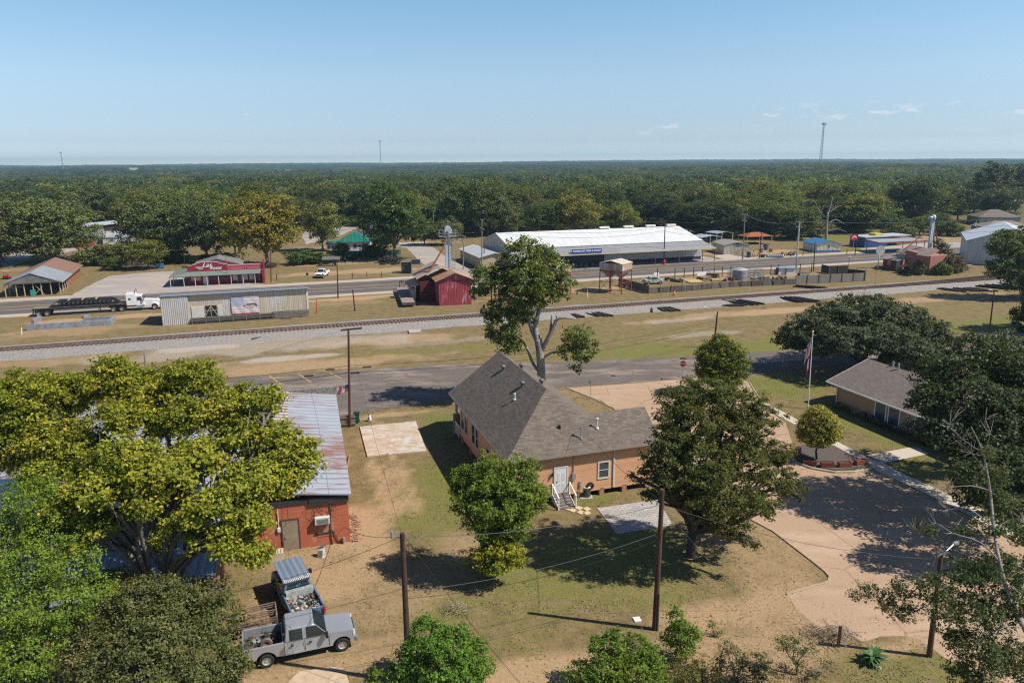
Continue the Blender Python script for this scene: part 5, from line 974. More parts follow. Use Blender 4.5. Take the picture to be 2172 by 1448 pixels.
ga = gable('annex_hall', 'grey metal hall with a low pitched roof behind the red restaurant', 'building', world(rq, (.3, 9.1, 0)), R(17), 10.5, 9, 3.0, 1.5, M('annex_tan', (.42, .38, .33), .8), METAL('tin_annex', (.3, .3, .29), 1, .6, amt=.1), .3, 'y')
# old barn on the left
bq = P(*z1(505, 710)); bf = P(*z1(55, 740)); BL = (bq - bf).length; ba_ = math.atan2(bq.y - bf.y, bq.x - bf.x); ba = R(22)
bn = thing('old_barn', 'long weathered barn with open pole front and rusty tin roof at the left', 'barn', P(*z1(55, 740)), ba); BW, BD = 9.6, 27
PW = M('pale_post', (.42, .33, .22), .85, 0, .2, 4)
mb = MB(); k_ = 1.9 / (BW / 2)
def brf(a, b, mt, nm='roof', l=None):
    m_ = MB()
    for y0, y1 in ((-.8, BW / 2), (BW + .8, BW / 2)): 
        z0__ = 2.9 - k_ * .8; m_.slab([(y0, a, z0__), (y1, a, 4.8), (y1, b, 4.8), (y0, b, z0__)], .07)
    o = m_.build(nm, mt, bn); 
    if l: o['label'] = l
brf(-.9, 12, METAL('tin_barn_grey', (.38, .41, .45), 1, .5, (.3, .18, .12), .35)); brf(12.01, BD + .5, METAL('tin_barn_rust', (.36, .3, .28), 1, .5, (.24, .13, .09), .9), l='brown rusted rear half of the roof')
MB().add([(-.7, -.75, 2.75), (BW / 2, -.75, 4.7), (BW + .7, -.75, 2.75)] + [(-.7, -.65, 2.75), (BW / 2, -.65, 4.7), (BW + .7, -.65, 2.75)], [(0, 1, 2), (5, 4, 3), (0, 3, 4, 1), (1, 4, 5, 2), (2, 5, 3, 0)]).build('gable_boards', SIDING('dark_grey_boards', (.13, .13, .125), .2, False, .3, (.26, .25, .23), .35), bn)
posts(bn, [(x, -.3) for x in (0, 1.9, 3.3, 4.9, 6.3, 8, 9.6)] + [(BW, y) for y in (3, 5.5, 8)] + [(0, y) for y in (3, 6, 9)], 0, 2.85, .1, PW)
mb = MB(); mb.bar((0, -.3, 2.6), (BW, -.3, 2.6), .12); mb.bar((4.9, -.3, .1), (6.6, -.3, 2.0), .08).bar((5.3, -.3, 2.2), (6.8, -.3, .1), .08).bar((0, -.3, 2.0), (3, -.3, 2.0), .06); mb.build('bracing', PW, bn)
RWAL = METAL('tin_wall_patch', (.38, .35, .31), 3, .5, (.28, .12, .08), .8)
MB().box(BW - .05, BW, 9, BD, 0, 2.95).box(0, .05, 12, BD, 0, 2.9).box(.05, BW - .05, BD - .1, BD, 0, 2.95).build('side_wall', RWAL, bn)
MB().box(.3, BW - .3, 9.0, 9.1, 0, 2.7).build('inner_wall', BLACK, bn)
MB().box(4.3, 5.3, -.5, -.45, 0, 1.3).build('green_sheet', M('teal_sheet', (.03, .25, .2), .6), bn)
# rock/log pile, dumpster, mower
def dumpster(px, py, label, col, ang=.1):
    t_ = thing('dumpster', label, 'dumpster', P(px, py), A + ang); MB().ext([(0, .15), (1.5, .15), (1.6, 1.25), (0, 1.4)], 'x', 0, 2.0).build('bin_body', col, t_, bevel=.03); MB().slab([(-.02, -.02, 1.43), (2.02, -.02, 1.43), (2.02, 1.62, 1.28), (-.02, 1.62, 1.28)], .04).build('lid', BLACK, t_)
    MB().box(-.15, 0, .2, .9, .6, .8).box(2.0, 2.15, .2, .9, .6, .8).build('lift_pocket', col, t_); return t_
dumpster(330, 570, 'blue steel dumpster at the back of the gravel lot', M('dumpster_blue', (.03, .13, .3), .5, 0, .15))
mw = thing('riding_mower', 'small red riding mower with a tan canopy left of the barn', 'mower', P(15, 592)); MB().box(-.7, .7, -.35, .35, .35, .75).box(.1, .5, -.3, .3, .75, 1.0).build('body', M('mower_red', (.45, .03, .02), .5), mw, bevel=.05); MB().slab([(-.8, -.6, 1.9), (.6, -.6, 1.9), (.6, .6, 1.9), (-.8, .6, 1.9)], .06).build('canopy', PW, mw)
for s_ in ((-.5, -.4), (-.5, .4), (.5, -.4), (.5, .4)): MB().cyl((s_[0], s_[1] - .08, .28), (s_[0], s_[1] + .08, .28), .28).build('wheel', RUBBER, mw); MB().cyl((s_[0] * .9, s_[1] * .8, .7), (s_[0] * .9, s_[1] * .8, 1.9), .025).build('post', BLACK, mw)

# red shed and elevator leg
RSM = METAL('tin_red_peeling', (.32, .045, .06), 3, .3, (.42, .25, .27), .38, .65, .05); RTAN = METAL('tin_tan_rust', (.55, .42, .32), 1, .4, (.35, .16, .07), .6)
rs0 = P(*z3(512, 810)); rsd = thing('red_shed', 'faded red corrugated shed with rust tan roofs under the grain elevator', 'shed', rs0, R(14)); RL = 6.1
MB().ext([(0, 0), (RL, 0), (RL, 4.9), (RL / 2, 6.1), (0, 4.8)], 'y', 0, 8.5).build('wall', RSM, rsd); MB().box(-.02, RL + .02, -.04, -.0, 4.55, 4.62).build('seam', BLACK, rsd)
mb = MB(); mb.slab([(-.7, -.5, 4.65), (RL / 2, -.5, 6.2), (RL / 2, 8.8, 6.2), (-.7, 8.8, 4.65)], .08); mb.slab([(RL + .6, -.5, 4.75), (RL / 2, -.5, 6.2), (RL / 2, 8.8, 6.2), (RL + .6, 8.8, 4.75)], .08); mb.build('roof', RTAN, rsd)
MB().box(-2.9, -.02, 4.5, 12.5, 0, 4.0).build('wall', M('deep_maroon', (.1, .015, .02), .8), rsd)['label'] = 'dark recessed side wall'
MB().box(-4.4, -3.7, 5.6, 11.5, 0, 2.6).build('lean_to_wall', M('lilac_grey', (.3, .24, .28), .8), rsd)
mb = MB(); mb.slab([(-5.2, 5, 2.7), (-2.6, 5, 3.6), (-2.6, 13.5, 3.6), (-5.2, 13.5, 2.7)], .08); mb.build('lean_to_roof', RTAN, rsd)
mb = MB(); mb.slab([(-3.6, 4.2, 4.6), (1.0, 4.2, 6.7), (1.0, 13.5, 6.7), (-3.6, 13.5, 4.6)], .1); mb.slab([(5.4, 4.2, 4.9), (1.0, 4.2, 6.7), (1.0, 13.5, 6.7), (5.4, 13.5, 4.9)], .1); mb.build('rear_roof', METAL('tin_tan_white', (.6, .54, .47), 1, .4, (.36, .17, .08), .55), rsd)
for k in range(2): MB().cyl((-1.8 + k * .8, 2.6, .35), (-1.5 + k * .8, 2.9, .35), .4, n=16).build('tyre', RUBBER, rsd) if False else None
BLU = M('elevator_paleblue', (.42, .5, .58), .5, .2, .12, 3, (.3, .16, .1), .2, 3)
eb = world(rsd, (3.0, 6.8, 0)); el = thing('grain_elevator', 'tall pale blue grain elevator leg with caged ladder and platform rising from the red shed', 'elevator', eb, R(14))
EH = 13.3; MB().box(-.55, -.05, -.25, .25, 0, EH - .6).box(.02, .5, -.25, .25, 0, EH - .6).build('leg_casing', BLU, el)
MB().ext([(-.6, EH - .6), (.75, EH - .6), (.75, EH + .2), (.5, EH + .75), (0, EH + .95), (-.45, EH + .75), (-.6, EH + .2)], 'y', -.45, .45).build('head', BLU, el, bevel=.03)
pf = MB().box(-1.7, 1.7, -.9, .9, EH - 1.1, EH - 1.02).build('platform', GALV, el); rl_ = MB()
for z in (EH - .5, EH + .1): 
    for a, b in (((-1.7, -.9), (1.7, -.9)), ((1.7, -.9), (1.7, .9)), ((1.7, .9), (-1.7, .9)), ((-1.7, .9), (-1.7, -.9))): rl_.bar((*a, z), (*b, z), .05)
for x in (-1.7, -.85, 0, .85, 1.7):
    for y in (-.9, .9): rl_.bar((x, y, EH - 1.1), (x, y, EH + .1), .05)
rl_.build('railing', GALV, pf)
ld = MB()
for x in (.75, 1.2): ld.bar((x, 0, 4.5), (x, 0, EH - 1), .05)
for k in range(22): ld.bar((.75, 0, 4.8 + k * .35), (1.2, 0, 4.8 + k * .35), .035)
ld.build('ladder', M('ladder_teal', (.2, .4, .38), .5), el); cg = MB()
for k in range(11):
    z = 5.5 + k * .65; cg.tube([(.6, -.05, z), (.62, -.5, z), (1.0, -.72, z), (1.38, -.5, z), (1.4, -.05, z)], .022, 4)
for x, y in ((.62, -.5), (1.0, -.72), (1.38, -.5)): cg.bar((x, y, 5.5), (x, y, 12), .04)
cg.build('ladder_cage', M('cage_red', (.35, .2, .22), .5), el)
MB().tube([(-.1, -.5, EH - .7), (-1.0, -1.2, EH - 3), (-4.2, -2.0, 5.6)], .17, 10).build('spout', M('spout_rust', (.25, .1, .05), .8, 0, .3, 3), el)
MB().bar((.0, -.5, EH - .6), (-.3, -.6, EH - .2), .4).build('spout_head', REDS, el)
# black trestle and a second hopper structure behind the tall tree
tz = P(*z3(800, 765)); ts = thing('steel_trestle', 'dark steel post frame next to the red shed, half behind the tall tree', 'frame', tz, R(14)); mb = MB()
posts(ts, [(0, 0), (3.4, 0), (1.6, 3.4), (4.8, 3.4)], 0, 5.2, .12, BLACK); mb.bar((0, 0, 5.2), (3.4, 0, 5.2), .25).bar((0, 0, 4.9), (1.6, 3.4, 4.9), .2).bar((1.6, 3.4, 5.2), (4.8, 3.4, 5.2), .25).bar((3.4, 0, 4.9), (4.8, 3.4, 4.9), .2); mb.box(-.1, 5, -.2, 3.6, 5.35, 5.5); mb.build('deck', BLACK, ts)
def hopper(name, label, loc, rz, s=1., tank=True, W1=4.4, D1=6.2, zt=4.6, zh=6.4, gm=None):
    t_ = thing(name, label, 'hopper', loc, rz); cols = [(0, 0), (W1, 0), (0, D1), (W1, D1), (0, D1 / 2), (W1, D1 / 2)]
    posts(t_, cols, 0, zt + .3, .1, REDS, 'leg'); b_ = MB()
    for (x0, y0), (x1, y1) in (((0, 0), (W1, 0)), ((0, 0), (0, D1 / 2)), ((0, D1 / 2), (0, D1)), ((W1, 0), (W1, D1 / 2)), ((W1, D1 / 2), (W1, D1)), ((0, D1), (W1, D1))):
        b_.bar((x0, y0, zt * .5), (x1, y1, zt * .5), .06).bar((x0, y0, .3), (x1, y1, zt * .5), .045).bar((x0, y0, zt), (x1, y1, zt * .5), .045).bar((x0, y0, zt), (x1, y1, zt), .12)
    b_.build('bracing', REDS, t_)
    if tank:
        c_ = (W1 / 2, 0); tm = METAL('tank_tan', (.5, .47, .42), 3, 1.1, (.3, .17, .1), .55, .6, .1)
        MB().box(-.1, W1 + .1, -.1, D1 + .1, zt + .33, zh - .3).build('bin_wall', tm, t_)
        for y0 in (0, D1 / 2): MB().add([(0, y0, zt + .3), (W1, y0, zt + .3), (W1, y0 + D1 / 2, zt + .3), (0, y0 + D1 / 2, zt + .3), (W1 / 2 - .3, y0 + D1 / 4 - .3, zt - 1.4), (W1 / 2 + .3, y0 + D1 / 4 - .3, zt - 1.4), (W1 / 2 + .3, y0 + D1 / 4 + .3, zt - 1.4), (W1 / 2 - .3, y0 + D1 / 4 + .3, zt - 1.4)], [(0, 1, 2, 3), (7, 6, 5, 4), (0, 4, 5, 1), (1, 5, 6, 2), (2, 6, 7, 3), (3, 7, 4, 0)]).build('cone', M('cone_grey', (.33, .33, .34), .6, .2, .2, 3), t_)
        k_ = .5; m_ = MB(); m_.slab([(-.2, -.2, zh - .3), (W1 + .2, -.2, zh - .3), (W1 + .2, D1 / 2, zh + .3), (-.2, D1 / 2, zh + .3)], .08).slab([(-.2, D1 + .2, zh - .3), (W1 + .2, D1 + .2, zh - .3), (W1 + .2, D1 / 2, zh + .3), (-.2, D1 / 2, zh + .3)], .08); m_.build('roof', M('hopper_roof', (.6, .54, .46), .7, 0, .2, 2, (.35, .22, .15), .45, 3), t_)
    ldr = MB()
    for y in (D1 * .4, D1 * .4 + .5): ldr.bar((-.35, y, 0), (-.35, y, zh), .05)
    for k in range(16): ldr.bar((-.35, D1 * .4, .4 * k + .3), (-.35, D1 * .4 + .5, .4 * k + .3), .035)
    ldr.build('ladder', REDS, t_); return t_
hopper('feed_hopper', 'tan steel feed hopper with a grey cone on tall red legs beside the fenced yard', P(*z3(2010, 712)), R(55), W1=4.3, D1=5.0, zt=4.3, zh=6.3)
hopper('feed_hopper', 'second red legged hopper frame mostly hidden behind the tall tree', P(1180, 632), R(45), W1=4.2, D1=5.2, zt=4.4, zh=6.2)

# farm store
q = P(*z4(960, 410)); fa = R(18.3)
fo_ = P(6.9 * 0 + 1148, 524, 5.2); fs = thing('farm_store', 'long white metal roofed farm store with blue sign and wide porch', 'store', (fo_.x, fo_.y, 0), fa); FL_ = 46.4; FD = 25
WHM = METAL('tin_white_roof', (.74, .75, .76), 0, .9, (.45, .4, .36), .14, .4, .1, depth=.02); WHW = METAL('tin_white_wall', (.55, .54, .52), 3, .5, amt=.0)
MB().ext([(0, 0), (FD, 0), (FD, 5.2), (FD / 2, 7.9), (0, 5.2)], 'x', -8.0, FL_).build('wall', WHW, fs)
mb = MB(); mb.slab([(-8.2, -.3, 5.15), (FL_ + .3, -.3, 5.15), (FL_ + .3, FD / 2, 7.98), (-8.2, FD / 2, 7.98)], .12); mb.slab([(-8.2, FD + .3, 5.15), (FL_ + .3, FD + .3, 5.15), (FL_ + .3, FD / 2, 7.98), (-8.2, FD / 2, 7.98)], .12); mb.build('roof', WHM, fs)
for px, py in z4(110, 162), z4(322, 158), z4(505, 152), z4(680, 147):
    l_ = local(fs, P(px, py, 8.1)).x; MB().box(l_ - 1.4, l_ + 1.4, FD / 2 - .5, FD / 2 + .5, 8.1, 8.6).build('ridge_vent', M('vent_cream', (.7, .68, .62), .6), fs)
AW = METAL('tin_awning', (.4, .4, .4), 0, .45, amt=.12)
MB().slab([(2, -6.2, 3.75), (FL_ + .5, -6.2, 3.75), (FL_ + .5, -.05, 4.95), (2, -.05, 4.95)], .1).build('awning', AW, fs)
MB().box(2, FL_ + .5, -6.35, -6.23, 3.5, 3.9).build('awning_fascia', M('fascia_tan', (.52, .46, .38), .7, 0, .1, 3), fs); MB().box(2, 19, -6.0, -5.9, 3.9, 5.0).build('sign_band', M('sign_band_grey', (.42, .41, .4), .8, 0, .1), fs)
MB().box(13.2, FL_ - .0, -.06, -.003, .9, 3.6).build('storefront_panel', WHW, fs); MB().box(2.2, 17.5, -.1, -.065, .2, 3.4).build('storefront_glass', M('dark_storefront', (.03, .03, .035), .3, 0, .5, 1), fs)
MB().box(13, FL_, -.12, -.065, 0, .85).build('base_band', M('navy_base', (.03, .035, .06), .7), fs)
for u_ in (29, 38.5, 40.5): window(fs, side(None, FL_, FD, 'f'), u_, 1.9, 1.6, .9, M('win_grey', (.3, .32, .33), .5), GL, .06, (3, 1))
for a in (2.3, 9.5, 15, 22, 29, 36, 43, FL_ + .3): MB().cyl((a, -6.1, 0), (a, -6.1, 3.7), .09).build('post', REDS if a > 12 else BLACK, fs)
su = local(fs, P(1240, 531, 4.2)); sg_ = thing('store_sign', 'long blue sign reading GRAPELAND FARM & RANCH on the store porch', 'sign', world(fs, (0, -6.4, 0)), fa); cx_ = local(sg_, P(1240, 531, 4.5)).x
MB().box(cx_ - 4.0, cx_ + 4.0, -.06, 0, 4.0, 5.05).build('board', M('sign_blue', (.01, .06, .3), .4), sg_); MB().box(cx_ - 4.08, cx_ + 4.08, -.03, .02, 3.93, 4.0).box(cx_ - 4.08, cx_ + 4.08, -.03, .02, 5.05, 5.12).build('frame', WHITE, sg_)
text('lettering', 'GRAPELAND FARM & RANCH', .62, txt, sg_, (cx_, -.075, 4.53), (PI / 2, 0, 0), .01, 0, 1.0, .93, .014)
# goods on the porch
r_ = random.Random(8); gd = MB()
for k in range(22): x = r_.uniform(3, 16); gd.box(x, x + r_.uniform(.3, .8), -2.2 - r_.uniform(0, 1), -1.9, 0, r_.uniform(.4, 1.3))
gdt = thing('porch_goods', 'row of dark goods stacked in the shade under the store porch', 'goods', (fo_.x, fo_.y, 0), fa); gd.build('crates', M('goods_mixed', (.12, .12, .14), .7, 0, .8, .7), gdt); gdt['kind'] = 'stuff'
# small gable stall, beige workshop
sgq = P(*z3(1255, 400)); gable('gable_stall', 'small grey corrugated gable fronted stall beside the farm store', 'shed', sgq, fa, 7.4, 5, 3.9, 1.5, METAL('tin_stall', (.42, .46, .5), 3, .4, amt=.1), METAL('tin_stall_roof', (.5, .53, .56), 1, .5, amt=.1), .35, 'y')
wq = P(*z3(850, 505)); wk = gable('workshop', 'beige block workshop with a low white roof left of the farm store', 'building', wq, fa, 7.6, 20, 2.9, .9, M('beige_wall', (.42, .34, .25), .85, 0, .12, 1), METAL('tin_white2', (.66, .67, .68), 1, .6, amt=.1), .5, 'y')
for u_ in (4, 8.5, 13): window(wk, side(None, 7.6, 20, 'l'), u_, 1.2, 1.0, 1.0, M('win_grey', (0, 0, 0)), GL, .06)
# lumber shed and lettering
yq = P(*z4(1143, 388)); ysd = gable('lumber_shed', 'cream metal shed lettered LUMBER YARD right of the farm store', 'shed', yq, R(5), 7.4, 9.5, 2.65, .75, METAL('tin_cream2', (.56, .52, .44), 3, .4, amt=.05), METAL('tin_roof_tan', (.42, .38, .33), 1, .5, amt=.2), .2, 'y')
text('lettering', 'LUMBER', .62, BLACK, ysd, (3.9, -.02, 3.0), (PI / 2, 0, 0), .01, 0, 1.15, 1.15, .02); text('lettering', 'YARD', .62, BLACK, ysd, (3.9, -.02, 2.42), (PI / 2, 0, 0), .01, 0, 1.15, 1.1, .02)
def carport(px, py, w, d, h, mat, label, ang=A, name='carport', rise=.5, pm=None, cat='carport'):
    t_ = thing(name, label, cat, P(px, py), ang); m_ = MB(); m_.slab([(-.3, -.3, h), (w / 2, -.3, h + rise), (w / 2, d + .3, h + rise), (-.3, d + .3, h)], .08).slab([(w + .3, -.3, h), (w / 2, -.3, h + rise), (w / 2, d + .3, h + rise), (w + .3, d + .3, h)], .08); m_.build('roof', mat, t_)
    posts(t_, [(0, 0), (w, 0), (0, d), (w, d)], 0, h, .08, pm or WHITE); return t_
CARM = METAL('tin_carport', (.5, .56, .62), 1, .5, amt=.05)
carport(*z4(960, 330), 7, 6, 3.1, CARM, 'pale blue metal carport roof between the farm store and lumber shed'); carport(*z4(1085, 290), 6, 6, 3.0, CARM, 'second arched pale metal carport behind the lumber shed')
pv_ = P(*z4(1335, 308)); pvl = thing('pavilion', 'open pavilion with an orange red hip roof in front of the woods', 'pavilion', pv_, R(12)); mb = MB(); hiproof(mb, -.4, 9.0, -.5, 6, 2.6, .34); mb.build('roof', METAL('tin_terracotta', (.4, .13, .06), 0, .5, amt=.0, rough=.6), pvl); posts(pvl, [(0, 0), (4.3, 0), (8.6, 0), (0, 5.5), (8.6, 5.5)], 0, 2.6, .1, M('post_sage', (.5, .55, .5), .8))
bq2 = P(*z5(375, 552)); bl_ = gable('blue_roof_cabin', 'cream metal workshop with a bright blue roof and blue base trim', 'building', bq2, R(5), 7.2, 8.5, 2.3, 1.1, METAL('tin_cream3', (.66, .62, .52), 3, .4, amt=0), METAL('tin_blue_roof', (.07, .26, .5), 1, .5, amt=0, rough=.4), .35, 'y')
MB().box(-.03, 7.23, -.03, 0, 0, .55).build('blue_skirt', M('skirt_blue', (.03, .16, .38), .6), bl_); window(bl_, side(None, 7.2, 8.5, 'f'), 3.6, 1.2, .7, .8, WHITE, GL, .06, (1, 2))
for u_ in (1.6, 6.3): MB().box(-.04, -.003, u_ - .9, u_ + .9, .05, 2.0).build('arched_bay', M('bay_white', (.6, .6, .58), .7), bl_)
door(bl_, side(None, 7.2, 8.5, 'l'), 3.95, .0, .9, 2.0, WHITE, M('skirt_blue', (0, 0, 0)), .12)
# blue shop with flat canopy
sq_ = P(*z5(985, 500)); bs = thing('blue_shop', 'bright blue low shop with a flat grey canopy on posts', 'shop', sq_, R(20)); MB().box(-9, 0, 0, 6, 0, 3.0).build('wall', M('shop_blue', (.02, .06, .2), .5, 0, .1), bs); MB().box(-9.4, 9, -.5, 6.4, 3.003, 3.25).build('roof', M('flat_roof_pale', (.4, .43, .46), .7, 0, .1, 1), bs); MB().box(2, 13, 3, 6, 0, 2.2).build('annex_wall', M('annex_pink', (.2, .1, .09), .8, 0, .4, .6), bs); MB().box(-3.5, -.6, 1.5, 4, 3.26, 3.9).build('roof_sign', M('roof_sign_yellow', (.6, .45, .08), .6), bs)
cq = P(*z5(912, 520)); cn = thing('flat_canopy', 'wide flat grey canopy with a rusty edge standing before the blue shop', 'canopy', cq, R(22)); cq4 = [local(cn, P(*z5(x, y), 3.3)) for x, y in ((795, 438), (915, 466), (1335, 448), (1190, 425))]; MB().slab(cq4, .1).build('roof', M('canopy_grey', (.26, .29, .32), .7, 0, .1, 1), cn); e_ = MB(); [e_.bar(cq4[k] - Vector((0, 0, .15)), cq4[k + 1] - Vector((0, 0, .15)), .1, .3) for k in (0, 1)]; e_.build('edge', REDS, cn); posts(cn, [tuple((cq4[k] * (1 - u) + cq4[k + 1] * u).xy) for k, u in ((0, .2), (1, .05), (1, .5), (1, .95), (2, .6))], 0, 3.2, .1, REDS)
# red hut, brick ruin with elevator
RB = BRICK('red_hut_brick', (.33, .05, .05), (.4, .08, .07), (.3, .12, .1), .5, .2, .02, 1.); TWS = METAL('tin_weathered_white', (.4, .37, .35), 1, .5, (.26, .18, .14), .7)
hq = P(*z5(945, 690)); hutt = thing('red_hut', 'small red brick hut with a white streaked tin roof and white door near the siding', 'hut', hq, R(-32)); 
MB().ext([(0, 0), (5, 0), (5, 2.4), (0, 2.4)], 'x', 0, 4.3).build('wall', RB, hutt); MB().slab([local(hutt, P(*z5(x, y), h)) for x, y, h in ((925, 602, 2.5), (1078, 627, 2.5), (1238, 590, 3.5), (1062, 552, 3.5))], .08).build('roof', TWS, hutt)
MB().box(2.0, 4.28, 5.01, 8.6, 0, 2.5).build('side_wall', M('slate_blue_wall', (.12, .15, .17), .8), hutt); door(hutt, side(None, 4.3, 5, 'f'), 3.4, 0, .9, 2.0); window(hutt, side(None, 4.3, 5, 'f'), 1.4, 1.0, .8, 1.1, M('win_tan', (.4, .3, .2), .7), M('blind_cream', (0, 0, 0)))
rq_ = P(*z5(1345, 745)); ru = thing('brick_ruin', 'overgrown roofless red brick elevator house with tin lean-to roofs', 'building', rq_, R(20)); RBR = BRICK('ruin_brick', (.3, .09, .065), (.38, .15, .11), (.45, .3, .25), .4, .14, .02, 1., stain=(.2, .12, .1))
MB().ext([(0, 0), (7, 0), (7, 5.0), (0, 4.3)], 'x', 0, 5.4).build('wall', RBR, ru); MB().slab([local(ru, P(*z5(x, y), h)) for x, y, h in ((1238, 572, 4.7), (1342, 588, 4.7), (1445, 532, 6.0), (1362, 508, 6.0))], .08).build('roof', TWS, ru)
MB().slab([local(ru, P(*z5(x, y), h)) for x, y, h in ((1062, 542, 4.2), (1238, 574, 4.2), (1370, 524, 5.6), (1200, 487, 5.6))], .1).build('lean_to_roof', TWS, ru); posts(ru, [tuple(local(ru, P(*z5(x, y), 4.0)).xy) for x, y in ((1075, 545), (1150, 560), (1230, 574))], 0, 4.15, .08, REDS)
MB().box(7.5, 11, 3, 7, 3.5, 3.6).build('side_canopy', BLACK, ru); posts(ru, [(10.6, 3.2), (10.6, 6.8)], 0, 3.5, .06, BLACK)
lq = P(*z5(1420, 545), 5.5); elx = local(ru, P(*z5(1418, 520), 6)); lb = world(ru, (5.0, 4.9, 0)); e2 = thing('grain_elevator', 'light blue elevator leg with hooded head and splayed brown spouts over the brick ruin', 'elevator', (lb.x, lb.y, 0), R(20)); hh = 12.6
for z in range(1): MB().box(-.4, -.05, -.22, .22, 4.5, hh - .8).box(.05, .4, -.22, .22, 4.5, hh - .8).build('leg_casing', M('elevator_blue', (.38, .5, .6), .5, .1, .15, 2), e2)
MB().lathe([(0, hh + .7), (.4, hh + .6), (.6, hh + .2), (.5, hh - .8), (0, hh - .8)]).box(-1.3, -.5, -.35, .35, hh - .2, hh + .35).build('head', _mc['elevator_blue'], e2, smooth=True)
MB().tube([(.5, 0, hh - 1.5), (1.2, -.2, 5)], .17).build('spout', WOODG, e2); MB().tube([(.6, 0, hh - 1.5), (4.4, 1, 4.5)], .14).build('spout', REDS, e2); MB().tube([(-.5, 0, hh - 2.4), (-8.2, 0, 5.2)], .11).build('spout', POLEW, e2)
vb = world(ru, (6, 1, 0))
tree('overgrown_vines', 'mass of vines and shrubs smothering the right side of the brick ruin', 'vines', (vb.x, vb.y, 0), [(0, 0, 2.4, 2.0, 2, 2.4), (2.3, 0, 2.0, 2, 2, 2), (.4, 1.5, 4.6, 1.6, 1.6, 2.0), (-.6, 2, 6.4, 1.2, 1.2, 1.4), (4, .6, 1.2, 1.8, 1.5, 1.2), (1.4, -1.4, 1.5, 2, 1.2, 1.5)], LEAF('vine_leaves', (.05, .05, .028), (.14, .14, .075), (.22, .17, .12), .5, .2), BARK, .3, 1.3, .12, .3, 71, clump=.6)
tree('leafy_bush', 'dark green bush in front of the brick ruin wall', 'shrub', world(ru, (1.9, -1.6, 0)), [(0, 0, 1.4, 1.9, 1.4, 1.5), (1.5, 0, 1.1, 1.3, 1.2, 1.1)], LF_GRN, BARK, .28, 1.3, .08, .3, 72, clump=.5)
tree('leafy_bush', 'dark shrub in the gap between the red hut and the brick ruin', 'shrub', world(ru, (-2.6, .5, 0)), [(0, 0, 1.6, 1.2, 1.2, 1.9), (-2, 3, 1, 1.4, 1, 1.1)], LF_DARK, BARK, .28, 1.3, .08, .3, 73, clump=.5)
# pale metal warehouse
q = P(*z5(1900, 680)); ql = P(*z5(1655, 650)); wh = thing('metal_warehouse', 'pale grey metal warehouse at the right edge', 'warehouse', ql, R(-28)); WG = METAL('tin_pale', (.5, .52, .56), 3, .5, amt=0); 
MB().ext([(0, 0), (19, 0), (19, 6.0), (9.5, 9.2), (0, 6.0)], 'y', 0, 24).build('wall', WG, wh); mb = MB(); mb.slab([(-.3, -.4, 5.95), (9.5, -.4, 9.3), (9.5, 24.4, 9.3), (-.3, 24.4, 5.95)], .12).slab([(19.3, -.4, 5.95), (9.5, -.4, 9.3), (9.5, 24.4, 9.3), (19.3, 24.4, 5.95)], .12); mb.build('roof', METAL('tin_pale_roof', (.62, .66, .7), 1, .6, amt=0), wh)
MB().box(19.01, 40, 1, 24, 0, 6).build('annex_wall', WG, wh)
# houses in the trees
def hhouse(px, py, w, d, h, k, wall, roof, label, ang=A, name='house', cat='house', z=0, nw=3):
    t_ = thing(name, label, cat, P(px, py, z), ang); MB().box(0, w, 0, d, 0, h).build('wall', wall, t_); m_ = MB(); hiproof(m_, -.5, w + .5, -.5, d + .5, h + .12, k); m_.build('roof', roof, t_)
    for i in range(nw): window(t_, side(None, w, d, 'f'), w * (i + .7) / (nw + .4), .9, 1.0, 1.2, WHITE, GL, .08, (1, 2))
    return t_
GRR = METAL('tin_green', (.02, .2, .15), 0, .4, amt=0, rough=.5); WW = M('house_white', (.6, .62, .62), .7, 0, .08)
gh = hhouse(*z2(1480, 362), 9.0, 9.5, 2.7, .55, WW, GRR, 'white cottage with a bright green metal hip roof behind the teal fence', R(8))
MB().slab([(-4.3, 0, 2.2), (.4, 0, 2.5), (.4, 5, 2.9), (-4.3, 5, 2.6)], .08).build('porch_roof', GRR, gh); MB().box(-4, 0, .5, 4.5, 0, 2.1).build('porch_wall', WW, gh)
for u_ in (-3.3, -2.2, -1.1): window(gh, lambda u, z, o: (u, .5 - o, z), u_, .8, .7, 1.0, WHITE, GL, .08)
hhouse(*z2(1640, 260), 8, 8, 2.6, .5, WW, M('slate_shingle', (.09, .09, .1), .9, 0, .2, 4), 'grey roofed house glimpsed behind the green roofed cottage', R(15), z=0)
hhouse(2076, 478, 15, 12, 3.2, .42, M('house_sage', (.33, .34, .3), .8), SHING2, 'large sage house with a brown hip roof at the upper right', R(-10), nw=4)
hhouse(2090, 500, 16, 10, 2.8, .35, M('house_grey', (.28, .28, .28), .8), M('roof_greybrown', (.22, .18, .17), .9, 0, .2, 3), 'long low house with grey brown roof behind the warehouse', R(-5), nw=4)
for a in ((z5(1020, 310), 8, 7, 'small white house among the trees behind the blue shop', WW, SHING2), (z5(1290, 330), 7, 7, 'white cottage in shade left of the blue elevator leg', WW, SHING), ((1735, 492), 7, 6, 'pale cottage half hidden behind the bare dead tree', WW, SHING), ((2142, 438), 9, 8, 'distant tan roofed house on the upper right edge', M('house_sage', (0, 0, 0)), SHING2)): hhouse(*a[0], a[1], a[2], 2.6, .45, a[4], a[5], a[3], R(10), nw=2)
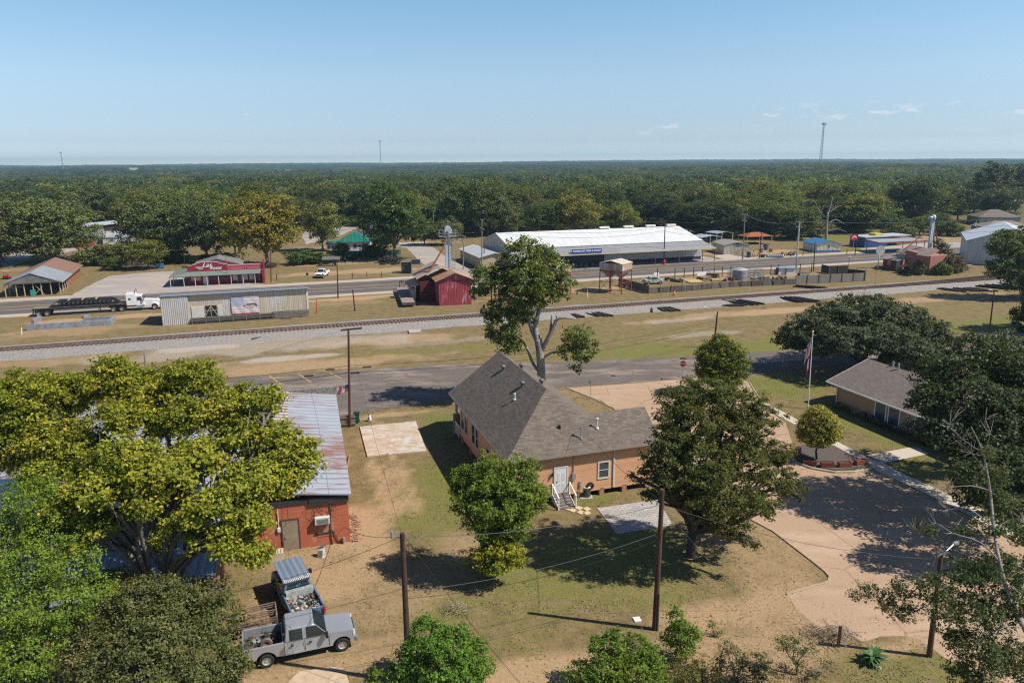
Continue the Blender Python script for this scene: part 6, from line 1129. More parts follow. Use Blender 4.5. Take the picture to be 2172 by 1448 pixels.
# left background
tq = P(*z1(655, 300)); tn_ = thing('tin_building', 'tall white and brick building with a slanted tin roof at the upper left', 'building', tq, R(16)); MB().ext([(0, 0), (9, 0), (9, 6.0), (0, 5.2)], 'x', 0, 8).build('wall', METAL('tin_wall_bluewhite', (.5, .54, .58), 3, .5, amt=.15), tn_); MB().box(-.03, 5, -.04, -.003, 0, 2.4).build('brick_base', BRICK('base_brick', (.4, .14, .1), (.45, .2, .15), (.4, .3, .25), .4, .16, .02), tn_)
MB().box(8.01, 12.5, 0, 9, 0, 5.6).build('annex_wall', M('dark_red_tin', (.14, .06, .06), .8), tn_); MB().slab([(-.3, -.5, 5.3), (12.6, -.5, 6.6), (12.6, 9.4, 7.2), (-.3, 9.4, 6.2)], .1).build('roof', TINW, tn_)
gable('grey_roof_shed', 'low white shed with a light grey metal roof beside the slanted tin building', 'shed', P(*z1(850, 305)), R(16), 9.5, 7, 2.4, 1.6, WW, METAL('tin_lightgrey', (.5, .53, .57), 0, .5, amt=0), .3, 'x')
gable('white_shed', 'plain white shed next to the long red building', 'shed', P(*z1(515, 335)), R(16), 7, 6, 3.2, .8, WW, TING, .2, 'x')
rl2 = gable('red_long_building', 'long low dark red building behind the oak at the left edge', 'building', P(*z1(185, 348)), R(16), 19, 7, 2.6, .9, M('barn_red', (.2, .03, .03), .7, 0, .1), M('roof_dullgrey', (.2, .2, .2), .8), .4, 'x')
for k in range(3): window(rl2, side(None, 19, 7, 'f'), 4 + k * 4.5, .8, 1.8, 1.1, WHITE, GL, .08, (2, 1))
# distant pale roofs peeping from the woods
for i, (x, y, w, h, lb) in enumerate([(590, 360, 55, 5, 'far off white industrial roof on the wooded ridge'), (60, 367, 26, 6, 'far white barn roof in the trees at the left horizon'), (100, 368, 24, 5, 'second far pale roof left of the low horizon'), (275, 362, 16, 4, 'tiny far white shed on the left horizon'), (455, 465, 30, 16, 'white gable just visible between the dark trees behind the restaurant'), (1755, 404, 30, 4, 'pale far clearing building under the lattice tower'), (2110, 425, 16, 8, 'orange tinted roof in the pines at the upper right')]):
    q = P(x, y + 6); Yd = q.y; w_ = w * mpp(Yd); gable('distant_building', lb, 'building', (q.x, q.y, float(hills(q.x, q.y)) + (8 if Yd > 600 else 0)), A, w_, w_ * .5, 3 + h * mpp(Yd) * .3, 1 + .1 * w_ / 4, WW, TINW, .3, 'x')
# ---------------------------------------------------------------- vehicles
def arc(cx, cz, r, a0, a1, n=9): return [(cx + r * math.cos(R(a0 + (a1 - a0) * i / n)), cz + r * math.sin(R(a0 + (a1 - a0) * i / n))) for i in range(n + 1)]
RIM = M('steel_rim', (.5, .5, .5), .35, .6, .1)
def wheel(th, x, y, r, w, s, rim=RIM):
    """s: +1 outer face towards +y, -1 towards -y"""
    wh_ = MB().lathe([(r * .6, -w / 2), (r * .93, -w / 2), (r, -w * .35), (r, w * .35), (r * .93, w / 2), (r * .6, w / 2)], (0, 0, 0), 'y', 24, True).build('wheel', RUBBER, th, smooth=False, loc=(x, y, r))
    MB().lathe([(0, s * w * .28), (r * .2, s * w * .34), (r * .24, s * w * .2), (r * .48, s * w * .16), (r * .55, s * w * .42), (r * .61, s * w * .44), (r * .61, -s * w * .3)], (0, 0, 0), 'y', 20).build('rim', rim, wh_)
    return wh_
def pickup(name, label, loc, rz, paint, WB=3.95, W_=2.0, crew=True, glass=None, roofm=None, bedm=None, cabr=.96, h=1.92, nose=.72, tail=1.15, chrome=None, side_mat=None, group=None):
    t = thing(name, label, 'pickup truck', loc, rz, group); g = glass or M('car_glass', (.02, .03, .035), .06, 0, .2, 1, spec=1.); hw_ = W_ / 2; r = .39; ch = chrome or M('bumper_grey', (.3, .31, .33), .35, .5, .1)
    fx = WB + nose
    pr = [(cabr, .5)] + [(WB - .52, .5)] + arc(WB, .42, .51, 172, 8) + [(fx - .05, .52), (fx, .75), (fx - .02, 1.02), (fx - .15, 1.14), (WB - .6, 1.24), (cabr, 1.2)]
    bm_ = MB().ext(pr, 'y', -hw_ + .03, hw_ - .03); bm_.v = [(x, y * (1 - .1 * max(0, min(1, (z - 1.0) / .22))) * (1 - .07 * max(0, min(1, (x - WB) / nose))), z + (.03 if z > 1.05 else 0)) for x, y, z in bm_.v]; bm_.build('body', paint, t, smooth=True, bevel=.07)
    bp = [(-tail, .62), (-.6, .55)] + arc(0, .42, .52, 165, 15) + [(cabr - .03, .5), (cabr - .03, 1.3), (-tail, 1.3)]
    b = MB()
    for s in (-1, 1): y0, y1 = sorted((s * (hw_ - .02), s * (hw_ - .13))); b.ext(bp, 'y', y0, y1)
    b.box(cabr - .1, cabr - .04, -hw_ + .14, hw_ - .14, .75, 1.27); b.build('bed', side_mat or paint, t, bevel=.025)
    MB().box(-tail + .08, cabr - .11, -hw_ + .14, hw_ - .14, .7, .78).build('bed_floor', bedm or M('bed_dark', (.06, .06, .065), .7, 0, .3, 3), t)
    MB().box(-tail - .02, -tail + .05, -hw_ + .14, hw_ - .14, .68, 1.27).build('tailgate', paint, t, bevel=.02)
    c1 = WB - .72; rr, rf = cabr + .1, c1 - .72; wb, wt = hw_ - .07, hw_ - .24
    v = [(cabr, -wb, 1.2), (c1, -wb, 1.22), (c1, wb, 1.22), (cabr, wb, 1.2), (rr, -wt, h), (rf, -wt, h), (rf, wt, h), (rr, wt, h)]
    MB().add(v, [(0, 3, 2, 1), (4, 5, 6, 7), (0, 1, 5, 4), (1, 2, 6, 5), (2, 3, 7, 6), (3, 0, 4, 7)]).build('cab', paint, t, smooth=True, bevel=.09)
    if roofm: MB().box(rr - .05, rf + .08, -wt - .02, wt + .02, h + .003, h + .03).build('roof_panel', roofm, t)
    else:
        rb = MB()
        for k in range(9): y = -wt * .72 + k * wt * 1.44 / 8; rb.box(rr + .2, rf - .35 if k % 2 else rf - .3, y - .02, y + .02, h, h + .018)
        rb.build('roof_rib', paint, t)
    def lerp(a, b, u): return Vector(a).lerp(Vector(b), u)
    def pane(nm, a, b, c, d, off, mt=g):
        n_ = (Vector(b) - Vector(a)).cross(Vector(d) - Vector(a)).normalized() * off; return MB().add([Vector(p) + n_ for p in (a, b, c, d)] + [Vector(p) + n_ * .2 for p in (a, b, c, d)], [(0, 1, 2, 3), (7, 6, 5, 4), (0, 4, 5, 1), (1, 5, 6, 2), (2, 6, 7, 3), (3, 7, 4, 0)]).build(nm, mt, t)
    def onside(s, x, u):  # point on cab side at height fraction u
        z = 1.21 + (h - 1.21) * u; return (x, s * (wb + (wt - wb) * u), z)
    for s in (-1, 1):
        cuts = [(cabr + .28, cabr + .95), (cabr + 1.15, c1 - .05)] if crew else [(cabr + .35, c1 - .05)]
        for a, bb_ in cuts:
            last = bb_ > c1 - .2; tp = bb_ - (.55 if last else 0)
            q = [onside(s, a, .1), onside(s, bb_, .1), onside(s, tp, .86), onside(s, a, .86)]
            if s == 1: q = [q[1], q[0], q[3], q[2]]
            pane('window', *q, .014)
        for a in ([cabr + 1.05, c1 + .05] if crew else [c1 + .05]): MB().box(a - .012, a + .012, min(s * (hw_ - .035), s * (hw_ - .022)), max(s * (hw_ - .035), s * (hw_ - .022)), .58, 1.18).build('door_gap', BLACK, t)
        for a in ([cabr + .3, cabr + 1.25] if crew else [cabr + .4]): MB().box(a, a + .16, min(s * (hw_ - .03), s * (hw_ + .01)), max(s * (hw_ - .03), s * (hw_ + .01)), 1.0, 1.07).build('door_handle', BLACK, t)
        MB().box(c1 - .15, c1 + .0, min(s * (hw_ + .03), s * (hw_ + .25)), max(s * (hw_ + .03), s * (hw_ + .25)), 1.22, 1.5).bar((c1 - .08, s * (hw_ - .1), 1.28), (c1 - .08, s * (hw_ + .05), 1.3), .05).build('mirror', BLACK, t)
        MB().box(fx - .1, fx + .01, min(s * (hw_ - .45), s * (hw_ - .08)), max(s * (hw_ - .45), s * (hw_ - .08)), .82, 1.02).build('headlight', M('headlight_lens', (.7, .7, .68), .15, 0, .1, spec=.8), t)
        MB().box(-tail - .03, -tail + .0, min(s * (hw_ - .13), s * (hw_ - .01)), max(s * (hw_ - .13), s * (hw_ - .01)), .85, 1.2).build('taillight', M('taillight_red', (.5, .01, .01), .3), t)
        wheel(t, 0, s * (hw_ - .15), r, .25, s); wheel(t, WB, s * (hw_ - .15), r, .25, s)
    a, b_, c, d = lerp(v[1], v[2], .06), lerp(v[1], v[2], .94), lerp(v[6], v[5], .08), lerp(v[6], v[5], .92); pane('windshield', lerp(a, d, .08), lerp(b_, c, .08), lerp(b_, c, .93), lerp(a, d, .93), .014)
    a, b_, c, d = lerp(v[3], v[0], .1), lerp(v[3], v[0], .9), lerp(v[4], v[7], .1), lerp(v[4], v[7], .9); pane('rear_window', lerp(a, d, .22), lerp(b_, c, .22), lerp(b_, c, .85), lerp(a, d, .85), .014)
    MB().box(fx - .04, fx + .02, -hw_ + .47, hw_ - .47, .78, 1.03).build('grille', BLACK, t); MB().box(fx - .02, fx + .14, -hw_ + .04, hw_ - .04, .48, .74).build('bumper', ch, t, bevel=.03); MB().box(-tail - .2, -tail - .04, -hw_ + .06, hw_ - .06, .48, .66).build('bumper', ch, t, bevel=.03)
    MB().box(-tail + .1, fx - .2, -.45, .45, .35, .52).build('chassis', BLACK, t)
    return t
def junk(name, label, cat, th, x0, x1, y0, y1, z, n, seed, cols, hi=.4, kind='stuff'):
    r_ = random.Random(seed); t_ = thing(name, label, cat, th.location, th.rotation_euler[2])
    for ci, c in enumerate(cols):
        mb = MB()
        for k in range(n):
            s = r_.uniform(.05, .22); mb.ob((r_.uniform(x0, x1), r_.uniform(y0, y1), z + r_.uniform(.02, hi)), (s * r_.uniform(.6, 2.2), s, s * r_.uniform(.3, 1)), r_.uniform(0, 3), r_.uniform(-.6, .6), r_.uniform(-.6, .6))
        mb.build('scrap_pieces', M('scrap_%s' % ['white', 'dark', 'rust', 'grey', 'cream', 'silver', 'brown'][c], [(.42, .42, .4), (.04, .04, .045), (.17, .08, .05), (.2, .21, .22), (.36, .32, .25), (.3, .32, .34), (.1, .06, .04)][c], .7, 0, .4, 4), t_, fix=False)
    if kind: t_['kind'] = kind
    return t_
SILV = M('silver_paint', (.4, .42, .46), .28, .45, .05, 1); OX = M('oxidised_silver', (.36, .38, .42), .4, .3, .1, 1)
r0 = P(567, 1415); r1 = P(723, 1381); ha = math.atan2(r1.y - r0.y, r1.x - r0.x); n_ = Vector((-math.sin(ha), math.cos(ha), 0))
sp1 = pickup('pickup_truck', 'silver crew cab pickup with scrap in its bed parked at the bottom left', r0 + n_ * .93, ha, SILV, h=1.95)
junk('scrap_load', 'rusty machine frame and odd scrap lying in the silver pickup bed', 'scrap', sp1, -.9, .8, -.75, .75, .78, 12, 4, (1, 6, 3), .25)
sw = MB().lathe([(.17, -.1), (.3, -.11), (.33, 0), (.3, .11), (.17, .1)], (0, 0, 0), 'y', 20, True).build('spare_wheel', M('dusty_tyre', (.16, .12, .1), .9, 0, .3, 4), loc=world(sp1, (.05, -.42, 1.1)), rz=ha); tag(sw, 'dusty small wheel and tyre leaning in the silver pickup bed', 'wheel'); MB().lathe([(0, .02), (.17, .06), (.17, -.06), (0, -.02)], (0, 0, 0), 'y').build('rim', M('rust_rim', (.3, .14, .09), .8), sw)
rk = thing('metal_rack', 'rusty slatted metal rack standing against the silver pickup bed', 'rack', P(552, 1352), ha + .05); RKM = M('rack_rust', (.19, .13, .11), .8, 0, .3, 4)
for z, y in ((.9, 0), (1.15, .35), (1.4, .7)):
    mb = MB()
    for k in range(3): mb.bar((-1.3, y, z - k * .13 + .2), (1.0, y, z - k * .13 + .2), .05)
    for k in range(7): mb.bar((-1.3 + k * .38, y, z - .1), (-1.3 + k * .38, y, z + .22), .045)
    mb.build('rail_panel', RKM, rk)
MB().bar((-1.3, 0, 0), (-1.3, 0, 1.1), .06).bar((1.0, 0, 0), (1.0, 0, 1.1), .06).bar((-1.3, .7, 0), (-1.3, .7, 1.6), .06).bar((1.0, .7, 0), (1.0, .7, 1.6), .06).bar((1, 0, 1.1), (1, .7, 1.6), .06).bar((-1.3, 0, 1.1), (-1.3, .7, 1.6), .06).build('leg_frame', RKM, rk)
t = NT('peeled_blue_paint'); c = t.mix(t.ramp(t.noise(1.2, 5), .4, .6), (.09, .17, .3), (.22, .3, .4)); c = t.mix(t.ramp(t.noise(5, 5, t.vec((.4, 1, 1))), .62, .7), c, (.3, .14, .08)); t.out(c, .45, .1)
a0 = P(656, 1296, 1.28); a1 = P(624, 1233, 1.28); hb = math.atan2(a1.y - a0.y, a1.x - a0.x); un = Vector((math.cos(hb), math.sin(hb), 0)); org = Vector((a0.x, a0.y, 0)) + un * 1.35
bp1 = pickup('pickup_truck', 'old faded blue pickup heaped with junk, its tailgate towards the silver truck', org, hb, M('pickup_blue', (.12, .19, .3), .4, .1, .25, 2), WB=3.6, W_=1.95, crew=False, roofm=t.m, cabr=1.15, h=1.85, nose=.8, side_mat=M('pickup_blue', (0, 0, 0)), chrome=M('dull_chrome', (.45, .45, .45), .35, .6, .2))
rt_ = METAL('cap_roof_rust', (.2, .26, .35), 1, .35, (.26, .16, .12), .4, .45, .2); MB().box(1.2, 3.9, -.82, .82, 1.9, 1.95).build('roof_cap', rt_, bp1)
r_ = random.Random(2); mb = MB()
for k in range(16): y = -.8 + k * .1; mb.box(1.1, 1.1 + r_.uniform(.2, .45), y, y + .05, 1.951, 1.975)
mb.build('peeling_strip', M('peeling_white', (.65, .6, .56), .7, 0, .2, 5, (.35, .18, .1), .4, 6), bp1)
MB().add([(1.225, -.5, 1.5), (1.225, -.2, 1.5), (1.26, -.2, 1.66), (1.26, -.5, 1.66)], [(0, 1, 2, 3)]).build('window_sticker', M('sticker_cyan', (.03, .4, .55), .5), bp1) if False else None
text('window_sticker', '67', .26, M('sticker_cyan', (.03, .4, .55), .5), bp1, (1.16, 0, 1.58), (PI / 2, 0, -PI / 2), .003, .2)
jk = junk('scrap_load', 'colourful jumble of junk and scrap filling the blue pickup bed', 'scrap', bp1, -.95, .85, -.75, .75, .78, 34, 6, (0, 1, 2, 3, 4, 5), .38)
MB().box(.75, 1.05, -.8, .8, .78, 1.5).build('tool_box', M('tool_box_tin', (.4, .43, .42), .5, .2, .4, 3), jk)
bx = tag(MB().ob((0, 0, .72), (.75, .6, .6), .2).ob((0, 0, .2), (.6, .5, .4), .2).build('black_cabinet', M('cabinet_black', (.02, .02, .022), .5, 0, .5, 5), loc=P(645, 1300), rz=hb), 'black metal cabinet standing behind the tailgate of the blue pickup', 'cabinet')
wp_ = P(665, 591); wpp = pickup('pickup_truck', 'white work pickup facing the highway behind the wire fence', (wp_.x + 1.4, wp_.y + 4.6, 0), -PI / 2 - .05, M('pickup_white', (.72, .73, .75), .35, 0, .04), WB=3.7, W_=2.0, crew=False, cabr=1.4)
bq_ = world(wpp, (2.6, 1.6, 0)); wp2 = tag(MB().box(-.25, .25, -.2, .2, .3, .8).cyl((0, 0, 0), (0, 0, .3), .05).build('mailbox', BLACK, loc=P(652, 586)), 'dark box on a short post left of the white pickup', 'mailbox')

# articulated lorry
TRW = M('truck_white', (.72, .73, .76), .3, 0, .05, 1); CHR = M('chrome', (.6, .62, .65), .15, .9, .05)
s0 = P(*z1(1275, 838)); s1 = P(*z1(972, 857)); ta = math.atan2(s0.y - s1.y, s0.x - s1.x); nt_ = Vector((-math.sin(ta), math.cos(ta), 0))
tk = thing('lorry_cab', 'white conventional semi tractor with sleeper and red chassis parked beside the cream shed', 'truck', s1 + nt_ * 1.1, ta)
WBs = (s0 - s1).length; R_ = .52
MB().ext([(WBs - 1.7, .75), (WBs - .62, .75)] + arc(WBs, .55, .62, 165, 15, 8) + [(WBs + .85, .8), (WBs + .9, 1.5), (WBs + .6, 1.78), (WBs - 1.7, 1.95)], 'y', -.78, .78).build('bonnet', TRW, tk, bevel=.06)
for s in (-1, 1):
    y0, y1 = sorted((s * .78, s * 1.15)); MB().ext(arc(WBs, .55, .6, 175, 5, 8) + arc(WBs, .55, .74, 5, 175, 8), 'y', y0, y1).build('wing', TRW, tk)
    MB().cyl((WBs - 3.05, s * .98, 1.3), (WBs - 3.05, s * .98, 3.75), .09).build('exhaust_stack', CHR, tk); MB().cyl((WBs - 3.0, s * 1.0, .68), (WBs - 1.9, s * 1.0, .68), .3, n=16).build('fuel_tank', CHR, tk)
    MB().box(WBs - 1.75, WBs - 1.55, min(s * 1.15, s * 1.4), max(s * 1.15, s * 1.4), 1.9, 2.4).build('mirror', CHR, tk)
MB().add([(WBs - 2.9, -1.05, .95), (WBs - 1.6, -1.05, .95), (WBs - 1.6, 1.05, .95), (WBs - 2.9, 1.05, .95), (WBs - 2.9, -.98, 2.75), (WBs - 2.0, -.98, 2.75), (WBs - 2.0, .98, 2.75), (WBs - 2.9, .98, 2.75)], [(3, 2, 1, 0), (4, 5, 6, 7), (0, 1, 5, 4), (1, 2, 6, 5), (2, 3, 7, 6), (3, 0, 4, 7)]).build('cab', TRW, tk, bevel=.05)
MB().ext([(WBs - 4.6, 1.0), (WBs - 2.93, 1.0), (WBs - 2.93, 2.9), (WBs - 3.3, 3.1), (WBs - 4.6, 3.15)], 'y', -1.15, 1.15).build('sleeper_box', TRW, tk, bevel=.05)
for s in (-1, 1):
    y = s * 1.035; MB().box(WBs - 2.75, WBs - 2.0, min(y, s * 1.06), max(y, s * 1.06), 1.85, 2.5).build('window', GL, tk); MB().box(WBs - 4.2, WBs - 3.8, min(s * 1.15, s * 1.16), max(s * 1.15, s * 1.16), 2.0, 2.35).build('window', GL, tk)
MB().slab([(WBs - 1.66, -.9, 1.98), (WBs - 1.66, .9, 1.98), (WBs - 1.97, .9, 2.62), (WBs - 1.97, -.9, 2.62)], -.03).build('windshield', GL, tk)
MB().box(WBs + .9, WBs + .95, -.5, .5, .85, 1.6).build('grille', CHR, tk); MB().box(WBs + .95, WBs + 1.2, -1.15, 1.15, .4, .8).build('bumper', CHR, tk); MB().box(-1.6, WBs + .5, -.45, .45, .7, .95).build('chassis', M('chassis_red', (.3, .03, .03), .5), tk); MB().box(-.7, .7, -.5, .5, 1.05, 1.2).build('fifth_wheel', BLACK, tk)
for s in (-1, 1):
    for x in (-.68, .68): wheel(tk, x, s * 1.02, R_, .5, s)
    wheel(tk, WBs, s * 1.0, R_, .28, s)
ft = thing('flatbed_trailer', 'long black flatbed trailer loaded with dark steel trusses', 'trailer', s1 + nt_ * 1.1, ta); e0 = local(ft, P(*z1(362, 892))).x; er = local(ft, P(*z1(235, 855), 1.4)).x
MB().box(er, 1.6, -1.28, 1.28, 1.32, 1.45).build('deck', M('deck_grey', (.2, .17, .15), .85, 0, .3, 2), ft); MB().box(er, 1.6, -1.3, -1.281, 1.15, 1.45).box(er, 1.6, 1.281, 1.3, 1.15, 1.45).box(er + .3, -1.8, -.5, -.35, .95, 1.32).box(er + .3, -1.8, .35, .5, .95, 1.32).build('frame', BLACK, ft)
for s in (-1, 1):
    for x in (-.66, .66): wheel(ft, e0 + x, s * 1.02, R_, .5, s)
    MB().box(-3.2, -3.05, s * .6 - .06, s * .6 + .06, .25, 1.2).build('landing_leg', GALV, ft)
MB().box(er - .05, er, -1.28, 1.28, .5, .65).bar((er, -.6, .6), (er + .1, -.6, 1.2), .1).bar((er, .6, .6), (er + .1, .6, 1.2), .1).build('rear_bar', BLACK, ft)
STL = M('truss_black', (.022, .025, .035), .5, .1, .3, 2)
for ti, (y, zb, lb) in enumerate([(-1.0, 1.46, 'near black steel truss on the flatbed trailer'), (-.3, 1.46, 'middle black steel truss on the flatbed trailer'), (.45, 1.46, 'far black steel truss on the flatbed trailer')]):
    tt = thing('steel_truss', lb, 'truss', s1 + nt_ * 1.1, ta, 'steel trusses on the flatbed'); x0 = er + 2.6; x1 = .3; mb = MB()
    for yy in (y, y + .5):
        mb.bar((x0, yy, zb + .08), (x1, yy, zb + .08), .12); mb.bar((x0 + 1.4, yy, zb + 1.0), (x1 - 1.2, yy, zb + 1.0), .12); mb.bar((x0, yy, zb + .1), (x0 + 1.4, yy, zb + 1.0), .1); mb.bar((x1, yy, zb + .1), (x1 - 1.2, yy, zb + 1.0), .1)
        n2 = 12; d_ = (x1 - x0 - 2.6) / n2
        for k in range(n2): a_ = x0 + 1.4 + k * d_; mb.bar((a_, yy, zb + 1.0), (a_ + d_ / 2, yy, zb + .1), .07).bar((a_ + d_ / 2, yy, zb + .1), (a_ + d_, yy, zb + 1.0), .07)
    for k in range(14): a_ = x0 + .5 + k * (x1 - x0 - 1) / 13; mb.bar((a_, y, zb + .1), (a_, y + .5, zb + .1), .07).bar((max(a_, x0 + 1.4), y, zb + 1.0), (max(a_, x0 + 1.4), y + .5, zb + 1.0), .07)
    mb.build('frame', STL, tt, fix=False)
    for k in range(3): MB().box(x0 + 3 + k * 2.2, x0 + 3.25 + k * 2.2, y + .1, y + .3, zb + 1.07, zb + 1.2).build('strap', M('strap_yellow', (.55, .5, .2), .7), tt)
# blue grey steel channels on the grass
BM = M('beam_bluegrey', (.26, .31, .37), .6, .2, .2, 1.5, (.28, .16, .1), .42, 1.2)
def beam(p, q, w, h, label):
    a, b = P(*p), P(*q); L = (b - a).length; t_ = thing('steel_channel', label, 'steel beam', a, math.atan2(b.y - a.y, b.x - a.x), 'steel channels lying on the grass')
    MB().box(0, L, 0, .06, 0, h).box(0, L, .06, w, h - .06, h).box(0, L, .06, w, 0, .06).build('web', BM, t_); MB().box(-.06, 0, -.02, w + .02, -.0, h + .02).build('end_plate', M('end_rust', (.25, .13, .09), .8), t_)
beam(z1(222, 1012), z1(920, 970), .5, .95, 'longest steel channel, nearest the railway'); beam(z1(918, 968), z1(958, 925), .35, .9, 'short steel channel closing the right end'); beam(z1(690, 935), z1(955, 920), .45, .6, 'middle steel channel at the back right'); beam(z1(283, 965), z1(345, 925), .35, .85, 'short steel channel standing at the left end'); beam(z1(690, 912), z1(742, 895), .3, .4, 'small dark steel piece lying on the back channel')
# gooseneck trailer by the red shed
gq = P(*z2(2045, 820)); gf = P(*z2(1990, 690)); gt = thing('flat_trailer', 'weathered wooden decked gooseneck trailer next to the red shed', 'trailer', gq, math.atan2(gf.y - gq.y, gf.x - gq.x)); GL_ = (gf - gq).length
MB().box(0, GL_, -1.15, 1.15, .75, .88).build('deck', M('trailer_deck', (.27, .22, .19), .9, 0, .25, 2, (.14, .12, .11), .4, 1.5), gt); MB().box(-.05, GL_, -1.25, -1.151, .55, .9).box(-.05, GL_, 1.151, 1.25, .55, .9).box(-.06, .0, -1.15, 1.15, .4, .9).build('frame', M('trailer_brown', (.1, .07, .06), .7, 0, .2, 2), gt)
mb = MB(); mb.bar((GL_, -.5, .8), (GL_ + .6, -.4, 2.0), .14).bar((GL_, .5, .8), (GL_ + .6, .4, 2.0), .14).bar((GL_ + .6, -.45, 2.0), (GL_ + .6, .45, 2.0), .16).bar((GL_ + .6, 0, 2.0), (GL_ + 1.8, 0, 1.9), .16).bar((GL_ + 1.8, 0, 1.9), (GL_ + 1.8, 0, 1.1), .12); mb.build('gooseneck', BLACK, gt)
for s in (-1, 1):
    for x in (1.6, 2.5): wheel(gt, x, s * 1.0, .38, .28, s)
# white machine half hidden behind the tree
wm = thing('white_tractor', 'small white machine standing in the shade behind the tall tree', 'machine', P(*z3(1045, 720)), .3); MB().box(-1, 1, -.6, .6, .6, 1.3).box(-.3, .7, -.5, .5, 1.3, 2.0).build('body', TRW, wm, bevel=.1)
for s in (-1, 1): wheel(wm, .7, s * .65, .5, .3, s); wheel(wm, -.8, s * .6, .35, .2, s)

# ---------------------------------------------------------------- poles and wires
TOPS = {}
def pole(key, base, top, label, mat=POLEW, r=.14, arms=(), name='utility_pole', cat='pole', trans=None, at=None, cap=None):
    b = P(*base); t_ = thing(name, label, cat, b); tp = Q(top[0], top[1], b.y) - b
    MB().cyl((0, 0, -.1), tp, r, r * .72, 12).build('shaft', mat, t_)
    TOPS[key] = b + tp
    for d_, L, m_ in arms:
        c_ = Vector(tp) - Vector((0, 0, d_)); ax_ = Vector((math.sin(A), -math.cos(A), 0)); mb_ = MB().bar(c_ - ax_ * L / 2, c_ + ax_ * L / 2, .14, .14)
        cr_ = mb_.build('crossarm', m_, t_)
        for s in (-.45, 0, .45): q_ = c_ + ax_ * L * s; MB().cyl(q_ + Vector((0, 0, .07)), q_ + Vector((0, 0, .3)), .05, .03).build('insulator', GALV, cr_)
    if trans: c_ = Vector(tp) - Vector((0, 0, trans)) + Vector((-.35, -.2, 0)); MB().cyl(c_, c_ + Vector((0, 0, .9)), .26, n=16).build('transformer', GALV, t_)
    return t_
p1 = pole('n1', (1389, 1334), (1405, 1037), 'tall brown wooden pole on the lawn in front of the oak', r=.17)
MB().cyl((.16, -.16, 0), (.16, -.16, 2.4), .03).build('conduit', GALV, p1)
p2 = pole('n2', (868, 1447), (853, 1130), 'dark brown wooden pole rising from the glossy bush in the foreground', M('pole_dark', (.06, .035, .028), .85, 0, .3, 4), .17); tp = TOPS['n2'] - P(868, 1447)
MB().cyl(tp + Vector((-.5, 0, -.25)), tp + Vector((-.5, 0, .1)), .08).bar(tp + Vector((-.5, 0, -.2)), tp + Vector((0, 0, -.25)), .04).build('insulator', GALV, p2)
p3 = pole('n3', (742, 905), (739, 700), 'brown pole with a short top crossarm and a flag beside the brick building'); t3 = TOPS['n3'] - P(742, 905); MB().bar(t3 + Vector((-.75, 0, .0)), t3 + Vector((1.3, .2, .15)), .16).build('crossarm', POLEW, p3)
pole('n4', (1971, 1391), (1997, 1168), 'brown pole standing among the leaning tree foliage at the lower right', POLEW, .15)
la = TOPS['n4']; lt = thing('street_lamp', 'silver street lamp arm on the pole in the leaning tree', 'street lamp', la); MB().tube([(0, 0, -.6), (.4, .2, -.1), (.9, .5, .1)], .03).build('arm', GALV, lt); MB().ob((1.1, .6, .12), (.4, .16, .1), .5).build('lamp_head', GALV, lt)
pole('n5', (1514, 738), (1522, 661), 'dark leaning lamp pole behind the round pear tree', M('pole_dark', (0, 0, 0)), .14); l5 = TOPS['n5']; lt = thing('street_lamp', 'curved pale street lamp arm on the leaning pole over the green', 'street lamp', l5); MB().tube([(0, 0, -1.0), (-.8, 0, .1), (-1.5, .1, .6)], .04).build('arm', GALV, lt); MB().ob((-1.75, .1, .65), (.6, .25, .14)).build('lamp_head', WHITE, lt)
pole('n6', (2098, 707), (2109, 616), 'slim dark lamp pole on the green near the right edge', M('pole_dark', (0, 0, 0)), .12); l6 = TOPS['n6']; lt = thing('street_lamp', 'pale lamp head on top of the slim pole near the right edge', 'street lamp', l6); MB().tube([(0, 0, -.3), (-.4, 0, .05)], .03).build('arm', GALV, lt); MB().ob((-.6, 0, .1), (.5, .22, .12)).build('lamp_head', WHITE, lt)
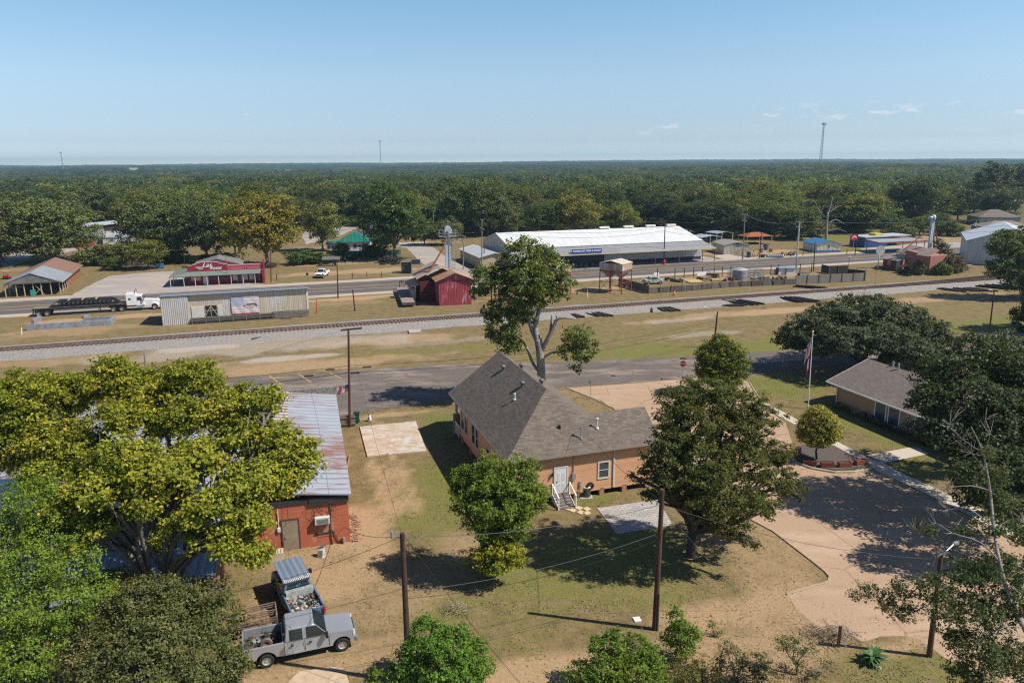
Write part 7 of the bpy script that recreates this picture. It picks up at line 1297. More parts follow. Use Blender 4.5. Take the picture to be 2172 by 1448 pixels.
for k, b_, t_, lb, m_, r, ar, tr_ in [
    ('a', (-160, 560), (-150, 486), 'roadside pole outside the left edge', POLEG, .15, [(.3, 2.4, GALV)], None),
    ('b', (121, 551), (111, 480), 'grey roadside pole with crossarm and transformer by the old barn', POLEG, .15, [(.2, 2.4, GALV)], 2.6), ('b2', (126, 551), (124, 524), 'short brown pole just behind the grey pole by the barn', POLEW, .12, [], None),
    ('c', (392, 559), (383, 471), 'grey roadside pole with transformer left of the restaurant annex', POLEG, .15, [(.3, 1.0, POLEG)], 1.8), ('d', (774, 547), (769, 461), 'grey pole with white transformer in front of the green roofed cottage', POLEG, .15, [(.15, 1.0, GALV)], 2.4),
    ('e', (1022, 574), (1022, 466), 'double crossarm pole by the workshop', POLEG, .16, [(.1, 2.0, GALV), (2.2, 3.6, GALV)], None), ('e2', (982.5, 571), (984, 499), 'shorter pole with crossarm in front of the workshop', POLEG, .15, [(.3, 3.2, GALV)], 1.8), ('e3', (1027, 566), (1027, 514), 'dark short pole beside the double crossarm pole', POLEW, .14, [], None),
    ('f', (1408, 560), (1411, 468), 'tall dark pole with a red base in front of the farm store', M('pole_dark', (0, 0, 0)), .15, [], None), ('g', (1575, 551), (1580, 454), 'tall grey pole with crossarms in front of the lumber shed', POLEG, .16, [(.1, 2.4, GALV), (1.8, 2.0, GALV)], None),
    ('g2', (1611, 548), (1615, 494), 'brown pole by the pavilion', POLEW, .13, [], None), ('h', (1688, 574), (1696, 470), 'pale round steel pole with crossarms beside the highway', M('steel_pole', (.5, .52, .54), .5, .3, .08), .22, [(.1, 2.6, GALV), (1.3, 2.0, GALV)], None), ('h2', (1725.5, 575), (1729, 512), 'rusty brown pole in front of the blue roofed cabin', POLEW, .13, [], None),
    ('i', (1813, 541), (1820, 497), 'dark pole beside the red sign near the blue shop', M('pole_dark', (0, 0, 0)), .14, [], None), ('l', (2290, 560), (2290, 448), 'pole beyond the right edge', POLEG, .15, [], None), ('j', (956, 543), (949, 467), 'thin grey pole behind the elevator', POLEG, .13, [(.2, 1.6, GALV)], None),
    ('m', (920, 505), (919, 446), 'left pole of the pair of crossarm poles at the far street', POLEG, .14, [(.3, 3.4, GALV)], None), ('m2', (936, 500), (935, 446), 'right pole of the pair of crossarm poles at the far street', POLEG, .14, [(.3, 3.4, GALV)], None),
    ('q', (717, 632), (715, 553), 'brown pole on the grass between the highway and the tracks', POLEW, .14, [], None), ('q2', (753, 660), (748, 614), 'leaning dark pole stump near the flat trailer', M('pole_dark', (0, 0, 0)), .13, [], None), ('q3', (484, 603), (479, 543), 'thin rusty sign pole in front of the restaurant', REDS, .08, [], None), ('q4', (575, 598), (573, 506), 'brown pole at the right end of the restaurant', POLEW, .13, [], None),
    ('r', (672, 665), (671, 634), 'short red post to the right of the cream shed', M('post_red', (.4, .06, .05), .6), .09, [], None), ('s', (311, 800), (306, 748), 'short grey pole showing above the yellow green tree', POLEG, .12, [], None), ('u', (1097, 500), (1098, 453), 'distant pole in the woods left of the store roof', POLEG, .12, [], 1.2), ('v', (2069, 540), (2071, 468), 'pole in front of the long house near the right edge', POLEG, .13, [], 1.5)]:
    if k not in 'al': pole(k, b_, t_, lb, m_, r, ar, 'utility_pole' if k not in ('r', 'q3', 'q2') else {'r': 'post', 'q3': 'sign_pole', 'q2': 'pole_stump'}[k], trans=tr_)
    else: b__ = P(*b_); TOPS[k] = Q(t_[0], t_[1], b__.y)
hyd = P(1408, 561); tag(MB().cyl((0, -.35, 0), (0, -.35, .25), .42).cyl((0, -.35, .25), (0, -.35, 1.1), .3).cyl((-.5, -.35, .75), (.5, -.35, .75), .14).lathe([(.3, 1.1), (.2, 1.35), (0, 1.4)], (0, -.35, 0)).build('fire_hydrant', M('hydrant_red', (.5, .04, .05), .5, 0, .1), loc=hyd), 'red hydrant at the foot of the dark pole by the farm store', 'hydrant')
CAB = M('cable_dark', (.03, .03, .03), .6); CABL = M('cable_pale', (.18, .18, .19), .5, .3)
def wire(a, b, sag, label, r=.02, mat=CAB, group='overhead cables'):
    a, b = Vector(a), Vector(b); n = 14; pts = [a.lerp(b, i / n) - Vector((0, 0, sag * 4 * (i / n) * (1 - i / n))) for i in range(n + 1)]
    return tag(MB().tube([p - a for p in pts], r, 4).build('overhead_cable', mat, loc=a, fix=False), label, 'cable', group)
nm = {'a': 'the left edge', 'b': 'the barn pole', 'c': 'the restaurant annex pole', 'd': 'the green cottage pole', 'e': 'the workshop pole', 'f': 'the farm store pole', 'g': 'the lumber shed pole', 'h': 'the steel pole', 'l': 'the right edge'}
kk_ = 'abcdefghl'
for a, b in zip(kk_, kk_[1:]):
    for j, (dy, dz, w_) in enumerate([(-.9, 0, 'near'), (.9, 0, 'far'), (0, -1.6, 'lower'), (0, -2.6, 'lowest')]): wire(TOPS[a] + Vector((0, dy, dz)), TOPS[b] + Vector((0, dy, dz)), 1.2 + .2 * j, '%s cable of the highway line between %s and %s' % (w_, nm[a], nm[b]), .035, CABL if a in 'gh' and j < 2 else CAB)
v3 = Vector
n1, n2, n3 = TOPS['n1'], TOPS['n2'], TOPS['n3']
for a, b, s_, lb, r, m_ in [
    (n2 + v3((0, 0, -.2)), n1 + v3((0, 0, -.9)), .5, 'pale top cable between the two foreground lawn poles', .02, CABL), (n2 + v3((0, 0, -3.2)), n1 + v3((0, 0, -2.6)), .5, 'middle cable between the two foreground lawn poles', .016, CABL), (n2 + v3((0, 0, -3.6)), n1 + v3((0, 0, -3.0)), .6, 'lowest cable between the two foreground lawn poles', .016, CAB),
    (n2, P(1240, 1600, 1), .4, 'cable running from the foreground pole down to the right', .016, CAB), (n2 + v3((0, 0, -.2)), n3 + v3((0, 0, -.5)), .6, 'cable from the foreground pole back to the crossarm pole', .014, CAB), (n2 + v3((-.4, 0, -.2)), world(bb, (-.4, 0, 1.2)), .3, 'service cable from the foreground pole to the brick wall corner', .02, CAB), (n2 + v3((-.3, 0, -.3)), P(470, 1260, 2), .3, 'cable from the foreground pole over the blue pickup', .016, CAB), (n2 + v3((0, 0, -3)), P(520, 1330, 1.5), .1, 'low cable crossing behind the silver pickup', .012, CAB),
    (n1 + v3((0, 0, -.9)), TOPS['n4'] + v3((0, 0, -.5)), .6, 'pale cable from the lawn pole to the pole in the leaning tree', .016, CABL), (n1 + v3((0, 0, -.7)), world(hs, (6.55, 1.0, 6.0)), .5, 'service cable from the lawn pole to the orange house roof', .016, CAB), (n1 + v3((0, 0, -1)), P(1590, 1290, .1), .0, 'guy wire from the lawn pole to its ground anchor', .014, CABL),
    (n3 + v3((0, 0, -3.6)), P(-100, 815, 5.5), .8, 'upper street cable left of the crossarm pole', .035, CAB), (n3 + v3((0, 0, -4.3)), P(-100, 840, 5.0), .9, 'lower street cable left of the crossarm pole', .04, CAB), (n3 + v3((0, 0, -3.6)), TOPS['n5'] + v3((0, 0, -1.2)), 1.2, 'upper street cable right of the crossarm pole', .03, CAB), (n3 + v3((0, 0, -4.3)), TOPS['n5'] + v3((0, 0, -2.2)), 1.2, 'lower street cable right of the crossarm pole', .035, CAB), (n3 + v3((-.6, 0, 0)), P(-60, 880, 7), .5, 'thin cable from the crossarm to the left edge', .014, CAB),
    (TOPS['n5'] + v3((0, 0, -1)), TOPS['n6'] + v3((0, 0, -1)), 1.2, 'cable between the leaning lamp pole and the slim lamp pole', .025, CABL), (TOPS['n6'] + v3((0, 0, -2)), P(1900, 740, 5), .4, 'pale cable from the slim lamp pole towards the live oak', .025, CABL), (TOPS['n6'] + v3((0, 0, -1)), P(2400, 660, 5), .3, 'cable from the slim lamp pole to the right edge', .025, CABL), (TOPS['c'] + v3((0, 0, -3)), TOPS['q4'] + v3((0, 0, -.5)), .8, 'slack cable from the annex pole to the restaurant pole', .03, CAB), (TOPS['e'] + v3((0, -1.5, -2)), TOPS['e2'] + v3((0, 0, -.3)), .8, 'slack loop between the workshop poles', .035, CAB), (TOPS['q4'], TOPS['d'] + v3((0, 0, -2)), 1, 'cable from the restaurant pole to the cottage pole', .03, CAB)]: wire(a, b, s_, lb, r * .75, m_)
for i, (x, y, s) in enumerate([(655, 797, 'left of the pole on the lower street cable'), (700, 783.5, 'left of the pole on the upper street cable'), (753, 791, 'just right of the pole on the lower street cable'), (778, 778, 'right of the pole on the upper street cable')]):
    q = Q(x, y, 70 + (x - 700) * .02); tag(MB().cyl((-.42, -.1, 0), (.42, .1, 0), .075).build('cable_sleeve', BLACK, loc=q), 'black cable splice sleeve ' + s, 'cable sleeve', 'cable sleeves')
# flags
def stars(name, label, at_, w, h, rz, seed=0, droop=.3, texas=False, par=None, flip=1):
    t = NT(name + '_cloth_%d' % seed); sp_ = t.n('ShaderNodeSeparateXYZ', i_Vector=t.co.outputs['Generated'])
    at1, at2 = t.attr('fu'), t.attr('fv')
    if not texas:
        st_ = t.math('GREATER_THAN', t.math('FRACT', t.math('MULTIPLY', at2, 6.5)), .5); c = t.mix(st_, (.5, .02, .03), (.75, .74, .74)); can = t.math('MULTIPLY', t.math('LESS_THAN', at1, .42), t.math('GREATER_THAN', at2, .46)); uv = t.n('ShaderNodeCombineXYZ', i_X=t.math('MULTIPLY', at1, 14), i_Y=t.math('MULTIPLY', at2, 9)).outputs[0]
        vo = t.n('ShaderNodeTexVoronoi', i_Vector=uv, i_Scale=1., i_Randomness=0.).outputs['Distance']; c = t.mix(can, c, t.mix(t.ramp(vo, .2, .26, 1, 0), (.02, .03, .14), (.7, .7, .7)))
    else:
        c = t.mix(t.math('GREATER_THAN', at2, .5), (.5, .02, .03), (.75, .74, .74)); c = t.mix(t.math('LESS_THAN', at1, .34), c, (.02, .03, .2))
    t.out(c, .85)
    nx_, nz_ = 26, 14; vs, uu, vv = [], [], []; r_ = random.Random(seed)
    for j in range(nz_ + 1):
        for i in range(nx_ + 1):
            u, v = i / nx_, j / nz_; k = 1 - droop; x = w * u * k; z = h * v - w * u * math.sqrt(max(0, 1 - k * k)) * .9; y = .12 * w * math.sin(u * 8 + v * 2 + seed) * u
            vs.append((flip * x, y, z)); uu.append(u); vv.append(v)
    o = MB().add(vs, [(j * (nx_ + 1) + i, j * (nx_ + 1) + i + 1, (j + 1) * (nx_ + 1) + i + 1, (j + 1) * (nx_ + 1) + i) for j in range(nz_) for i in range(nx_)]).build(name, t.m, smooth=True, fix=False, loc=at_, rz=rz)
    for k, a in (('fu', uu), ('fv', vv)): at = o.data.attributes.new(k, 'FLOAT', 'POINT'); at.data.foreach_set('value', np.array(a, 'f'))
    return tag(o, label, 'flag')
fp = pole('fp', (1714, 866), (1724, 704), 'slim white flagpole on the office lawn', WHITE, .06, name='flagpole', cat='flagpole'); tf = TOPS['fp']; MB().lathe([(0, -.02), (.1, .07), (0, .17)], tuple(tf - P(1714, 866))).build('ball', M('gold_ball', (.6, .4, .1), .3, .7), fp)
stars('flag', 'stars and stripes flag hanging limp at the top of the flagpole', tf + v3((0, 0, -1.6)), 2.4, 1.45, R(10), 1, .72, flip=-.35 / .35 * .9)
stars('flag', 'red white and blue state flag hanging limp below the large flag', tf + v3((-.05, 0, -3.4)), 1.5, 1.0, R(20), 2, .78, True, flip=-.9)
pc_ = P(742, 905); stars('flag', 'small stars and stripes flag flying left from the crossarm pole by the brick building', Q(741, 829, pc_.y) + v3((-.1, 0, 0)), 1.2, .72, PI + .1, 3, .06)

# ---------------------------------------------------------------- signs and small things by the street
def octa(r, n=8, o=22.5): return [(r * math.cos(R(o + 360 / n * i)), r * math.sin(R(o + 360 / n * i))) for i in range(n)]
sp0 = P(1447, 806); ss = thing('stop_sign', 'red octagonal stop sign with green street name blades at the driveway corner', 'sign', sp0, R(-8)); MB().cyl((0, 0, 0), (0, 0, 2.9), .035).build('post', GALV, ss); MB().ext([(x, z + 2.1) for x, z in octa(.42)], 'y', -.07, -.05).build('border', WHITE, ss); f_ = MB().ext([(x, z + 2.1) for x, z in octa(.38)], 'y', -.08, -.0701).build('sign_face', M('sign_red', (.42, .01, .02), .5), ss); text('lettering', 'STOP', .3, txt, f_, (0, -.085, 2.1), (PI / 2, 0, 0), .002, 0, 1, 1, .005)
MB().box(-.4, .4, -.015, .015, 2.65, 2.8).box(-.015, .015, -.4, .4, 2.82, 2.97).build('name_blade', M('sign_green', (.01, .09, .04), .5), ss)
ds = thing('warning_sign', 'pale diamond sign seen from behind on the grass corner right of the house', 'sign', P(1252, 845), R(5)); MB().cyl((0, 0, 0), (0, 0, 2.2), .03).build('post', GALV, ds); MB().ext([(x, z + 1.95) for x, z in octa(.42, 4, 0)], 'y', .04, .05).build('sign_back', GALV, ds)
tag(MB().lathe([(.32, .004), (.32, .03), (0, .035)]).build('manhole_cover', M('cast_iron', (.05, .045, .045), .7, .3, .2, 5), loc=P(1301, 797)), 'dark round manhole cover in the street', 'manhole')
def plate(px, py, w, label, mat, z=.12, cat='cover', name='utility_cover', rz=.2): return tag(MB().box(-w / 2, w / 2, -w / 2, w / 2, 0, z).box(-w * .15, w * .15, -w * .15, w * .15, z, z + .02).build(name, mat, loc=P(px, py), rz=rz, bevel=.01), label, cat)
plate(1351, 1314, .42, 'small white utility box lid on the lawn left of the tall brown pole', WHITE, .08); plate(880, 704.5, 1.9, 'grey square concrete lid on the gravel south of the tracks', CONC, .25); plate(1277, 1033, .3, 'green round valve lid on the grass by the orange wall', M('valve_green', (.1, .3, .22), .6), .05)
def marker(px, yb, yt, label, m1, m2, r=.08, name='marker_post', lean=0):
    h = hgt(px, yb, yt); t_ = thing(name, label, 'marker', P(px, yb)); MB().cyl((0, 0, 0), (lean * .7, 0, h * .72), r).build('post', m1, t_); MB().cyl((lean * .7, 0, h * .72), (lean, 0, h), r * 1.1).build('tip', m2, t_); return t_
ORG = M('safety_orange', (.6, .13, .03), .6)
marker(46, 709, 689, 'white marker post with an orange top by the tracks at the left', WHITE, ORG, .08, lean=.15); marker(1245.6, 631, 614, 'white marker post on the dirt left of the feed hopper', WHITE, ORG, .1); marker(1224, 625, 617.5, 'short black stub on the dirt left of the feed hopper', BLACK, BLACK, .12)
cq_ = P(*z4(738, 724)); cn_ = thing('traffic_cone', 'orange traffic cone on the grass in front of the yard fence', 'cone', cq_); MB().lathe([(.05, 1.25), (.1, .85), (.26, .1), (0, .1)], n=16).build('cone_body', ORG, cn_); MB().lathe([(.115, .8), (.17, .55), (.16, .55), (.11, .8)], n=16).build('collar', WHITE, cn_); MB().box(-.35, .35, -.35, .35, 0, .1).build('base', ORG, cn_)
sw_ = P(*z5(880, 852)); sws = thing('switch_stand', 'railway switch stand with a small red target beside the siding', 'switch stand', sw_, rd); MB().box(-.9, .9, -.4, .4, 0, .35).build('base', BLACK, sws); MB().cyl((0, 0, .3), (0, 0, 3.0), .05).build('post', GALV, sws); MB().ext([(x, z + 3.1) for x, z in octa(.42)], 'y', -.04, .04).build('target', ORG, sws)
marker(*z5(1828, 0)[:1], z5(0, 850)[1], z5(0, 775)[1], 'thin grey signal post standing in the ballast at the right', GALV, GALV, .05)
rs_q = P(*z5(905, 690)); rsn = thing('round_sign', 'large round white sign on a pole next to the red hut', 'sign', rs_q, R(5)); hh_ = hgt(z5(905, 0)[0], z5(0, 690)[1], z5(0, 535)[1]); MB().cyl((0, 0, 0), (0, 0, hh_), .14).build('post', WHITE, rsn); MB().lathe([(0, -.1), (1.15, -.1), (1.15, .1), (0, .1)], (.2, 0, hh_), 'y', 24).build('disc', M('disc_grey', (.5, .5, .5), .6), rsn)
rg = P(*z5(690, 545)); rgs = thing('store_sign', 'square red sign with a white mark hung beside the dark pole', 'sign', rg, R(5)); MB().box(-1.1, 1.1, -.1, .1, 3.3, 5.0).build('sign_board', M('sign_bright_red', (.55, .02, .02), .5), rgs); MB().cyl((-.0, 0, 0), (0, 0, 3.3), .06).build('post', GALV, rgs); MB().ext([(-.8, 3.9), (-.1, 4.7), (.2, 4.7), (.85, 3.9), (.5, 3.9), (.05, 4.3), (-.45, 3.9)], 'y', -.12, -.101).build('emblem', txt, rgs)
rp_ = thing('reflector_post', 'small white topped post at the highway edge right of the rusty pole', 'post', P(*z5(652, 685))); MB().cyl((0, 0, 0), (0, 0, 2.6), .08).build('post', POLEG, rp_); MB().box(-.35, .35, -.1, .1, 2.6, 2.85).build('top', WHITE, rp_)
# loose sleepers in piles
TIEM = M('creosote_black', (.022, .018, .017), .8, 0, .5, 1.5, (.06, .045, .04), .4, 3); tie0 = MB().box(-1.3, 1.3, -.12, .12, 0, .2); first = [None]
def ties(px0, px1, py, n, where, ang=-62, spread=3, seed=0, layers=1, jit=6, L=4.3):
    r_ = random.Random(seed)
    for i in range(n):
        x = px0 + (px1 - px0) * (i + .5) / n; q = P(x, py + r_.uniform(-1, 1)); q.z = .02 + .21 * (i % layers) if layers > 1 else .02; a = R(ang + r_.uniform(-jit, jit))
        if first[0] is None: first[0] = tie0.build('loose_sleeper', TIEM); o = first[0]
        else: o = bpy.data.objects.new('loose_sleeper', first[0].data); C.objects.link(o)
        o.location = q; o.rotation_euler = (0, 0, a); o.scale = (L / 2.6, 1.1, 1.3); tag(o, 'black creosoted sleeper ' + where, 'sleeper', 'loose black sleepers ' + where)
ties(1208, 1226, 669, 4, 'in the small pile nearest the tall tree', seed=1); ties(1247, 1286, 667, 5, 'in the spread pile of five by the ballast', -55, seed=2); ties(1381, 1384, 658, 1, 'lying alone left of the middle pile', 80, seed=3); ties(1394, 1430, 656, 8, 'in the middle pile of eight', -72, seed=4)
ties(1545, 1600, 643, 9, 'in the large pile before the live oak', -52, L=5, seed=5, layers=2, jit=4); ties(1548, 1568, 649, 3, 'in the low row below the large pile', -8, L=3.2, seed=6); ties(1668, 1718, 638, 10, 'in the pile left of the bare shrub', -58, L=4.8, seed=7, layers=2, jit=4); ties(1702, 1736, 611, 7, 'in the pile behind the rails near the yard fence', -40, seed=8, layers=2, jit=8)
ties(2008, 2028, 616, 4, 'in the right hand piles', -50, seed=9); ties(2040, 2096, 615, 8, 'in the row right of the dark shrub', -60, seed=10); ties(2100, 2155, 611, 8, 'in the long pile at the right edge', -48, L=6, seed=11, layers=2, jit=3)
for i, (x, y, a, w_) in enumerate([(551, 718, 48, 'left'), (596, 711, 10, 'middle'), (634, 707, 8, 'right')]):
    o = bpy.data.objects.new('loose_sleeper', first[0].data); C.objects.link(o); o.location = P(x, y) + v3((0, 0, .05)); o.rotation_euler = (0, 0, R(a)); tag(o, 'black sleeper lying alone on the white gravel, %s one of three' % w_, 'sleeper', 'sleepers on the white gravel')
brush('ragged dark scrap of bark and ties on the bare soil by the live oak', 1620, 655, 30, .9, 6, .25, M('bark_black', (.05, .035, .03), .9)); brush('bare brown shrub on the ballast edge behind the live oak', 1832, 632, 380, 1.9, 7, 2.0, M('bare_brown', (.24, .16, .12), .95, 0, .3, 3), 'bare_shrub')

# ---------------------------------------------------------------- fenced yard
def fence(name, label, pts, h, mat, pitch=2.4, thick=.05, pm=WOODG, sag=0, gap=None, cat='fence', posth=None, wire_=False):
    ps = [P(*p) for p in pts]; t_ = thing(name, label, cat, ps[0]); mb = MB(); r_ = random.Random(len(label)); np_ = 0
    for a, b in zip(ps, ps[1:]):
        L = (b - a).length; n = max(1, round(L / pitch)); 
        for i in range(n):
            p = a.lerp(b, i / n) - ps[0]; q = a.lerp(b, (i + 1) / n) - ps[0]; s = r_.uniform(-sag, sag)
            if wire_:
                for z in (.4, .75, 1.1): mb.bar(p + v3((0, 0, z * h / 1.2)), q + v3((0, 0, z * h / 1.2)), .025)
            else: mb.slab([p + v3((0, 0, .05)), q + v3((0, 0, .05)), q + v3((0, s, h + r_.uniform(-sag, 0))), p + v3((0, s, h + r_.uniform(-sag, 0)))], -thick)
            if np_ < 40: MB().box(p.x - .07, p.x + .07, p.y - .17, p.y - .06, 0, (posth or h + .1) + r_.uniform(-sag, sag)).build('post', pm, t_); np_ += 1
    mb.build('wire' if wire_ else 'boards', mat, t_, fix=False); return t_
FB = SIDING('old_fence_boards', (.14, .12, .105), .18, True, .35, (.24, .21, .19), .3, th=.25); FB2 = SIDING('grey_fence_boards', (.24, .215, .2), .18, True, .2, th=.2)
fence('board_fence', 'low leaning grey board fence along the front of the scrap yard', [z4(527, 708), z4(800, 690), z4(1200, 655), z4(1730, 632)], 1.25, FB, sag=.16, posth=1.65); fence('board_fence', 'taller straight grey board fence at the right half of the yard', [z5(190, 828), z5(790, 800), z5(800, 745)], 1.85, FB2, pitch=3); fence('board_fence', 'dark board fence on the left side of the yard under the hopper', [z4(280, 640), z4(527, 708)], 1.7, FB, sag=.08)
fence('board_fence', 'black tarred board fence on the highway side of the yard', [z5(415, 725), z5(480, 740), z5(640, 735)], 1.9, M('tarred_boards', (.035, .03, .03), .8, 0, .5, 2)); fence('board_fence', 'collapsed board fence overgrown with creepers at the yard corner', [z5(640, 745), z5(790, 765)], 1.5, M('tarred_boards', (0, 0, 0)), sag=.2)
bfp = thing('yard_fence', 'thin wire fence on dark posts between the yard and the highway', 'fence', P(*z4(597, 585))); l0 = P(*z4(597, 585))
for x, y in ((597, 585), (742, 580), (818, 578), (895, 572), (968, 568), (1063, 572), (1130, 570), (1200, 565), (1530, 553), (1592, 550), (1770, 545), (1865, 538)): q = P(*z4(x, y)) - l0; MB().cyl(q, q + v3((0, 0, 2.3)), .1).build('post', POLEW, bfp)
mb = MB(); q2 = P(*z4(1865, 538)) - l0
for z in (.5, 1.1, 1.7): mb.bar((0, 0, z), (q2.x, q2.y, z), .03)
mb.build('wire', GALV, bfp)
tkq = P(*z4(1291, 600)); tnk = thing('water_tank', 'round grey corrugated tank with a domed lid in the scrap yard', 'tank', tkq); MB().cyl((0, 1.4, 0), (0, 1.4, 2.2), 1.65, n=32).build('tank_wall', METAL('tank_tin', (.3, .31, .33), 2, .3, amt=.2, streak=.6), tnk); MB().lathe([(1.7, 2.2), (1.2, 2.5), (.3, 2.7), (0, 2.7)], (0, 1.4, 0), n=32).build('lid', M('tank_lid', (.42, .42, .42), .5, .3, .2), tnk, smooth=True)
def logs(px, py, n, r, L, label, mat, ang, h=3, name='log_pile', seed=0):
    t_ = thing(name, label, 'pile', P(px, py), R(ang)); mb = MB(); r_ = random.Random(seed)
    for i in range(n): l = i % h; k = i // h; y = (k - n / h / 2) * r * 2.1 + (l % 2) * r; z = r + l * r * 1.75; o_ = r_.uniform(-.3, .3); mb.cyl((-L / 2 + o_, y, z), (L / 2 + o_, y + r_.uniform(-.15, .15), z + r_.uniform(-.08, .08)), r, n=8)
    mb.build('logs', mat, t_, fix=False); t_['kind'] = 'stuff'; return t_
LOGM = M('log_brown', (.2, .14, .1), .9, 0, .4, 2); logs(*z4(985, 597), 26, .13, 3.0, 'heap of dark round fence posts in the middle of the yard', LOGM, 30, 4, seed=1); logs(*z4(1050, 580), 22, .13, 2.6, 'second heap of dark posts behind the first', LOGM, -15, 5, seed=2)
YM = M('post_yellow', (.42, .33, .15), .8, 0, .2, 2); logs(*z4(902, 612), 9, .16, 3.2, 'row of pale yellow rolls in front of the post heaps', YM, 10, 1, seed=3, name='timber_rolls'); logs(*z4(1105, 600), 9, .12, 3.6, 'stack of yellow timber right of the post heaps', YM, 12, 2, seed=4, name='timber_stack')
for i, (x, w_) in enumerate([(1632, 'left'), (1697, 'right')]):
    q = P(*z4(x, 555)); t_ = thing('feed_cabinet', '%s of two white fronted hutches with blue tops in the yard' % w_, 'hutch', q, R(5)); MB().box(-1.1, 1.1, 0, 1.2, 0, 1.65).build('cabinet', M('hutch_white', (.6, .62, .62), .6, 0, .1), t_); MB().slab([(-1.25, -.25, 1.68), (1.25, -.25, 1.68), (1.25, 1.4, 1.8), (-1.25, 1.4, 1.8)], .06).build('lid', M('hutch_blue', (.2, .3, .42), .6), t_); MB().box(-1.25, -1.101, 0, 1.2, 0, 1.6).build('side_board', M('hutch_brown', (.14, .06, .05), .8), t_)
for i, (x, y, w, h, c, lb) in enumerate([(574, 585, 1.3, 1.3, (.6, .6, .6), 'white tilted board leaning on the yard fence'), (930, 580, 2.6, 1.3, (.55, .55, .53), 'large pale sheet propped at the back of the yard'), (993, 560, 1.6, .9, (.05, .25, .5), 'blue tarpaulin sheet at the back of the yard'), (1558, 552, 2.4, 1.2, (.6, .62, .63), 'white panel left of the two hutches')]):
    tag(MB().slab([(0, 0, .1), (w, 0, .1), (w, .35, h), (0, .35, h)], -.05).build('leaning_sheet', M('sheet_%s' % ['white', 'pale', 'blue', 'panel'][i], c, .6, 0, .1), loc=P(*z4(x, y)), rz=A), lb, 'sheet')
GM = M('gate_grey', (.3, .32, .34), .5, .4, .1)
def gates(px, py, w, n, label, h=1.2, ang=18):
    t_ = thing('stock_gates', label, 'gates', P(px, py), R(ang))
    for k in range(n):
        mb = MB(); 
        for z in (.1, .35, .6, .85, 1.1): mb.bar((0, k * .35, z * h), (w, k * .35, z * h), .05)
        for x in (0, w / 2, w): mb.bar((x, k * .35, 0), (x, k * .35, 1.12 * h), .06)
        mb.build('gate_panel', GM, t_)
gates(*z4(1350, 580), 4, 4, 'stack of galvanised stock gates right of the round tank', 1.6); gates(*z4(1190, 578), 1.4, 3, 'small group of wire panels left of the round tank', 1.4)
cv = thing('old_truck', 'white and green old vehicle behind the left corner of the yard fence', 'truck', P(*z4(560, 628)), R(12)); MB().ext([(-2, .4), (2.3, .4), (2.4, 1.0), (1.2, 1.15), (.7, 1.6), (-.8, 1.6), (-1.0, 1.1), (-2, 1.05)], 'y', -.8, .8).build('body', M('old_green', (.16, .2, .15), .6, 0, .4, 1.5, (.5, .52, .5), .5, 1), cv, bevel=.05); MB().box(-.6, .6, -.82, .82, 1.18, 1.5).build('window', GL, cv)
for s in (-1, 1): wheel(cv, -1.3, s * .75, .36, .25, s); wheel(cv, 1.5, s * .75, .36, .25, s)
tr2 = thing('farm_implement', 'dull green frame implement at the left end of the yard', 'implement', P(*z4(480, 622)), R(20)); mb = MB()
for k in range(7): mb.bar((k * .5 - 1.5, -.8, .5), (k * .5 - 1.5, .9, 1.0), .1)
mb.bar((-1.7, -.8, .5), (1.7, -.8, .5), .12).bar((-1.7, .9, 1), (1.7, .9, 1), .12).bar((-1.7, -.8, 0), (-1.7, -.8, .5), .1).bar((1.7, -.8, 0), (1.7, -.8, .5), .1).bar((1.7, .9, 0), (1.7, .9, 1), .1).bar((-1.7, .9, 0), (-1.7, .9, 1), .1); mb.build('frame', M('old_green', (0, 0, 0)), tr2)
bo = thing('upturned_boat', 'dark upturned dinghy shaped trough near the steel pole', 'trough', P(*z4(1800, 560)), R(8)); MB().ext([(-.8, .1), (.8, .1), (.5, .6), (-.5, .6)], 'x', -1.2, 1.2).build('hull', BLACK, bo)
for i_, (x, y, n_) in enumerate([(760, 612, 5), (1180, 600, 6), (1420, 590, 6), (1500, 600, 5), (1640, 590, 6), (700, 600, 4)]):
    r_ = random.Random(60 + i_); q = P(*z4(x, y)); mb = MB()
    for k in range(n_): mb.ob((r_.uniform(-1.6, 1.6), r_.uniform(-.8, .8), r_.uniform(.15, .5)), (r_.uniform(.5, 2), r_.uniform(.2, .7), r_.uniform(.2, .8)), r_.uniform(0, 3), r_.uniform(-.3, .3), r_.uniform(-.2, .2))
    tag(mb.build('scrap_heap', M('yard_scrap_%s' % 'abcdef'[i_], [(.07, .06, .055), (.16, .1, .07), (.25, .26, .27), (.1, .1, .11), (.2, .15, .11), (.05, .05, .06)][i_], .8, 0, .5, 2), loc=q), 'dark heap of scrap inside the yard ' + ['left of the yellow rolls', 'left of the round tank', 'right of the round tank behind the fence', 'between the stock gates and the hutches', 'in front of the two hutches', 'behind the old white and green vehicle'][i_], 'scrap')
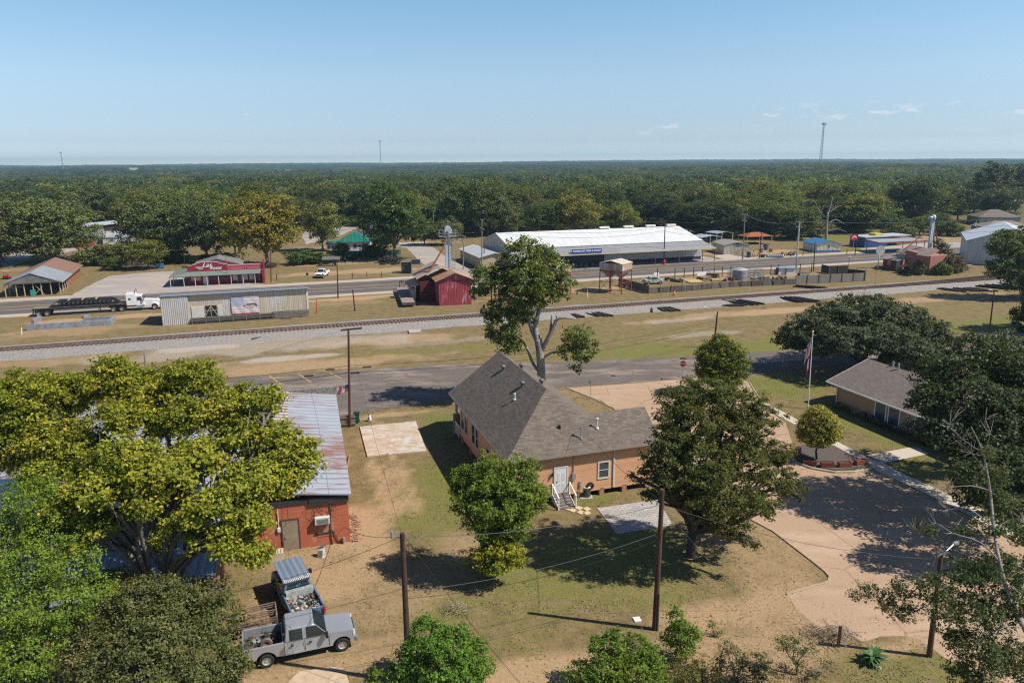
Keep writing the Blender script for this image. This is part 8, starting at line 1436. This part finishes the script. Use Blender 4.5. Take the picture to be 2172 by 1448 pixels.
# lot north of the highway
for i, (x, y, lb, c, w, h) in enumerate([(1455, 372, 'crates', (.2, .2, .21), 1.2, 1.3), (1490, 350, 'spool', (.1, .11, .12), 1.6, 1.8), (1535, 365, 'crate', (.35, .2, .08), 1.3, .9), (1350, 410, 'machine', (.04, .06, .1), 1.2, 1.4), (1465, 412, 'box', (.05, .05, .05), 1.2, .7), (1625, 395, 'pot', (.5, .1, .04), .6, .9), (1645, 400, 'pot', (.5, .4, .06), .5, .7)]):
    q = P(*z4(x, y)); tag(MB().cyl((0, 0, 0), (0, 0, h), w / 2, n=14).cyl((0, 0, h), (0, 0, h + .1), w / 2 + .08, n=14).build({'pot': 'plant_pot', 'spool': 'drum', 'crates': 'drum', 'crate': 'cable_drum', 'machine': 'barrel', 'box': 'barrel'}[lb], M('goods_%s' % ['slate', 'black', 'tan', 'navy', 'coal', 'red', 'yellow'][i], c, .6, 0, .2, 2), loc=q), ['grey drum behind the swing frames', 'large black drum by the pavilion', 'orange brown cable drum right of the black drum', 'navy barrel beside the swing frames', 'low black barrel at the foot of the brown pole', 'red pot in the row by the highway', 'yellow pot in the row by the highway'][i], 'drum' if lb != 'pot' else 'pot')
for i in range(4):
    q = P(*z4(1255 + i * 45, 398)); mb = MB()
    for s in (0, 1.8): mb.bar((s, -.6, 0), (s, 0, 1.5), .09).bar((s, .6, 0), (s, 0, 1.5), .09)
    mb.bar((0, 0, 1.5), (1.8, 0, 1.5), .09); tag(mb.build('timber_stand', M('frame_brown', (.25, .13, .08), .8), loc=q, rz=A), ['leftmost', 'second', 'third', 'rightmost'][i] + ' brown A shaped timber frame in front of the lumber shed', 'frame', 'timber frames before the lumber shed')
for i in range(9):
    q = P(*z4(1505 + i * 15, 412)); tag(MB().cyl((-.35, 0, .4), (.35, 0, .4), .4, n=14).build('metal_trough', M('trough_pale', (.4, .45, .5), .5, .3, .2), loc=q, rz=R(50)), 'round pale galvanised tub in the row of nine by the highway', 'tub', 'row of nine galvanised tubs')
tag(MB().bar((-1, 0, .3), (.2, 0, 1.3), .5, .2).bar((0, 0, .2), (1.3, 0, 1.2), .5, .2).bar((-1, .4, .4), (1.4, .4, .4), .3).build('satellite_dish', BLACK, loc=P(*z4(1690, 403))), 'dark upturned equipment at the right end of the row of tubs', 'equipment')
fence('rail_fence', 'low timber rail fence beside the blue roofed cabin', [z5(255, 585), z5(490, 578)], 1.3, POLEW, wire_=True, pm=POLEW, pitch=6); fence('rail_fence', 'short timber rail fence near the dark pole by the grass', [z5(635, 570), z5(690, 566)], 1.4, POLEW, wire_=True, pm=POLEW, pitch=2.5)
fence('wire_fence', 'thin wire fence on dark posts along the highway verge right of the white pickup', [z2(1340, 590), z2(1940, 572)], 1.3, GALV, wire_=True, pm=POLEW, pitch=3.4); fence('farm_gate', 'galvanised pipe gate between the restaurant and the white pickup', [z2(960, 605), z2(1145, 600)], 1.5, GALV, wire_=True, pm=BLACK, pitch=4, cat='gate')
fence('teal_fence', 'dull teal mesh fence in front of the green roofed cottage', [z2(1370, 395), z2(1640, 400), z2(1980, 388)], 1.5, M('mesh_teal', (.06, .12, .12), .8, 0, .3, 2), pitch=5, pm=BLACK); fence('picket_fence', 'low grey picket fence under the bushes behind the barn', [z1(1000, 480), z1(1200, 478)], 1.6, WOODG, pitch=4)
fence('garden_post_fence', 'short dark post and wire end at the edge of the driveway', [zc(440, 1190), zc(500, 1245)], 1.2, GALV, wire_=True, pm=POLEW, pitch=1.2)
# covered trailer, hutches, tyres
ct = thing('covered_trailer', 'dark box trailer with a pitched roof on the dry grass', 'trailer', P(*z2(1412, 478)), R(5)); MB().box(-2.0, 2.0, -.9, .9, .8, 1.7).build('box', M('trailer_dark', (.05, .045, .045), .7, 0, .4, 2), ct); MB().slab([(-2.3, -1.2, 1.7), (2.3, -1.2, 1.7), (2.3, 0, 2.4), (-2.3, 0, 2.4)], .06).slab([(-2.3, 1.2, 1.7), (2.3, 1.2, 1.7), (2.3, 0, 2.4), (-2.3, 0, 2.4)], .06).build('roof', M('felt_grey', (.13, .12, .12), .9, 0, .3, 2), ct)
for s in (-1, 1): wheel(ct, .6, s * .85, .38, .25, s)
MB().bar((2, 0, .6), (3.6, 0, .5), .1).build('drawbar', BLACK, ct)
hb_ = thing('deer_blind', 'small dark green box hut on the verge before the side street', 'hut', P(*z2(2025, 540)), R(5)); MB().box(-1.2, 1.2, 0, 2, .1, 2.6).build('wall', M('hut_green', (.06, .075, .055), .8, 0, .2), hb_); MB().box(-1.35, 1.35, -.15, 2.15, 2.6, 2.72).build('roof', M('hut_roof', (.14, .14, .12), .8), hb_); MB().box(-.5, .3, -.03, 0, 1.4, 1.9).build('window', BLACK, hb_)
hs2 = thing('raised_hutch', 'blue and black box raised on thin legs beside the green hut', 'stand', P(*z2(2105, 545)), R(8)); MB().box(-1, 1, 0, 1.4, 2.3, 3.3).build('box', M('hutch_black', (.03, .035, .05), .7), hs2); MB().box(1.0, 1.15, 0, 1.4, 2.3, 3.4).build('side', M('panel_blue', (.06, .2, .4), .6), hs2); posts(hs2, [(-.9, .1), (.9, .1), (-.9, 1.3), (.9, 1.3)], 0, 2.3, .05, GALV, 'leg')
ty = MB().lathe([(.28, -.13), (.42, -.14), (.5, -.06), (.5, .06), (.42, .14), (.28, .13)], (0, 0, 0), 'z', 16, True).build('tyre', RUBBER); r_ = random.Random(12); k0 = True
for i in range(46):
    a_ = i < 26; x = r_.uniform(1460, 1700) if a_ else r_.uniform(1780, 1985); y = r_.uniform(425, 452) if a_ else r_.uniform(438, 470); q = P(*z2(x, y))
    o = ty if k0 else bpy.data.objects.new('tyre', ty.data)
    if not k0: C.objects.link(o)
    k0 = False; up_ = r_.random() < .5; o.location = q + v3((0, 0, .5 if up_ else .14 + .26 * r_.randint(0, 2))); s_ = r_.uniform(.9, 1.9); o.scale = (s_,) * 3; o.location.z *= s_; o.rotation_euler = (PI / 2 + r_.uniform(-.3, .3) if up_ else r_.uniform(-.15, .15), 0, r_.uniform(0, 3))
    tag(o, 'old black tyre in the %s dump of tyres before the teal fence' % ('left' if a_ else 'right'), 'tyre', '%s dump of old tyres' % ('left' if a_ else 'right'))
pb = thing('brick_pallets', 'pallets of pale bricks beside the ruin near the warehouse', 'bricks', P(*z5(1680, 688)), R(10)); MB().box(-1.6, 1.6, 0, 1.2, 0, .15).build('pallet', WOODG, pb); MB().box(-1.5, -.1, .1, 1.1, .16, .8).box(.1, 1.5, .1, 1.1, .16, .7).build('bricks', BRICK('stack_brick', (.45, .25, .16), (.5, .33, .22), (.3, .2, .15), .3, .15, .02), pb)
for i, (x, y, c, lb) in enumerate([(178, 487.5, 0, ''),]): pass
# masts on the horizon
def mast(px, yb, yt, Y, w0, w1, label, col=GALV, br=.3, head=True):
    b = Q(px[0], yb, Y); gz_ = float(hills(b.x, b.y)); top = Q(px[1], yt, Y).z; t_ = thing('lattice_mast', label, 'mast', (b.x, b.y, gz_)); h = top - gz_; mb = MB(); n = 14; dx = Q(px[1], yt, Y).x - b.x
    def c(k, u): w = w0 + (w1 - w0) * u; a = R(120 * k + 20); return v3((math.cos(a) * w / 2 + dx * u * 0, math.sin(a) * w / 2, h * u))
    for k in range(3):
        mb.bar(c(k, 0), c(k, 1), br)
        for i in range(n): mb.bar(c(k, i / n), c((k + 1) % 3, (i + 1) / n), br * .55).bar(c(k, (i + 1) / n), c((k + 1) % 3, (i + 1) / n), br * .55)
    mb.build('lattice', col, t_, fix=False)
    if head:
        hd = MB()
        for k in range(3): a = R(120 * k); q_ = v3((math.cos(a) * w1 * 1.3, math.sin(a) * w1 * 1.3, h)); hd.box(q_.x - .9, q_.x + .9, q_.y - .4, q_.y + .4, h - 2.5, h + 1)
        hd.build('antenna', M('antenna_grey', (.35, .37, .38), .6), t_)
    return t_
mast((1738, 1742), 372, 262, 1250, 5.5, 2.2, 'tall tapering lattice radio mast above the woods at the right', br=.42); mast((808, 808), 352, 299, 2600, 3.0, 2.6, 'thin radio mast on the horizon left of centre', br=.55); mast((133, 132), 352, 323, 2600, 3, 2.6, 'faint thin radio mast at the far left horizon', br=.55)
# ---------------------------------------------------------------- woods
def proto(kind, seed, h, w, mat, n=9, leaf=.42, clump=1.15, per=32, dens=.8, low=.22, trunk=.3, bark=BARK, flat=.8):
    return tree(kind, 'x', 'tree', (0, 0, 0), rnd_blobs(h, w, n, seed, low, 1, flat), mat, bark, leaf, dens, trunk, .4, seed, clump=clump, per=per, twig=2)
PK_ = {
 'oak': [proto('oak_tree', 101 + i, 13, 15, LF_OAK, 10) for i in range(2)], 'dark': [proto('dark_tree', 111 + i, 12.5, 12, LF_DARK, 9) for i in range(2)],
 'green': [proto('broadleaf_tree', 121 + i, 13, 11.5, LF_GRN, 9) for i in range(2)], 'yellow': [proto('yellowing_tree', 131, 12, 12, LF_YEL, 9)], 'olive': [proto('olive_tree', 141 + i, 11.5, 12, LF_OLV, 9) for i in range(2)],
 'pine': [tree('pine_tree', 'x', 'tree', (0, 0, 0), [(math.cos(i * 2.2) * (1.6 + (i % 3) * .8) * (1 - i / 14), math.sin(i * 2.2) * 1.6 * (1 - i / 14), 8.5 + i * .85, 1.9 - i * .09, 1.9 - i * .09, .95) for i in range(11)], LF_PINE, BARK, .5, 1.0, .26, 1, 151, clump=.9, per=18)],
 'orange': [proto('autumn_tree', 161, 13, 11, LF_ORG, 10)], 'bush': [proto('bush', 171 + i, 5, 7, [LF_GRN, LF_OLV][i], 7, .4, .9, low=.05, trunk=.1) for i in range(2)], 'lime': [proto('bright_tree', 181, 12, 11, LEAF('spring_green', (.06, .1, .02), (.17, .24, .045), (.3, .3, .06), .3, .3, .15), 9)]}
ADJ = {'oak': 'dusky green oak', 'dark': 'very dark green tree', 'green': 'mid green leafy tree', 'yellow': 'yellowing tree', 'olive': 'dull olive tree', 'pine': 'tall dark pine', 'orange': 'orange autumn tree', 'bush': 'rounded bush', 'lime': 'fresh light green tree'}
ph_ = {k: (13 if k in ('oak', 'green', 'orange') else 12.5 if k == 'dark' else 12 if k in ('yellow', 'lime') else 11.5 if k == 'olive' else 17.5 if k == 'pine' else 5) for k in PK_}; pw_ = {'oak': 15, 'dark': 12, 'green': 11.5, 'yellow': 12, 'olive': 12, 'pine': 6, 'orange': 11, 'bush': 7, 'lime': 11}
rw = random.Random(77); used = set(); HOUSES = [o for o in bpy.data.objects if o.parent is None and o.get('category') in ('house', 'building', 'shed', 'pavilion', 'store', 'shop', 'warehouse')]
def plant(kind, x, y, h, w, label, group=None, z=None):
    src = PK_[kind][rw.randrange(len(PK_[kind]))]; s = (w / pw_[kind] * rw.uniform(.95, 1.05), w / pw_[kind], h / ph_[kind]); z = float(hills(x, y)) if z is None else z
    if src.name in used: return dup(src, (x, y, z - .05), rw.uniform(0, 6.28), label, group, s)
    used.add(src.name); src.location = (x, y, z - .05); src.rotation_euler = (0, 0, rw.uniform(0, 6.28)); src.scale = s; src['label'] = label
    if group: src['group'] = group
    return src
# single trees one can name: kind, survey x of trunk, y of its foot, y of its top, crown width in photo units, label
for kind, px, yb, yt, wd, lb in [
    ('orange', 567, 566, 405, 135, 'large orange and gold autumn tree to the right of the restaurant'), ('lime', 685, 532, 424, 78, 'light green slender tree left of the green roofed cottage'), ('green', 838, 548, 392, 140, 'big bright green tree right of the green roofed cottage'), ('green', 815, 538, 482, 56, 'smaller green tree in front of the big bright one'),
    ('oak', 95, 556, 425, 185, 'broad dark oak with a thick trunk behind the barn'), ('oak', 5, 555, 440, 110, 'oak cut by the left edge of the view'), ('oak', 350, 552, 420, 135, 'broad dusky oak left of the roadside pole'), ('dark', 440, 556, 425, 120, 'tall dark tree directly behind the restaurant annex'), ('green', 500, 545, 435, 70, 'mid green tree peeping left of the orange tree'),
    ('bush', 205, 562, 520, 66, 'green bush at the back corner of the barn'), ('olive', 262, 560, 512, 70, 'olive bush between the barn and the bright tree'), ('lime', 315, 570, 505, 74, 'bright yellow green small tree beside the dumpster'), ('bush', 240, 572, 545, 46, 'low yellow bush behind the barn roof'),
    ('bush', 640, 560, 532, 60, 'low green bushes right of the orange tree'), ('bush', 672, 558, 536, 56, 'pale bush in front of the light green tree'), ('olive', 900, 520, 470, 56, 'small olive tree at the corner of the side street'), ('olive', 948, 520, 466, 60, 'olive tree over the pair of crossarm poles'), ('dark', 728, 548, 512, 28, 'dark small fir in front of the cottage porch'), ('bush', 790, 545, 516, 46, 'bush at the right corner of the cottage'),
    ('yellow', 1220, 505, 407, 96, 'rounded yellow green tree behind the left of the store roof'), ('green', 1150, 505, 428, 76, 'green tree left of the rounded yellow one'), ('yellow', 1320, 500, 430, 66, 'pale yellowish tree behind the store roof'), ('green', 975, 500, 378, 96, 'tall green tree above the workshop'), ('oak', 1035, 500, 378, 90, 'dusky oak right of the tall green tree'),
    ('olive', 1070, 498, 430, 80, 'olive tree behind the workshop'), ('dark', 1460, 500, 425, 90, 'dark tree behind the right end of the store'), ('dark', 1530, 505, 420, 100, 'dark tree behind the carports'), ('green', 1640, 505, 425, 100, 'green tree left of the bare dead tree'), ('green', 1700, 508, 440, 70, 'green tree behind the blue roofed cabin'), ('lime', 1825, 492, 408, 108, 'wide light green tree behind the blue shop'), ('dark', 1940, 480, 376, 110, 'big dark tree behind the elevator on the right'),
    ('green', 1895, 500, 455, 60, 'small green tree over the blue shop'), ('bush', 1905, 508, 468, 56, 'dark bush cluster behind the blue shop roof'), ('green', 1985, 492, 450, 56, 'green tree right of the blue elevator leg'), ('bush', 2010, 500, 470, 50, 'bush in front of the sage house'), ('green', 1950, 498, 458, 46, 'small tree between the white cottages'), ('bush', 470, 560, 535, 44, 'brushy bush right of the restaurant annex'), ('bush', 365, 556, 530, 60, 'low scrub at the back of the gravel lot'), ('bush', 425, 557, 540, 44, 'scrub behind the roadside pole'),
    ('pine', 2095, 455, 345, 50, 'tall pine at the upper right'), ('pine', 2125, 452, 352, 44, 'second tall pine at the upper right'), ('pine', 2155, 450, 350, 46, 'third tall pine at the right edge'), ('pine', 2065, 455, 365, 40, 'shorter pine left of the tall ones'), ('dark', 2030, 470, 395, 70, 'dark tree left of the sage house'), ('olive', 2110, 470, 400, 80, 'brownish tree behind the sage house')]:
    b = P(px, yb); h = hgt(px, yb, yt); w = wd * mpp(b.y); plant(kind, b.x, b.y, h * 1.03, w * 1.06, lb)
# bare dead tree
dt = P(1752, 512); b_ = (dt.x, dt.y); th = thing('dead_tree', 'bare bleached dead tree with jagged limbs behind the blue roofed cabin', 'tree', dt); w_ = MB(); 
for p, r in [([(1752, 514, 0), (1753, 480, 0), (1756, 450, 0)], (.5, .32)), ([(1756, 455, 0), (1762, 435, 0), (1766, 418, 0)], (.32, .08)), ([(1756, 465, 0), (1740, 450, 1), (1733, 438, 1), (1728, 425, 1)], (.2, .05)), ([(1755, 470, 0), (1730, 462, 1), (1712, 460, 1)], (.22, .05)), ([(1756, 475, 0), (1772, 466, 0), (1790, 475, 0)], (.28, .06)), ([(1754, 490, 0), (1735, 486, 0), (1722, 488, 0)], (.2, .05)), ([(1757, 452, 0), (1775, 440, 0), (1785, 436, 0)], (.2, .05)), ([(1754, 490, 0), (1775, 486, 0), (1795, 492, 0)], (.2, .05)), ([(1740, 450, 1), (1748, 436, 1)], (.14, .04))]: limb(w_, dt.y, p, r, 7)
w_.build('trunk', M('bark_bone', (.3, .28, .25), .9, 0, .3, 2, (.14, .12, .1), .45, 2), th, smooth=True, fix=False)
# woods: single trees nearest the town, then one mass to the horizon
FRONT = [(-400, 500), (0, 505), (60, 500), (150, 482), (165, 468), (262, 472), (300, 505), (480, 514), (520, 496), (620, 494), (700, 476), (780, 476), (880, 492), (905, 497), (960, 492), (1040, 494), (1055, 490), (1100, 488), (1440, 480), (1500, 500), (1700, 502), (1790, 494), (1860, 482), (1980, 474), (2040, 450), (2172, 428), (2700, 420)]
def front(x):
    for (a, b), (c, d) in zip(FRONT, FRONT[1:]):
        if a <= x < c: return b + (d - b) * (x - a) / (c - a)
    return 420
rg_ = np.random.RandomState(9); cand = []
y = 205.
while y < 1500:
    sp = 12.2 + max(0, y - 400) * .0045; x = -(y * .82 + 25)
    while x < y * .82 + 25:
        qx, qy = x + rg_.uniform(-.45, .45) * sp, y + rg_.uniform(-.45, .45) * sp; px, py = proj(qx, qy, 0)
        if py < front(px) - 1: cand.append((qx, qy, px, py))
        x += sp
    y += sp * .85
cand.sort(key=lambda c: c[1]); inv = [c for c in cand if -60 < c[2] < 2232]
def kindat(x, y, px):
    n = mnoise.noise((x / 60, y / 60, 2)); r = rw.random()
    if px > 2000 and r < .55: return 'pine'
    if n > .2: return 'yellow' if r < .22 else 'green' if r < .55 else 'lime' if r < .66 else 'olive'
    if n < -.15: return 'pine' if r < .2 and y > 350 else 'dark' if r < .7 else 'oak'
    return 'oak' if r < .4 else 'olive' if r < .55 else 'green' if r < .85 else 'yellow' if r < .89 else 'dark'
def zone(px): return 'left wood behind the barn' if px < 330 else 'wood behind the restaurant' if px < 640 else 'wood behind the green roofed cottage' if px < 960 else 'wood behind the farm store' if px < 1480 else 'wood behind the lumber yard' if px < 1800 else 'wood at the far right'
NI = 240; single = inv[:NI]; sset = set(id(c) for c in single)
for c in single:
    k = kindat(c[0], c[1], c[2]); h = rw.uniform(9.5, 18) * (1.1 if k == 'pine' else 1); lb = '%s in the nearest rows of the %s' % (ADJ[k], zone(c[2])); plant(k, c[0], c[1], h, rw.uniform(13, 22) * (.55 if k == 'pine' else 1), lb, 'trees in the ' + zone(c[2]))
rest_ = [c for c in cand if id(c) not in sset]
x = -30
while x < 2220:      # undergrowth along the edge of the woods
    q = P(x, front(x) + rw.uniform(-1, 4)); w_q = rw.uniform(5, 11)
    if all((Vector((o_.location.x, o_.location.y)) - Vector((q.x, q.y))).length > 9 for o_ in HOUSES): plant('bush', q.x, q.y, rw.uniform(2.5, 6.5), w_q, 'scrubby bush in the undergrowth along the front of the ' + zone(x), 'undergrowth along the ' + zone(x))
    x += w_q / mpp(q.y) * 1.0
# far mass as instances of a few crowns on points
def hidden_proto(kind, seed, h, w, mat, leaf, clump, n=6, dens=.6, per=18):
    o = tree(kind, 'x', 'tree', (0, 0, 0), rnd_blobs(h, w, n, seed, .1), mat, BARK, leaf, dens, .0, .3, seed, clump=clump, per=per, limbs=False); ch = KIDS.pop(o.name)[0]; ch.parent = None
    C.objects.unlink(ch); bpy.data.objects.remove(o); return ch
pcol = bpy.data.collections.new('forest_crowns')
pr_ = [hidden_proto('crown', 201 + i, 12.5, 12.5, m_, .9, 1.8) for i, m_ in enumerate([LF_OAK, LF_DARK, LF_GRN, LF_OLV, LF_PINE, LF_LIVE])] + [hidden_proto('crown', 230, 12.5, 12.5, LF_YEL, 1.1, 1.9)]
for i, o in enumerate(pr_): o.name = 'crown_%02d' % i; pcol.objects.link(o)
pts, sc_, ki = [], [], []
for c in rest_:
    n = mnoise.noise((c[0] / 60, c[1] / 60, 2)); r = rw.random(); k = 6 if r < .09 else (2 if r < .5 else 3) if n > .25 else (1 if r < .5 else 4) if n < -.1 else int(r * 5)
    s = rw.uniform(.9, 1.9) * (1 + max(0, c[1] - 400) * .0004); pts.append((c[0], c[1], float(hills(c[0], c[1])) - .3)); sc_.append((s, s, rw.uniform(.75, 1.4))); ki.append(k)
y = 1500.
while y < 9000:
    sp = 15 * y / 1500; x = -(y * .8)
    while x < y * .8:
        qx, qy = x + rw.uniform(-.45, .45) * sp, y + rw.uniform(-.45, .45) * sp; n = mnoise.noise((qx / 200, qy / 200, 2)); k = 1 if n < -.1 else 4 if n < .1 else 0 if n < .3 else 2
        pts.append((qx, qy, float(hills(qx, qy)) - .5)); s = sp / 12.5 * 1.3; sc_.append((s, s, rw.uniform(.75, 1.2) * (1 + .12 * (y / 1500 - 1)))); ki.append(k); x += sp
    y += sp * .8
fm_ = bpy.data.meshes.new('forest'); fm_.vertices.add(len(pts)); fm_.vertices.foreach_set('co', np.array(pts, 'f').ravel())
a_ = fm_.attributes.new('sc', 'FLOAT_VECTOR', 'POINT'); a_.data.foreach_set('vector', np.array(sc_, 'f').ravel()); a_ = fm_.attributes.new('ki', 'INT', 'POINT'); a_.data.foreach_set('value', np.array(ki, 'i'))
fo2 = bpy.data.objects.new('forest', fm_); C.objects.link(fo2); tag(fo2, 'continuous dark green woodland stretching to the horizon', 'forest', kind='stuff')
ng = bpy.data.node_groups.new('forest', 'GeometryNodeTree'); ng.interface.new_socket('Geometry', in_out='INPUT', socket_type='NodeSocketGeometry'); ng.interface.new_socket('Geometry', in_out='OUTPUT', socket_type='NodeSocketGeometry')
gi, go = ng.nodes.new('NodeGroupInput'), ng.nodes.new('NodeGroupOutput'); ci = ng.nodes.new('GeometryNodeCollectionInfo'); ci.inputs[0].default_value = pcol; ci.inputs[1].default_value = True; ci.inputs[2].default_value = True
ip = ng.nodes.new('GeometryNodeInstanceOnPoints'); ip.inputs['Pick Instance'].default_value = True; na = ng.nodes.new('GeometryNodeInputNamedAttribute'); na.data_type = 'INT'; na.inputs[0].default_value = 'ki'; ns_ = ng.nodes.new('GeometryNodeInputNamedAttribute'); ns_.data_type = 'FLOAT_VECTOR'; ns_.inputs[0].default_value = 'sc'
rv = ng.nodes.new('FunctionNodeRandomValue'); rv.data_type = 'FLOAT'; rv.inputs[3].default_value = 6.28; cx = ng.nodes.new('ShaderNodeCombineXYZ'); mp_ = ng.nodes.new('GeometryNodeMeshToPoints'); L_ = ng.links.new
L_(gi.outputs[0], mp_.inputs[0]); L_(mp_.outputs[0], ip.inputs['Points']); L_(ci.outputs[0], ip.inputs['Instance']); L_(na.outputs[0], ip.inputs['Instance Index']); L_(ns_.outputs[0], ip.inputs['Scale']); L_(rv.outputs[1], cx.inputs[2]); L_(cx.outputs[0], ip.inputs['Rotation']); L_(ip.outputs[0], go.inputs[0])
md = fo2.modifiers.new('trees', 'NODES'); md.node_group = ng
for k, l in PK_.items():          # a source never planted is dropped
    for o in l:
        if o.name not in used:
            for c in KIDS.get(o.name, []): bpy.data.objects.remove(c)
            bpy.data.objects.remove(o)
# ---------------------------------------------------------------- camera, light, air
cam = bpy.data.cameras.new('camera'); co = bpy.data.objects.new('camera', cam); C.objects.link(co)
cam.sensor_width = 36; cam.lens = 36 * _f / 2172; cam.clip_start = .5; cam.clip_end = 30000
co.location = (0, 0, H)
fw = Vector((0, _cp, -_sp)); rt = Vector((1, 0, 0)); upv = rt.cross(fw)
m = Matrix((rt, upv, -fw)).transposed().to_4x4(); co.matrix_world = Matrix.Translation((0, 0, H)) @ m @ Matrix.Rotation(-_roll, 4, 'Z')
S = bpy.context.scene; S.camera = co
SUN_EL, SUN_AZ = R(49.5), R(-12.8)
sd = Vector((math.cos(SUN_EL) * math.cos(SUN_AZ), math.cos(SUN_EL) * math.sin(SUN_AZ), math.sin(SUN_EL)))
sl_ = bpy.data.lights.new('sun', 'SUN'); sl_.energy = 5.0; sl_.angle = R(.55); sl_.color = (1, .93, .81); so = bpy.data.objects.new('sun', sl_); C.objects.link(so)
so.rotation_euler = sd.to_track_quat('Z', 'Y').to_euler(); so.location = (60, -20, 60)
W = bpy.data.worlds.new('World'); S.world = W; W.use_nodes = True; nt = W.node_tree; nt.nodes.clear()
sky = nt.nodes.new('ShaderNodeTexSky'); sky.sky_type = 'NISHITA'; sky.sun_disc = False; sky.sun_elevation = SUN_EL; sky.sun_rotation = PI / 2 - SUN_AZ
sky.air_density = 1.0; sky.dust_density = .3; sky.ozone_density = 2.0; sky.altitude = 200
def wn(t_, **k):
    n = nt.nodes.new(t_)
    for a, b in k.items():
        if a.startswith('i_'):
            key = int(a[2:]) if a[2:].isdigit() else a[2:].replace('_', ' ')
            if isinstance(b, bpy.types.NodeSocket): nt.links.new(b, n.inputs[key])
            else: n.inputs[key].default_value = b
        else: setattr(n, a, b)
    return n
tc = wn('ShaderNodeTexCoord'); sp = wn('ShaderNodeSeparateXYZ', i_0=tc.outputs['Generated'])
# small fair-weather clouds low over the horizon, more of them to the right
mp = wn('ShaderNodeMapping', i_Vector=tc.outputs['Generated'], i_Scale=(1, 1, 3.4), i_Location=(.4, .2, .1))
nz_ = wn('ShaderNodeTexNoise', i_Vector=mp.outputs[0], i_Scale=24., i_Detail=6., i_Roughness=.55)
def mr(v, a, b, c=0., d=1.): return wn('ShaderNodeMapRange', i_0=v, i_1=a, i_2=b, i_3=c, i_4=d).outputs[0]
def mm(op, a, b): return wn('ShaderNodeMath', operation=op, i_0=a, i_1=b).outputs[0]
band = mm('MULTIPLY', mr(sp.outputs[2], .025, .042), mr(sp.outputs[2], .075, .055))
side = mr(sp.outputs[0], -.15, .4, -.12, .0)
cl = mm('MULTIPLY', mr(mm('ADD', nz_.outputs[0], side), .57, .64), band)
cr = wn('ShaderNodeValToRGB', i_0=sp.outputs[2]); el = cr.color_ramp.elements      # a bright clear band of sky low down, deep blue overhead
for p_, c_ in [(0, (0.8359, 0.8955, 1)), (0.0133, (0.4904, 0.5657, 0.7845)), (0.0264, (0.3822, 0.444, 0.6189)), (0.056, (0.4067, 0.4409, 0.5396)), (0.1021, (0.4758, 0.5057, 0.5549)), (0.1466, (0.4906, 0.5421, 0.5574)), (0.1912, (0.46, 0.5647, 0.5862)), (0.6, (0.25, 0.26, 0.3))]:
    e_ = el.new(p_) if p_ else el[0]
    e_.color = (*c_, 1)
el[len(el) - 1].color = (.25, .26, .3, 1)
shp = wn('ShaderNodeVectorMath', operation='MULTIPLY', i_0=sky.outputs[0], i_1=cr.outputs[0]); shp = wn('ShaderNodeVectorMath', operation='SCALE', i_0=shp.outputs[0], i_Scale=4.); shaped = shp.outputs[0]
mixc = wn('ShaderNodeMix', data_type='RGBA', i_0=mm('MULTIPLY', cl, .4)); nt.links.new(shaped, mixc.inputs[6]); mixc.inputs[7].default_value = (15, 15.5, 16, 1)
bg = wn('ShaderNodeBackground', i_Strength=.05); nt.links.new(mixc.outputs[2], bg.inputs[0]); wo = wn('ShaderNodeOutputWorld'); nt.links.new(bg.outputs[0], wo.inputs[0])
hz = NT('haze_air'); pv = hz.n('ShaderNodeVolumePrincipled', i_Color=(.5, .78, 1), i_Density=.00014, i_Anisotropy=.2); ho = hz.n('ShaderNodeOutputMaterial'); hz.t.links.new(pv.outputs[0], ho.inputs['Volume'])
tag(MB().box(-9800, 9800, -4100, 9700, -40, 108).build('haze', hz.m), kind='stuff')
S.view_settings.view_transform = 'Standard'; S.view_settings.look = 'None'; S.view_settings.exposure = .3; S.view_settings.gamma = 1
S.cycles.max_bounces = 6; S.cycles.transparent_max_bounces = 6; S.cycles.volume_bounces = 0
S.cycles.diffuse_bounces = 1; S.cycles.transmission_bounces = 4
S.cycles.use_denoising = False; S.cycles.pixel_filter_type = 'BLACKMAN_HARRIS'; S.cycles.filter_width = 1.2
